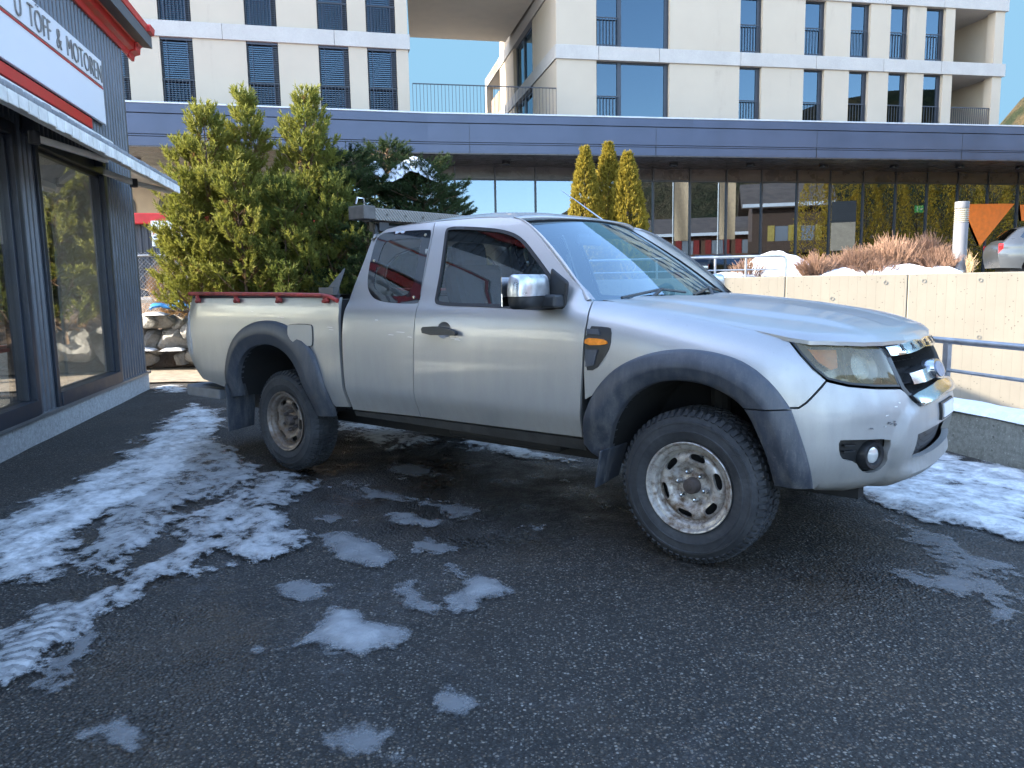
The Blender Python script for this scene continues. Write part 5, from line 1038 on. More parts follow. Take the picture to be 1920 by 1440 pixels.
panel((lb_ + MU(lb_)[1:] + MU(lbb) + lbb[1:])[::-1], (), .02, lambda u, z: .034 - .024 * ss(.735, .775, z), .05, gap=0).build('grille_lower_bar', M_chrome, truck, smooth=40, fix=False)
for k in range(15):
    u = 1.05 + k * (2 * (UEND - 1.05)) / 14
    for z0, z1 in ((.765, .80), (.862, .918)):
        zz = np.linspace(z0, z1, 4); a = BW(u + 0 * zz, zz, -.01); b = BW(u + 0 * zz, zz, -.058); MB().add(np.concatenate([a, b]), [(i, i + 1, 5 + i, 4 + i) for i in range(3)]).build('grille_fin', M_bplast, gf, fix=False)
for z in (.80, .892):
    us = np.linspace(1.0, 2 * UEND - 1.0, 40); a = BW(us, z + 0 * us, -.012); b = BW(us, z + 0 * us, -.055); MB().add(np.concatenate([a, b]), [(i, i + 1, 41 + i, 40 + i) for i in range(39)]).build('grille_fin', M_bplast, gf, fix=False)
def ell(ru, rz, n=32): return [(UEND + ru * math.cos(t), .834 + rz * math.sin(t)) for t in np.linspace(0, 2 * math.pi, n + 1)[:-1]]
em_ = panel(ell(.095, .043), (), .02, .034, .05, gap=0).build('emblem', M_chrome, truck, smooth=40, fix=False); panel(ell(.078, .033), (), .02, .038, .003, gap=0).build('emblem_disc', mat('faded_blue_enamel', (.20, .25, .36), .3, .3, (30, .3)), em_, smooth=40, fix=False)
pl = panel([(UEND - .10, .632), (UEND + .10, .632), (UEND + .10, .690), (UEND - .10, .690)], (), .05, .036, .012, gap=0).build('number_plate', mat('plate_white', (.7, .7, .7), .4), truck, fix=False)
panel([(UEND - .125, .622), (UEND + .125, .622), (UEND + .125, .698), (UEND - .125, .698)], (), .05, .031, .014, gap=0).build('plate_holder', M_bplast, truck, fix=False)

# ---- mirrors
M_mcap = mat('satin_mirror_cap', (.52, .53, .55), .30, .75, (22, .25))
def mirror_cap(z0, z1, grow=0.):
    m = MB(); nu, nv = 20, 10; V = []
    for j in range(nv + 1):
        z = z0 + (z1 - z0) * j / nv; tz = (z - 1.208) / .082; sz = max(0., 1 - abs(tz) ** 3.2) ** (1 / 3.2)
        for i in range(nu):
            a = 2 * math.pi * i / nu; cx_ = math.copysign(abs(math.cos(a)) ** .62, math.cos(a)); sy_ = math.copysign(abs(math.sin(a)) ** .62, math.sin(a))
            k = .55 + .45 * sz if sz > 0 else .55; tap = 1 - .06 * (tz if tz > 0 else 0)
            V.append((-.760 + (.058 + grow) * cx_ * (.35 + .65 * sz) + .02 * (sy_ < 0), -.985 + (.135 + grow) * sy_ * tap * (.78 + .22 * sz), z))
    m.add(V, [(j * nu + i, j * nu + (i + 1) % nu, (j + 1) * nu + (i + 1) % nu, (j + 1) * nu + i) for j in range(nv) for i in range(nu)]); m.f += [tuple(range(nu))[::-1], tuple(nv * nu + i for i in range(nu))]; return m
mr = two(mirror_cap(1.128, 1.184), 'mirror', M_bplast); mc = mirror_cap(1.187, 1.287, .003)
for s in (0, 1):
    mm = mc if s == 0 else mc.mirror(); mm.build('mirror_cap', M_mcap, mr[s], smooth=50, fix=False)
    arm = MB().obox((-.700, -.875, 1.160), (.055, .01, 0), (0, .055, 0), (0, .004, .032)).obox((-.685, -.838, 1.20), (.05, 0, -.035), (0, .012, 0), (.012, 0, .085)); (arm if s == 0 else arm.mirror()).build('mirror_base', M_bplast, mr[s], bevel=.014, fix=False)
    gm_ = MB().box(-.822, -.818, -1.10, -.88, 1.14, 1.275); (gm_ if s == 0 else gm_.mirror()).build('mirror_glass', mat('mirror_silver', (.8, .8, .8), .02, 1, None) if s == 0 else bpy.data.materials['mirror_silver'], mr[s])

# ---- wheel wells, underside, mud flaps, rear step
def well(curve, x0, x1):
    c = resamp(curve, 30); P = BW(c[:, 0], c[:, 1], -.03); n = len(c); m = MB(); A = P.copy(); B_ = P.copy(); B_[:, 1] = -.42; m.add(np.concatenate([A, B_]), [(i, i + 1, n + i + 1, n + i) for i in range(n - 1)]); m.f.append(tuple(n + i for i in range(n))); return m
frc = FFi + FBi[3:]; two(well(frc, 0, 0), 'wheel_well', M_well); two(well(FRi, 0, 0), 'wheel_well', M_well)
MB().box(-4.05, .62, -.42, .42, .40, .47).box(-2.27, -.52, -.80, .80, .46, .50).build('floor_pan', M_under, truck)
for s in (-1, 1): MB().box(-4.15, .60, s * .40 - .04, s * .40 + .04, .30, .42).build('chassis_rail', M_under, truck)
MB().tube([(-2.987, -.66, .347), (-2.987, .66, .347)], .045, 12).lathe([(0, -.16), (.12, -.1), (.14, 0), (.12, .1), (0, .16)], (-2.987, .05, .347), 'x', 16).build('rear_axle', M_under, truck, smooth=50); MB().tube([(0, -.66, .36), (0, .66, .36)], .04, 10).box(-.1, .35, -.3, .3, .27, .32).build('front_axle', M_under, truck)
for s in (-1, 1): MB().box(-3.55, -2.42, s * .52 - .03, s * .52 + .03, .385, .42).build('leaf_spring', M_under, truck); MB().tube([(-2.85, s * .56, .36), (-2.75, s * .50, .80)], .028, 8).build('damper', M_under, truck); MB().tube([(.05, s * .56, .33), (0, s * .52, .80)], .045, 10).build('strut', M_under, truck)
MB().tube([(-.6, .2, .33), (-2.0, .25, .33), (-2.9, .3, .45), (-3.9, .45, .40)], .03, 8).build('exhaust', M_under, truck, smooth=60); MB().box(-2.2, -1.3, -.36, -.02, .27, .42).build('transfer_case', M_under, truck, bevel=.03)
MB().box(-1.55, -.75, -.74, -.62, .385, .46).build('fuel_tank', M_under, truck, bevel=.03)
for x0, x1, zt, zb, y0, y1 in ((-.468, -.36, .47, .278, -.90, -.66), (-3.66, -3.49, .56, .205, -.905, -.66)):
    m = MB().prism([(y0, zt), (y1, zt), (y1, zb + .02), (y0 + .03, zb)], lambda a, b, h: (h + (.05 if b > zb + .1 else 0), a, b), x0, x0 + .014)
    two(m, 'mud_flap', M_plast, smooth=0, bevel=.006)
rs_ = MB().box(-4.355, -4.24, -.80, .80, .42, .505).box(-4.30, -3.82, -.83, -.735, .425, .50).box(-4.30, -3.82, .735, .83, .425, .50).box(-4.24, -4.10, -.55, .55, .44, .47); rs_.build('rear_step_bumper', mat('step_grey', (.16, .165, .18), .6, 0, (12, .2)), truck, bevel=.01)

# ---- cab interior
def rbox(x0, x1, y0, y1, z0, z1, name, m, parent, bv=.04):
    return MB().box(x0, x1, y0, y1, z0, z1).build(name, m, parent, bevel=bv)
for s in (-1, 1):
    sx_ = -1.28; seat = MB().obox((sx_ + .02, s * .37, .74), (.26, 0, .03), (0, .23, 0), (0, 0, .09)).build('seat', M_seat, truck, bevel=.05)
    MB().obox((sx_ - .30, s * .37, 1.06), (.06, 0, .02), (0, .23, 0), (-.08, 0, .30)).build('seat_back', M_seat, seat, bevel=.05); MB().obox((sx_ - .40, s * .37, 1.42), (.045, 0, .01), (0, .125, 0), (-.012, 0, .075)).build('headrest', M_seat, seat, bevel=.035)
    for k in (-.05, .05): MB().tube([(sx_ - .37, s * .37 + k, 1.30), (sx_ - .40, s * .37 + k, 1.40)], .006, 6).build('headrest_post', M_chrome, seat)
    MB().box(-2.2, -.55, s * .815 - .02, s * .815 + .02, .52, 1.10).build('door_trim', M_trim, truck)
    MB().tube([(-1.70, s * .70, 1.45), (-1.68, s * .76, 1.1), (-1.66, s * .78, .7)], [.014] * 3, 6).build('seat_belt', M_liner, truck)
rbox(-2.20, -1.95, -.70, .70, .62, 1.05, 'rear_seat', M_seat, truck, .05)
ds_ = MB(); ds_.grid(20, 8, lambda a, b: (-.62 + .24 * (1 - b) - .16 * b - .05 * (2 * a - 1) ** 2 + .05, (2 * a - 1) * .72, 1.125 - .03 * b - .10 * max(0, b - .75) * 4)); ds_.grid(20, 4, lambda a, b: (-.73 - .05 * (2 * a - 1) ** 2 + .0 * b, (2 * a - 1) * .72, 1.0 - .35 * b)); ds_.build('dashboard', M_trim, truck, smooth=40, fix=False)
MB().obox((-.66, .36, 1.125), (.10, 0, .0), (0, .16, 0), (0, 0, .03)).build('instrument_hood', M_trim, truck, bevel=.025)
sw = MB(); cs = Vector((-.84, .37, 1.06)); ax = Vector((-.85, 0, .52)).normalized(); ux = Vector((0, 1, 0)); uy = ax.cross(ux).normalized()
sw.tube([cs + .185 * (math.cos(t) * ux + math.sin(t) * uy) for t in np.linspace(0, 2 * math.pi, 33)[:-1]], .015, 8, closed=True)
for t in (0.1, math.pi - .1, -math.pi / 2): sw.tube([cs - ax * .03, cs + .18 * (math.cos(t) * ux + math.sin(t) * uy)], [.022, .012], 6)
sw.tube([cs - ax * .02, cs - ax * .25], [.035, .03], 8); sw.build('steering_wheel', M_bplast, truck, smooth=60)
rm = MB().obox((-1.06, .0, 1.495), (.012, .0, -.004), (0, .125, 0), (.004, 0, .032)).build('rear_view_mirror', M_trim, truck, bevel=.012); MB().tube([(-1.05, 0, 1.51), (-1.03, 0, 1.585)], .008, 6).build('mirror_stem', M_trim, rm)

# ---- wheels
RT = .345
def wheel(rim_m, hub_m):
    w_ = bpy.data.objects.new('wheel', None); COL.objects.link(w_); w_.parent = truck; w_.empty_display_size = .1
    t = MB(); prof = [(.198, .034), (.204, .014), (.222, .003), (.246, -.002), (.248, -.0045), (.254, -.0045), (.256, -.002), (.285, .0), (.287, -.003), (.296, -.002), (.298, .002), (.314, .010), (.326, .022), (.333, .036), (.336, .06), (.337, .107), (.336, .155), (.333, .18), (.326, .193), (.314, .205), (.28, .214), (.22, .21), (.198, .18)]
    t.lathe(prof, axis='y', n=96)
    NB = 62
    for k in range(NB):
        a0 = 2 * math.pi * k / NB
        for (yc, wy, ph, ln, rr) in ((.046, .030, 0, .62, RT - .001), (.084, .028, .5, .70, RT), (.130, .028, .0, .70, RT), (.168, .030, .5, .62, RT - .001)):
            a = a0 + ph * 2 * math.pi / NB; er2 = Vector((math.cos(a), 0, math.sin(a))); et = Vector((-math.sin(a), .35 * (1 if yc < .107 else -1), math.cos(a))).normalized(); t.obox(er2 * (rr - .006) + Vector((0, yc, 0)), er2 * .006, et * (math.pi * RT / NB * ln), Vector((0, wy / 2, 0)))
        for yc, sg2 in ((.024, -1), (.191, 1)):   # shoulder lugs
            a = a0; er2 = Vector((math.cos(a), 0, math.sin(a))); et = Vector((-math.sin(a), 0, math.cos(a))); nn_ = (er2 * .75 + Vector((0, sg2 * .66, 0))).normalized(); dn_ = nn_.cross(et).normalized(); t.obox(er2 * .326 + Vector((0, yc, 0)), nn_ * .007, et * .0088, dn_ * .017)
    for a0, a1, r0, r1 in ((1.9, 2.5, .262, .30), (1.2, 1.75, .30, .258), (.6, .75, .295, .262), (3.4, 3.9, .26, .29), (5.0, 5.6, .29, .26)):
        t.tube([(r * math.cos(a), .0005, r * math.sin(a)) for a, r in zip(np.linspace(a0, a1, 9), np.linspace(r0, r1, 9))], .0032, 5)
    to = t.build('tyre', M_tyre, w_, smooth=35, fix=False)
    r = MB(); r.lathe([(.150, .20), (.176, .19), (.180, .10), (.176, .040), (.170, .030), (.176, .024), (.190, .022), (.197, .012), (.2035, .008), (.2045, .002), (.2015, -.001), (.196, .001), (.1925, .008), (.188, .018), (.174, .020), (.168, .026), (.165, .050), (.158, .056)], axis='y', n=72)
    ZP = [(.03, .060), (.05, .066), (.076, .068), (.086, .062), (.093, .050), (.100, .042), (.112, .036), (.130, .034), (.142, .037), (.150, .046), (.158, .056)]
    def disc(x, z, off=0.): rr = np.hypot(x, z); return np.stack([x, np.interp(rr, [a for a, _ in ZP], [b for _, b in ZP]) - off, z], -1)
    circ = lambda rr, n=64: [(rr * math.cos(q), rr * math.sin(q)) for q in np.linspace(0, 2 * math.pi, n + 1)[:-1]]
    holes = []
    for k in range(6):
        a = R(17 + 60 * k); hh = []
        for q in np.linspace(0, 2 * math.pi, 21)[:-1]:
            du, dr =   .038 * math.copysign(abs(math.cos(q)) ** .75, math.cos(q)), .0165 * math.copysign(abs(math.sin(q)) ** .75, math.sin(q)); rr = .131 + dr; aa = a + du / .131; hh.append((rr * math.cos(aa), rr * math.sin(aa)))
        holes.append(hh)
    dm = panel(circ(.158), holes + [circ(.03, 24)], .011, 0, .016, fn=disc, gap=0, st=.012); n0 = len(r.v); r.add(dm.v, dm.f); r.build('rim', rim_m, w_, smooth=38, fix=False)
    h = MB().lathe([(.0, .018), (.012, .018), (.014, .022), (.030, .024), (.034, .030), (.036, .045), (.038, .068)], axis='y', n=28).build('hub_cap', hub_m, w_, smooth=40)
    for k in range(6):
        a = R(47 + 60 * k); MB().lathe([(0, .030), (.008, .032), (.0125, .048), (.0135, .054), (.0135, .068)], (.064 * math.cos(a), 0, .064 * math.sin(a)), 'y', 6).build('wheel_nut', M_chrome if rim_m is M_rimF else hub_m, w_)
    MB().lathe([(0, .10), (.17, .10), (.17, .19), (0, .19)], axis='y', n=32).build('brake_drum', M_under, w_)
    MB().tube([(.150 * math.cos(1.2), .04, .150 * math.sin(1.2)), (.158 * math.cos(1.2), .012, .158 * math.sin(1.2))], .0045, 6).build('valve', M_bplast, w_)
    return w_
wf = wheel(M_rimF, M_hub); wf.location = (0, -.845, .345); wr = wheel(M_rimR, M_hub); wr.location = (-2.987, -.845, .345); wr.rotation_euler = (0, R(24), 0)
wf2 = dup(wf, truck); wf2.location = (0, .845, .345); wf2.rotation_euler = (0, 0, math.pi); wr2 = dup(wr, truck); wr2.location = (-2.987, .845, .345); wr2.rotation_euler = (0, 0, math.pi)
# ------------------------------------------------------------------ vegetation
def leaf_mat(name, a, b, rough=.7, trans=.38, sc=2.5):
    q = N(name); c = q.coord(); n1 = q.noise(sc, c, 4, .6); n2 = q.noise(30, c, 2, .6)
    f = q.math('ADD', q.math('MULTIPLY', q.ramp(n1, .35, .65), .6), q.math('MULTIPLY', q.ramp(n2, .3, .7), .4)); col = q.mix(f, a, b)
    q.set(Base_Color=col, Roughness=rough, Specular_IOR_Level=.25); tl = q.n('ShaderNodeBsdfTranslucent'); q.l(col, tl.inputs[0]); mx = q.n('ShaderNodeMixShader'); mx.inputs[0].default_value = trans; q.l(q.b.outputs[0], mx.inputs[1]); q.l(tl.outputs[0], mx.inputs[2]); q.l(mx.outputs[0], q.out.inputs[0]); return q.m
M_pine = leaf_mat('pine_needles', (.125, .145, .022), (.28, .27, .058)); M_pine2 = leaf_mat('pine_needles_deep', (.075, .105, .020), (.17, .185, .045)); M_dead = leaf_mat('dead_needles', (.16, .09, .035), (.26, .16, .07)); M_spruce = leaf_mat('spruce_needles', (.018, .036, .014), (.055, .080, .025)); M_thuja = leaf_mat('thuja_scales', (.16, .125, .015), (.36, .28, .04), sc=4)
M_bark = mat('conifer_bark', (.12, .075, .045), .9, 0, (12, .3)); M_twig = mat('bare_twigs', (.20, .115, .075), .8, 0, (6, .35)); M_straw = mat('straw_twigs', (.42, .30, .17), .85, 0, (6, .3))
def nrm(a): return a / (np.linalg.norm(a, axis=-1, keepdims=True) + 1e-12)
def needles(P, D, L, rng, n=24, ln=.055, wd=.008, ang=.75, jit=.25):
    """needle triangles round shoot axes P + t*D*L"""
    k = len(P); D = nrm(D); a = np.where(np.abs(D[:, 2:3]) < .9, [[0, 0, 1.]], [[1., 0, 0]]); X = nrm(np.cross(D, a)); Y = np.cross(D, X)
    t = rng.random((k, n, 1)); ph = rng.random((k, n, 1)) * 2 * np.pi; th = ang + jit * rng.standard_normal((k, n, 1)); th = th * (1 - .35 * t)
    rad = np.cos(ph) * X[:, None] + np.sin(ph) * Y[:, None]; d = np.cos(th) * D[:, None] + np.sin(th) * rad; LL = L.reshape(k, 1, 1) if isinstance(L, np.ndarray) else L
    b = P[:, None] + t * LL * D[:, None]; tip = b + d * ln * (.75 + .5 * rng.random((k, n, 1))); s = nrm(np.cross(d, rng.standard_normal((k, n, 3)))) * wd / 2
    V = np.stack([b - s, b + s, tip + s * .35, tip - s * .35], 2).reshape(-1, 3); F = np.arange(len(V)).reshape(-1, 4); return V, F
def quads(name, V, F, m, parent):
    me = bpy.data.meshes.new(name); me.vertices.add(len(V)); me.vertices.foreach_set('co', V.astype(np.float32).ravel()); me.loops.add(F.size); me.loops.foreach_set('vertex_index', F.astype(np.int32).ravel()); me.polygons.add(len(F)); me.polygons.foreach_set('loop_start', np.arange(0, F.size, 4, dtype=np.int32)); me.polygons.foreach_set('loop_total', np.full(len(F), 4, np.int32)); me.materials.append(m); me.update(); me.validate()
    o = bpy.data.objects.new(name, me); COL.objects.link(o)
    if parent: o.parent = parent
    return o
def conifer(name, loc, h, r, seed, m, label, cat='tree', group=None, z0=.05, whorl=.20, nb=7, up=.55, shoot=.135, ln=.060, nn=30, curve=.35, dens=1., dead=True, shape=.8, ang=.75, side=1.0, lean=(0, 0)):
    rng = np.random.default_rng(seed); t = root(name, loc, rng.random() * 6, label, cat, group); tk = MB(); brn = MB(); P = []; D = []; L = []; PD = []; DD = []
    ax = lambda z: np.array([lean[0] * z / h + .03 * math.sin(z * 2 + seed), lean[1] * z / h + .03 * math.cos(z * 1.7 + seed), z])
    tk.tube([tuple(ax(z)) for z in np.linspace(0, h * .97, 9)], [max(.008, .045 * h / 3 * (1 - .95 * i / 8)) for i in range(9)], 7)
    z = z0 * h + .05
    while z < h * .96:
        f = z / h; R_ = r * (1 - f) ** shape * (.8 + .4 * rng.random()) * min(1, .55 + f * 3)
        for k in range(nb if f < .8 else max(4, nb - 2)):
            a = rng.random() * 2 * math.pi; Lb = max(.10, R_ * (.62 + .5 * rng.random())); o = np.array([math.cos(a), math.sin(a), 0]); b0 = ax(z); el = up * (.5 + .7 * rng.random()) + .5 * max(0, f - .7)
            pts = []
            for i in range(6): q = i / 5; pts.append(b0 + o * Lb * q * math.cos(el) + np.array([0, 0, Lb * (q * math.sin(el) + curve * q * q * .6)]))
            if Lb > .25: brn.tube([tuple(q) for q in pts], [.010, .009, .008, .006, .005, .003], 4, caps=False)
            ns = max(2, int(Lb / .085 * dens))
            for i in range(ns):
                q = .28 + .72 * (i + rng.random()) / ns; j = min(4, int(q * 5)); p = pts[j] + (pts[j + 1] - pts[j]) * (q * 5 - j) if q < 1 else pts[5]; dr = nrm(pts[min(5, j + 1)] - pts[j])
                for s in (-1, 1):
                    if rng.random() > .85: continue
                    sd_ = np.array([-o[1], o[0], 0]) * s; ll = (.06 + .24 * Lb * (1 - q) * rng.random()) * side
                    d = nrm(dr * .7 + sd_ * (.55 + .3 * rng.random()) + np.array([0, 0, up * (.4 + .6 * rng.random())])); e = p + d * ll; P.append(e); D.append(nrm(d + np.array([0, 0, up * .8]))); L.append(shoot * (.7 + .6 * rng.random()))
                    if ll > .12: P.append(p + d * ll * .45); D.append(nrm(d + rng.standard_normal(3) * .25 + [0, 0, up * .4])); L.append(shoot * .8)
                if dead and q < .55 and rng.random() < .7: PD.append(p); DD.append(nrm(dr + rng.standard_normal(3) * .5 - [0, 0, .4]))
            P.append(pts[5]); D.append(nrm(pts[5] - pts[4] + np.array([0, 0, up * .06]))); L.append(shoot * 1.25)
        z += whorl * (.75 + .5 * rng.random()) * (1 if f < .75 else .7)
    for k in range(7): a = rng.random() * 6.28; P.append(ax(h * .93)); D.append(np.array([.35 * math.cos(a), .35 * math.sin(a), 1.])); L.append(shoot * 1.2)
    P.append(ax(h * .94)); D.append(np.array([0, 0, 1.])); L.append(shoot * 2.2)
    tk.build('trunk', M_bark, t, smooth=60); brn.build('branches', M_bark, t, smooth=60, fix=False)
    V, F = needles(np.array(P), np.array(D), np.array(L), rng, nn, ln, .0125 * ln / .055, ang); quads('crown', V, F, m, t)
    if PD: V, F = needles(np.array(PD), np.array(DD), .1, rng, 14, .06, .009, .9); quads('dry_inner_needles', V, F, M_dead, t)
    return t
def treept(px, Y, z): p = at(px, 500, Y); return (p.x, Y, z)
ZTER = 1.10
GPN = 'young pines behind the pickup bed'
def zt(px, py, Y): return at(px, py, Y).z
TZ = .95
conifer('pine_tree', treept(478, 11.6, TZ - .2), zt(478, 172, 11.6) - TZ + .2, 1.08, 11, M_pine, 'tallest bright green pine whose slim tip reaches the apartment windows', 'tree', GPN, shape=.92, nb=9, dens=1.15)
conifer('pine_tree', treept(400, 11.2, TZ - .35), zt(400, 208, 11.2) - TZ + .35, .95, 12, M_pine, 'sunlit yellow-green pine left of the tallest pine', 'tree', GPN, shape=.72, nb=9, dens=1.0)
conifer('pine_tree', treept(588, 11.3, TZ - .2), zt(588, 176, 11.3) - TZ + .2, .98, 13, M_pine, 'pine with a dense pointed crown nearest the pickup cab', 'tree', GPN, shape=.80, nb=9, dens=1.05)
conifer('pine_tree', treept(360, 11.2, TZ - .3), zt(352, 275, 11.2) - TZ + .3, .66, 14, M_pine, 'lowest bushy pine, outermost on the shop side', 'tree', GPN, shape=.5, nb=8, dens=.95)
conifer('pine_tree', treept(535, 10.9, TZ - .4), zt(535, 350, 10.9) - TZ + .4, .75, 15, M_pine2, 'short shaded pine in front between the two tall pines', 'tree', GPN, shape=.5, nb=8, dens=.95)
conifer('pine_tree', treept(455, 10.8, TZ - .4), zt(455, 330, 10.8) - TZ + .4, .70, 16, M_pine, 'short pine with brown inner needles low in front of the tallest pine', 'tree', GPN, shape=.5, nb=8, dens=.95)
conifer('pine_tree', treept(436, 11.7, TZ - .3), zt(436, 258, 11.7) - TZ + .3, .80, 17, M_pine, 'bright pine filling the gap between the two left spires', 'tree', GPN, shape=.65, nb=8, dens=1.0)
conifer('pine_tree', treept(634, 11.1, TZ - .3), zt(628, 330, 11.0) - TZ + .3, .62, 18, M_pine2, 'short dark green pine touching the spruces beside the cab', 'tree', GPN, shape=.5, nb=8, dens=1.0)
GSN = 'dark spruces left of the pickup cab'
for px, Y, py, r, sd_, lab in ((655, 11.6, 285, .85, 21, 'dark spruce right beside the pines, behind the cab guard'), (735, 12.3, 262, .95, 22, 'dark spruce with a yellowish tip rising through the snow cap'), (800, 12.0, 305, .95, 23, 'broad dark spruce above the tread-plate beam'), (852, 12.5, 345, .55, 24, 'low dark spruce at the outer end of its row above the cab roof'), (690, 11.1, 400, .80, 25, 'low dark spruce in shade just above the bed rail')):
    conifer('spruce_tree', treept(px, Y, TZ - .2), zt(px, py, Y) - TZ + .2, r, sd_, M_spruce, lab, 'tree', GSN, shape=.42, nb=11, up=.25, shoot=.13, ln=.036, nn=40, curve=.12, dead=False, whorl=.135, ang=.95, dens=1.25)
def snow_on(px, py, Y, rx, ry, hh, seed, lab):
    so2 = MB(); c = at(px, py, Y); ang_ = lambda x, y: 1 + .35 * (float(fbm(np.array(math.atan2(y, x) * 1.3 + seed), np.array(seed * 1.7))) - .5) * 2
    so2.grid(28, 20, lambda a, b: (lambda x, y: (x * rx, y * ry, (hh * max(0, 1 - (x * x + y * y) / ang_(x, y)) ** .55 + .06 * (float(fbm(np.array(x * 3 + seed), np.array(y * 3.))) - .5) - .10 * (x * x + y * y) + .10 * (float(fbm(np.array(x * 2 + 9 + seed), np.array(y * 2.5))) - .5) - .02)))(-1 + 2 * a, -1 + 2 * b)); o = so2.build('snow_cushion', M_snowc, None, smooth=180, fix=False); o.location = (c.x, Y, c.z); tag(o, lab, 'snow')
snow_on(776, 321, 11.95, .40, .32, .20, 2, 'larger cushion of snow on top of the dark spruces'); snow_on(702, 314, 11.9, .16, .2, .10, 5, 'small patch of snow on the spruces left of the yellowish tip')
def thuja(px, Y, pt, r, seed, label, pb=None, nsp=2600, name='thuja_tree', group='golden thujas behind the windscreen', base=ZTER, cat='tree', loc=None, h=None, m=None):
    rng = np.random.default_rng(seed); loc = loc or treept(px, Y, base); h = h or zt(px, pt, Y) - base; t = root(name, loc, 0, label, cat, group)
    MB().tube([(0, 0, -.2), (0, 0, h * .8)], [.05, .01], 7).build('trunk', M_bark, t, smooth=60)
    z = rng.random(nsp) ** .9 * h; f = z / h; ph = rng.random(nsp) * 2 * np.pi
    prof = np.interp(f, [0, .08, .35, .7, .9, 1], [.62, .9, 1., .62, .26, .05]) * r; lump = .82 + .36 * fbm(ph * 1.6 + seed, z * 3.0); rad = prof * lump * (1 - .35 * rng.random(nsp) ** 2.2)
    P = np.stack([rad * np.cos(ph), rad * np.sin(ph), z], -1); D = nrm(np.stack([np.cos(ph) * .55, np.sin(ph) * .55, np.full(nsp, 1.)], -1) + rng.standard_normal((nsp, 3)) * .22)
    V, F = needles(P, D, .07, rng, 11, .055, .020, .5, .3); quads('crown', V, F, m or M_thuja, t); return t
thuja(1098, 15.0, 282, .36, 31, 'left golden thuja of the three behind the windscreen'); thuja(1141, 15.3, 274, .40, 32, 'tallest golden thuja of the three, in the middle'); thuja(1176, 15.0, 292, .42, 33, 'right thuja of the three, mostly in shade')
def twig_bush(px, Y, wpx, py_top, zb, seed, label, m=M_twig, n=150, group='bare twig bushes on the terrace', name='bare_bush', r0=.0048):
    rng = np.random.default_rng(seed); p = at(px, 500, Y); rx = wpx / CAM_F * Y / 2; h = zt(px, py_top, Y) - zb; t = root(name, (p.x, Y, zb - .05), rng.random() * 6, label, 'bush', group); mb = MB()
    for k in range(n):
        a = rng.random() * 2 * math.pi; q = rng.random() ** .6; d = np.array([math.cos(a) * q, math.sin(a) * q * .8, 0]); b = d * rx * .35 + [0, 0, -.02]; hh = h * (1 - .42 * q * q) * (.75 + .3 * rng.random()); e = np.array([d[0] * rx, d[1] * rx, hh]); mid_ = b * .5 + e * .5 + np.array([0, 0, .06 * hh]) + rng.standard_normal(3) * .02
        mb.tube([tuple(b), tuple(mid_), tuple(e)], [r0, r0 * .8, r0 * .35], 3, caps=False)
        for j in range(7):
            u = .3 + .65 * rng.random(); s = b + (mid_ - b) * u * 2 if u < .5 else mid_ + (e - mid_) * (u * 2 - 1); dd = nrm(e - b + rng.standard_normal(3) * .28 * h + np.array([d[0], d[1], .6]) * .2) * (.08 + .14 * rng.random()) * min(1, h / .5); mb.tube([tuple(s), tuple(s + dd)], [r0 * .7, r0 * .4], 3, caps=False)
    mb.build('twigs', m, t, fix=False); MB().tube([(0, 0, -.06), (0, 0, .06)], [.05, .03], 8).build('stock', M_bark, t); return t
def wall_y(px, back): q = on_wall(px, 0, back); return q.y
for px, w_, pt, bk, sd_, n, lab in ((1528, 80, 474, .50, 41, 170, 'small bare bush nearest the largest snow heap'), (1600, 110, 464, .75, 42, 240, 'bare twig bush left of the big round one'), (1672, 150, 446, 1.0, 43, 380, 'big round reddish bare bush, its left half'), (1735, 130, 442, 1.05, 44, 360, 'tallest reddish bare bush beside the bollard side'), (1765, 80, 464, .6, 45, 190, 'low bare bush closest to the light bollard'), (1640, 110, 482, .45, 46, 220, 'low bare bush at the wall edge in front of the big ones'), (1405, 80, 482, .55, 47, 70, 'thin dark bare bush behind the terrace railing')):
    twig_bush(px, wall_y(px, bk), w_, pt, 1.27, sd_, lab, n=n)
twig_bush(312, 12.6, 90, 478, .9, 51, 'straw-coloured bare bush behind the wire fence', M_straw, 150, None, 'bare_bush', .006)
twig_bush(1818, wall_y(1818, .35), 22, 470, 1.30, 52, 'tuft of dry stalks at the foot of the bollard', M_straw, 26, None, 'dry_grass_tuft', .003)

# snow left in the joints of the rock wall
for k, (px, py, w_) in enumerate(((300, 590, .20), (285, 655, .16), (335, 655, .18), (420, 650, .25), (215, 650, .3))):
    c = at(px, py, 12.0); m_ = MB(); m_.grid(14, 8, lambda a, b: (w_ * (2 * a - 1), .14 * (2 * b - 1), .05 * max(0, 1 - (2 * a - 1) ** 2 - (2 * b - 1) ** 2) ** .5 * (.6 + .8 * float(fbm(np.array(a * 4 + k), np.array(b * 4.)))))); o = m_.build('snow_remnant', M_snowc, None, smooth=180, fix=False); o.location = (c.x, 11.82, c.z); tag(o, 'small remnant of snow caught between the boulders of the rock wall', 'snow', 'snow remnants between the boulders')
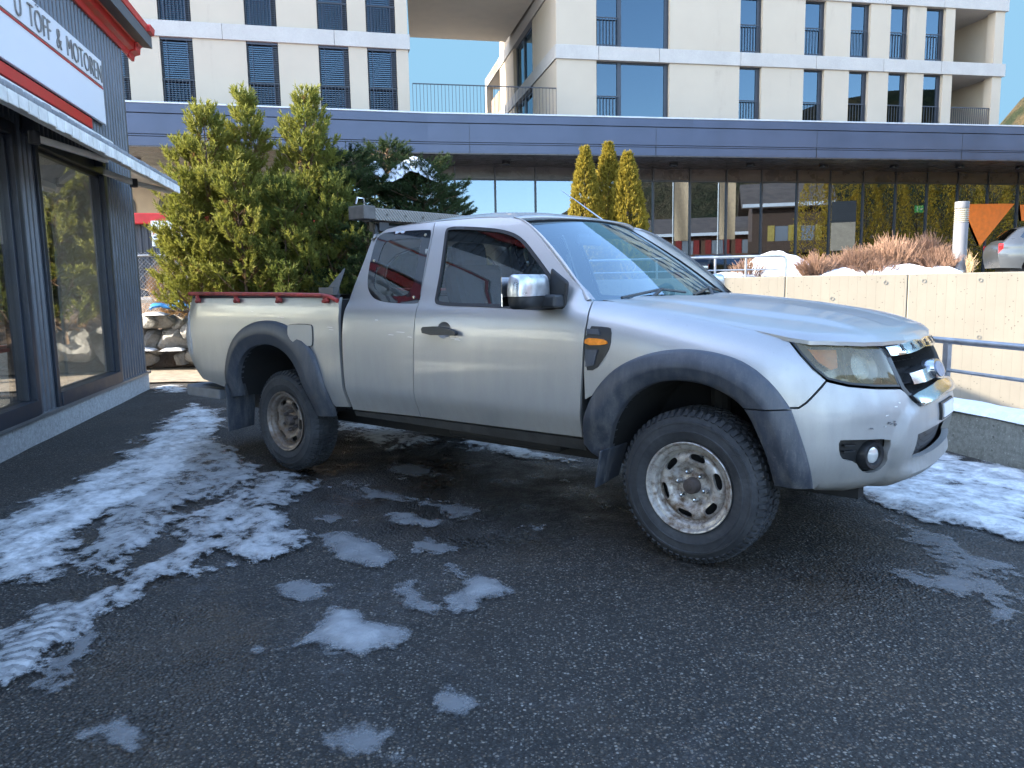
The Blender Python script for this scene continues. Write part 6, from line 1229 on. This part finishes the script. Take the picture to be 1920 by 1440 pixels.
# ------------------------------------------------------------------ rock wall, wire fence, tarpaulin
M_rock = None
q = N('limestone'); c_ = q.coord(); n1 = q.noise(2.5, c_, 7, .7); n2 = q.noise(11, c_, 6, .7); v_ = q.n('ShaderNodeTexVoronoi', feature='DISTANCE_TO_EDGE'); v_.inputs['Scale'].default_value = 3.2; q.l(c_, v_.inputs[0])
b_ = q.mix(q.ramp(n1, .35, .65), (.16, .158, .15), (.38, .37, .35)); b_ = q.mix(q.ramp(n2, .55, .72, 0, .6), b_, (.09, .085, .075)); q.set(Base_Color=b_, Roughness=.9); q.bump(q.math('ADD', n2, q.math('MULTIPLY', n1, 1.5)), .9, .05); M_rock = q.m
def boulder(c, s, seed, label='rough grey limestone boulder of the rock wall below the pines'):
    bm = bmesh.new(); bmesh.ops.create_icosphere(bm, subdivisions=4, radius=1.); rng = np.random.default_rng(seed); pl = nrm(rng.standard_normal((11, 3))); dd = .62 + .3 * rng.random(11)
    P = np.array([v.co[:] for v in bm.verts]); pr = P @ pl.T; k = np.min(np.where(pr > 1e-3, dd / np.maximum(pr, 1e-3), 9), axis=1); P = P * np.minimum(k, 1.02)[:, None]; P = P * (1 + .10 * (fbm(P[:, 0] * 2.2 + seed, P[:, 1] * 2.2 + P[:, 2] * 1.9) - .5)[:, None] * 2 + .05 * (fbm(P[:, 0] * 7, P[:, 2] * 7 + P[:, 1] * 5 + seed) - .5)[:, None] * 2)
    me = bpy.data.meshes.new('boulder'); bm.to_mesh(me); bm.free(); me.vertices.foreach_set('co', (P * np.array(s)).astype(np.float32).ravel()); me.polygons.foreach_set('use_smooth', [True] * len(me.polygons)); me.set_sharp_from_angle(angle=R(32)); me.materials.append(M_rock); me.update()
    o = bpy.data.objects.new('boulder', me); COL.objects.link(o); o.location = c; o.rotation_euler = (0, 0, rng.random() * 6); return tag(o, label, 'boulder', 'boulders of the rock wall')
bl_ = [(283, 602, .20, .24, .13, None), (325, 635, .34, .25, .20, 'largest pale boulder in the rock wall beside the shop corner'), (290, 640, .22, .24, .22, None), (312, 600, .24, .2, .13, 'flat slab-like boulder under the blue tarpaulin'), (338, 606, .18, .2, .15, None), (275, 672, .22, .2, .15, None), (345, 672, .2, .2, .12, None), (262, 625, .26, .3, .24, None), (372, 620, .32, .26, .24, None), (378, 668, .26, .24, .18, None), (415, 625, .3, .26, .25, None), (425, 668, .28, .24, .18, None), (470, 640, .34, .26, .30, None), (520, 640, .3, .26, .30, None), (575, 640, .34, .26, .3, None), (225, 620, .3, .26, .25, None), (190, 640, .34, .26, .32, None), (228, 668, .28, .24, .2, None)]
for k, (px, py, a, b, c_, lab) in enumerate(bl_): 
    p = at(px, py, 11.95 + .12 * ((k * 7) % 5) / 5); o = boulder((p.x, p.y, max(p.z, c_ * .75)), (a, b, c_), 60 + k, lab or 'rough grey limestone boulder of the rock wall below the pines')
bk = MB(); bk.grid(40, 6, lambda a, b: (-8.6 + 7.4 * a, 12.05 + 1.1 * b, .02 + .98 * min(1, b * 1.6) + .07 * float(fbm(np.array(a * 20), np.array(b * 4.))))); tag(bk.build('embankment', mat('earth_bank', (.14, .10, .07), .95, 0, (5, .3), (20, .8, .05)), smooth=180, fix=False), kind='structure')
cf = root('chain_link_fence', (0, 0, 0), 0, 'galvanised chain-link fence on the rock wall at the shop corner', 'fence')
fa, fb = at(236, 480, 12.25), at(352, 478, 12.25); L_ = fb.x - fa.x; zb_, zt_ = .93, fa.z
MB().tube([(fa.x, 12.25, zt_), (fb.x, 12.25, zt_)], .018, 8).build('top_rail', M_galv, cf, smooth=60)
wm = MB(); pz = .062; Hh = zt_ - zb_ + .05; n = int(L_ / pz)
for k in range(-int(Hh / pz), n):
    x0 = fa.x + k * pz; a0 = max(0, (fa.x - x0)); a1 = min(Hh, fb.x - x0)
    if a1 > a0: wm.tube([(x0 + a0, 12.25, zb_ + a0), (x0 + a1, 12.255, zb_ + a1)], .0028, 3, caps=False); wm.tube([(x0 + a0, 12.255, zt_ + .05 - a0), (x0 + a1, 12.25, zt_ + .05 - a1)], .0028, 3, caps=False)
wm.build('wire_mesh', M_galv, cf, fix=False)
for x in (fa.x + .05, fa.x + L_ * .98): MB().tube([(x, 12.27, .6), (x, 12.27, zt_ + .04)], .022, 8).build('post', M_galv, cf, smooth=60)
tp = MB(); c = at(308, 574, 11.55); tp.grid(30, 14, lambda a, b: (-.32 + .66 * a, -.16 + .34 * b, .06 * float(fbm(np.array(a * 5 + 2), np.array(b * 4.))) + .05 * math.sin(a * 3) - .10 * max(0, .25 - b) * 2 + .05 * math.sin(9 * a + 4 * b) * .3)); o = tp.build('blue_tarpaulin', mat('blue_tarp', (.02, .16, .42), .35, 0, (8, .2)), None, smooth=180, fix=False); o.location = (c.x, 11.9, c.z - .02); so3 = o.modifiers.new('s', 'SOLIDIFY'); so3.thickness = .03; tag(o, 'crumpled bright blue tarpaulin on top of the rock wall', 'tarpaulin')
M_hedge = leaf_mat('hedge_scales', (.45, .32, .03), (.80, .56, .09), sc=3)
# ------------------------------------------------------------------ cars on the terrace, bollard, things across the street (seen in the glazing)
M_cgl = glass('car_window', (.05, .055, .06), .16, .005); M_alloy = mat('alloy_wheel', (.45, .46, .47), .3, .8, None)
SIL = [(.06, .34), (.0, .55), (-.02, .78), (.02, .92), (.10, .99), (.36, 1.26), (.52, 1.37), (.95, 1.42), (1.6, 1.45), (2.3, 1.44), (2.75, 1.37), (3.15, 1.20), (3.55, .98), (3.9, .93), (4.35, .84), (4.6, .73), (4.66, .55), (4.62, .34)]
def car(loc, rz, body, label, group=None):
    t = root('parked_car', loc, rz, label, 'car', group); top = chaikin(SIL, 2, False); xr, xf = .92, 3.72
    def CY(x, z, off=0.): 
        x = np.asarray(x, float); z = np.asarray(z, float); tz = np.clip((z - .92) / .5, 0, 1); y = .89 - .03 * np.clip((.6 - z) / .3, 0, 1) - .26 * tz ** 1.15 - .012 * ss(.72, .80, z) - .16 * np.clip((x - 3.7) / .95, 0, 1) ** 2 - .12 * np.clip((.5 - x) / .55, 0, 1) ** 2
        return np.stack([x, -(y + off), z], -1)
    arch = lambda cx: [(cx + .40 * math.cos(a), .30 + .40 * math.sin(a)) for a in np.linspace(0, math.pi, 17)]
    out = top + [(xf + .42, .30)] + arch(xf) + [(xf - .42, .26), (xr + .42, .26)] + arch(xr) + [(xr - .42, .32)]
    wn = [chaikin(w, 1) for w in ([(.42, 1.07), (.60, 1.30), (.78, 1.335), (1.12, 1.35), (1.10, 1.03)], [(1.17, 1.03), (1.19, 1.36), (2.0, 1.38), (2.02, 1.01)], [(2.09, 1.01), (2.07, 1.38), (2.55, 1.35), (2.95, 1.2), (3.22, 1.03)])]
    p = panel(out, wn, .06, 0, .012, fn=CY, gap=0, st=.04); m = MB(); m.add(p.v, p.f); pm = p.mirror(); m.add(pm.v, pm.f); T_ = np.array(top); A = CY(T_[:, 0], T_[:, 1]); n = len(A)
    cr = []; 
    for v in np.linspace(-1, 1, 9): Q = A.copy(); Q[:, 1] *= -v * -1; Q[:, 2] += .035 * (1 - v * v) * np.clip((T_[:, 1] - .6) / .4, 0, 1); Q[:, 0] += (1 - v * v) * (.10 * np.clip((T_[:, 0] - 3.6), 0, 1) - .05 * np.clip(.4 - T_[:, 0], 0, .4)); cr.append(Q)
    m.add(np.concatenate(cr), [(k * n + j, k * n + j + 1, (k + 1) * n + j + 1, (k + 1) * n + j) for k in range(8) for j in range(n - 1)]); m.build('body', body, t, smooth=35, fix=False)
    for w in wn:
        for s in (0, 1): g_ = panel(w, (), .1, -.006, 0, fn=CY, gap=0, st=.05); (g_ if s == 0 else g_.mirror()).build('side_window', M_cgl, t, fix=False)
    def cross(i0, i1, name, mt, wv, off=.006):
        sel = [q for q in range(n) if i0 <= T_[q, 0] <= i1[0] and T_[q, 1] > i1[1]]; mb = MB(); rows_ = []
        for v in np.linspace(-wv, wv, 7): Q = A[sel].copy(); Q[:, 1] *= v; Q[:, 2] += .035 * (1 - v * v) + off; Q[:, 0] += (1 - v * v) * (-.05 * np.clip(.4 - Q[:, 0], 0, .4)) + (off if name == 'windscreen' else -off); rows_.append(Q)
        k_ = len(sel); mb.add(np.concatenate(rows_), [(a * k_ + j, a * k_ + j + 1, (a + 1) * k_ + j + 1, (a + 1) * k_ + j) for a in range(6) for j in range(k_ - 1)]); mb.build(name, mt, t, smooth=60, fix=False)
    cross(2.72, (3.50, .98), 'windscreen', M_cgl, .86); cross(.12, (.46, 1.0), 'rear_window', M_cgl, .82)
    MB().box(.3, 4.4, -.75, .75, .22, .34).build('floor_pan', M_under, t); MB().box(.4, 3.2, -.62, .62, .5, .95).build('cabin_trim', M_trim, t)
    for s in (0, 1):
        f_ = (lambda m: m) if s == 0 else (lambda m: m.mirror())
        f_(panel([(.0, .97), (.10, .965), (.09, .84), (-.01, .72)], (), .05, .006, .02, fn=CY, gap=0)).build('tail_lamp', mat('red_lens', (.35, .01, .01), .15, 0, None) if 'red_lens' not in bpy.data.materials else bpy.data.materials['red_lens'], t, fix=False); f_(panel([(4.2, .82), (4.55, .70), (4.56, .62), (4.2, .68)], (), .05, .006, .02, fn=CY, gap=0)).build('headlight', M_refl, t, fix=False)
        for x in (1.95, 3.05 - .0): f_(panel([(x - .30, .84), (x - .12, .85), (x - .12, .825), (x - .30, .82)], (), .05, .03, .02, fn=CY, gap=0)).build('door_handle', body, t, fix=False)
        f_(MB().box(2.95, 3.12, -1.02, -.84, .98, 1.10)).build('door_mirror', body, t, bevel=.03); f_(MB().tube([(.75, -.60, 1.40), (.9, -.60, 1.455), (2.2, -.60, 1.475), (2.4, -.61, 1.44)], .014, 6)).build('roof_bar', M_chrome, t, smooth=60)
        for cx in (xr, xf):
            w_ = MB().lathe([(.20, .17), (.215, .02), (.24, 0), (.29, .0), (.315, .03), (.32, .10), (.315, .17), (.28, .2), (.2, .2)], axis='y', n=40); remap(w_, lambda x, y, z: (x + cx, y - .89, z + .32)); wo_ = f_(w_).build('wheel', M_tyre, t, smooth=40)
            r_ = MB().lathe([(.19, .10), (.208, .02), (.218, .008), (.222, .015)], axis='y', n=40); r_.lathe([(.0, .02), (.05, .02), (.055, .05)], axis='y', n=16)
            for k in range(5): a = 2 * math.pi * k / 5 + .3; r_.obox((.125 * math.cos(a), .03, .125 * math.sin(a)), (.09 * math.cos(a), 0, .09 * math.sin(a)), (-.028 * math.sin(a), 0, .028 * math.cos(a)), (0, .012, 0))
            remap(r_, lambda x, y, z: (x + cx, y - .89, z + .32)); f_(r_).build('rim', M_alloy, wo_, smooth=40); b_ = MB().lathe([(0, .12), (.19, .12), (.19, .19)], axis='y', n=24); remap(b_, lambda x, y, z: (x + cx, y - .89, z + .32)); f_(b_).build('hub', M_under, wo_)
    return t
M_cg = mat('grey_car_paint', (.075, .082, .09), .3, .5, (3, .08), None, .6); M_cb = mat('dark_blue_car_paint', (.012, .018, .045), .25, .3, (3, .1), None, .6)
pc = at(1856, 500, 21.0); car((pc.x, 21.0, ZTER), R(-19), M_cg, 'grey estate car parked beyond the light bollard')
car((13.4, 22.2, ZTER), R(-168), M_cb, 'dark blue car mirrored in the glazing behind the terrace railing') if False else None
# light bollard
cb_ = on_wall(1816, 1.30, .55); lb2 = root('light_bollard', tuple(cb_), .5, 'pale grey cylindrical light bollard with ribbed head beside the bare bushes', 'bollard'); hb = zt(1816, 378, cb_.y) - 1.30; rb_ = .5 * 24 / CAM_F * cb_.y
M_bol = mat('bollard_paint', (.17, .17, .18), .5, .1, (6, .06)); M_lou = mat('louvre_cream', (.34, .31, .24), .5)
MB().lathe([(0, -.1), (rb_, -.1), (rb_, hb * .70), (rb_ * .93, hb * .705), (0, hb * .705)], n=32).build('column', M_bol, lb2, smooth=40); MB().lathe([(0, hb * .905), (rb_ * .98, hb * .905), (rb_, hb * .91), (rb_, hb), (0, hb)], n=32).build('cap', M_bol, lb2, smooth=40)
lv = MB()
for k in range(7): z = hb * (.71 + .028 * k); lv.lathe([(rb_ * .78, z + .012), (rb_, z), (rb_, z + hb * .014), (rb_ * .78, z + hb * .02)], n=32)
lv.lathe([(rb_ * .76, hb * .70), (rb_ * .76, hb * .91)], n=24); lv.build('louvre_head', M_lou, lb2, smooth=40); MB().lathe([(0, 0), (rb_ * 1.35, 0), (rb_ * 1.35, .03), (0, .03)], n=32).build('base_plate', M_galv, lb2)
# thuja hedge across the forecourt, mirrored in the glass
for k in range(9):
    t_ = k / 8; thuja(0, 0, 0, 1.15, 80 + k, 'tall clipped golden thuja of the hedge facing the glazing', nsp=3200, name='hedge_thuja', group='hedge facing the glazing', loc=(19.0 + 10.5 * t_, 22.9 + 3.2 * t_, 1.0), h=6.4 + .5 * math.sin(k * 2.1), m=M_hedge)
def chalet(loc, rz, w_, d_, he, hr, wall_c, shut, label):
    t = root('chalet', loc, rz, label, 'house'); M_w = mat('chalet_wood', wall_c, .8, 0, (3, .3), None, 0, .5, (1, 1, 9)); M_s = mat('shutter_paint', shut, .5)
    MB().box(0, w_, 0, d_, 0, he).prism([(0, he), (d_, he), (d_ / 2, hr)], lambda a, b, h: (h, a, b), 0.01, w_ - .01).build('wall', M_w, t)
    r_ = MB()
    for s in (0, 1): y0, y1 = (-.4, d_ / 2) if s == 0 else (d_ / 2, d_ + .4); za = he - .4 * (hr - he) / (d_ / 2); z0, z1 = (za, hr) if s == 0 else (hr, za); r_.add([(-.8, y0, z0 + .02), (w_ + .8, y0, z0 + .02), (w_ + .8, y1, z1 + .02), (-.8, y1, z1 + .02), (-.8, y0, z0 + .22), (w_ + .8, y0, z0 + .22), (w_ + .8, y1, z1 + .22), (-.8, y1, z1 + .22)], [(0, 1, 2, 3), (4, 7, 6, 5), (0, 4, 5, 1), (2, 6, 7, 3), (0, 3, 7, 4), (1, 5, 6, 2)])
    r_.build('roof', mat('shingle_roof', (.13, .10, .08), .9, 0, (2, .3), (30, .6)), t); MB().box(-.7, w_ + .7, -.42, -.1, he - .12, he + .12).build('snow_edge', M_snowc, t)
    for zf in (.5, 3.1) if he > 4.5 else (.9,):
        n = int(w_ / 2.3)
        for k in range(n):
            x = .7 + k * (w_ - 1.4) / n; f = MB().box(x, x + .9, -.05, .02, zf + .5, zf + 1.7).build('window', mat('chalet_pane', (.25, .27, .30), .1, 0, None), t); MB().box(x - .5, x - .03, -.08, .0, zf + .45, zf + 1.75).box(x + .93, x + 1.4, -.08, .0, zf + .45, zf + 1.75).build('shutters', M_s, f)
        for y in (1.2, d_ - 2.4): f = MB().box(-.05, .02, y, y + .9, zf + .5, zf + 1.7).build('window', bpy.data.materials['chalet_pane'], t); MB().box(-.08, .0, y - .5, y - .03, zf + .45, zf + 1.75).box(-.08, 0, y + .93, y + 1.4, zf + .45, zf + 1.75).build('shutters', M_s, f)
    MB().box(-.6, w_ + .3, -.7, 0, 2.85, 2.98).box(-.6, w_ + .3, -.72, -.68, 2.98, 3.7).build('balcony', M_w, t); return t
chalet((28.7 + 3.4, 1.4 + 2.5, -.3), R(217), 8.5, 7, 5.3, 6.7, (.14, .075, .045), (.26, .035, .028), 'dark timber chalet with red shutters across the street'); chalet((29.8 + 2, 9.2 + 1.5, .3), R(217), 5, 6, 6.3, 8.0, (.10, .06, .04), (.50, .37, .10), 'dark timber house with yellow shutters across the street')
for k, (x, y) in enumerate(((14.6, 16.8), (16.6, 18.2))):
    fl_ = root('banner_flag', (x, y, ZTER), R(37), 'beige vertical banner on a white pole across the forecourt', 'banner', 'banners across the forecourt'); MB().tube([(0, 0, 0), (0, 0, 6.4)], .04, 10).build('pole', M_white, fl_, smooth=60); b_ = MB(); b_.grid(6, 16, lambda a, b: (.06 + .85 * a, .05 * math.sin(5 * a + 3 * b), 2.4 + 3.9 * b)); b_.build('banner', mat('banner_cloth', (.62, .45, .28), .8) if k == 0 else bpy.data.materials['banner_cloth'], fl_, smooth=180, fix=False)
rng_ = np.random.default_rng(5)
bt = root('bare_tree', (8.5, 5.0, -.3), 0, 'leafless reddish birch across the street', 'tree'); bt.location = (17.5, -6, -.4)
mb = MB(); tw = MB()
def grow(p, d, l, r, depth):
    e = p + d * l; (mb if depth < 3 else tw).tube([tuple(p), tuple(p * .5 + e * .5 + rng_.standard_normal(3) * l * .05), tuple(e)], [r, r * .85, r * .7], 5 if depth < 3 else 3, caps=False)
    if depth >= 6: return
    for k in range(3 if depth else 4): grow(p + d * l * (.55 + .45 * rng_.random()), nrm(d + rng_.standard_normal(3) * .42 + [0, 0, .12]), l * (.62 + .2 * rng_.random()), r * .6, depth + 1)
grow(np.array([0, 0, 0.]), np.array([0, 0, 1.]), 2.6, .14, 0); mb.build('trunk', M_bark, bt, fix=False); tw.build('twigs', mat('birch_twigs', (.22, .11, .08), .8), bt, fix=False)
# information totem across the forecourt, its writing readable from the building
tb = root('information_board', (18.95, 24.8, ZTER), R(226), 'dark and beige information board across the forecourt', 'sign'); MB().box(-.55, .55, -.05, .05, 1.5, 3.85).build('board', mat('beige_board', (.45, .38, .30), .6), tb, bevel=.01); MB().box(-.5, -.4, -.03, .03, -.1, 1.5).box(.4, .5, -.03, .03, -.1, 1.5).build('legs', M_dark, tb); MB().box(-.555, .555, -.056, .056, 2.85, 3.86).build('header', mat('dark_header', (.05, .055, .065), .5), tb)
# wooded far slope seen past the right end of the building
fw = MB(); rng2 = np.random.default_rng(9)
for k in range(230):
    d = rng2.uniform(150, 235); f = rng2.uniform(.60, .80); x, y = d * f, d; z = float(HGT(x, y)); h_ = rng2.uniform(4, 10); r_ = h_ * .22
    for j in range(3): fw.lathe([(r_ * (1 - j * .28) * (.9 + .3 * rng2.random()), z + h_ * (.12 + .27 * j)), (.05, z + h_ * (.55 + .24 * j))], (x, y, 0), 'z', 7)
tag(fw.build('wooded_slope', leaf_mat('far_wood', (.03, .045, .02), (.09, .075, .035), sc=.08), None, fix=False), 'dark conifers on the slope behind the building', 'wood', kind='stuff')
gv = MB(); gv.grid(30, 4, lambda a, b: (-9.5 + 9.2 * a, 10.15 + .25 * float(fbm(np.array(a * 9), np.array(3.))) + 1.95 * b, .022 + .004 * b)); tag(gv.build('gravel_verge', mat('sandy_gravel', (.26, .215, .16), .95, 0, (9, .3), (60, .8)), smooth=180, fix=False), kind='structure')
# unseen snow ground added around the yard to bounce sunlight back
sf = MB(); sf.add([(-400, -400, -.12), (400, -400, -.12), (400, -9, -.12), (-400, -9, -.12)], [(0, 1, 2, 3)]); sf.add([(-400, -9, -.12), (-16, -9, -.12), (-16, 15.5, -.12), (-400, 15.5, -.12)], [(0, 1, 2, 3)])
tag(sf.build('bounce_snow_field', mat('bounce_field_snow', (.78, .79, .82), .8, 0, (.2, .15)), None, fix=False), kind='structure')
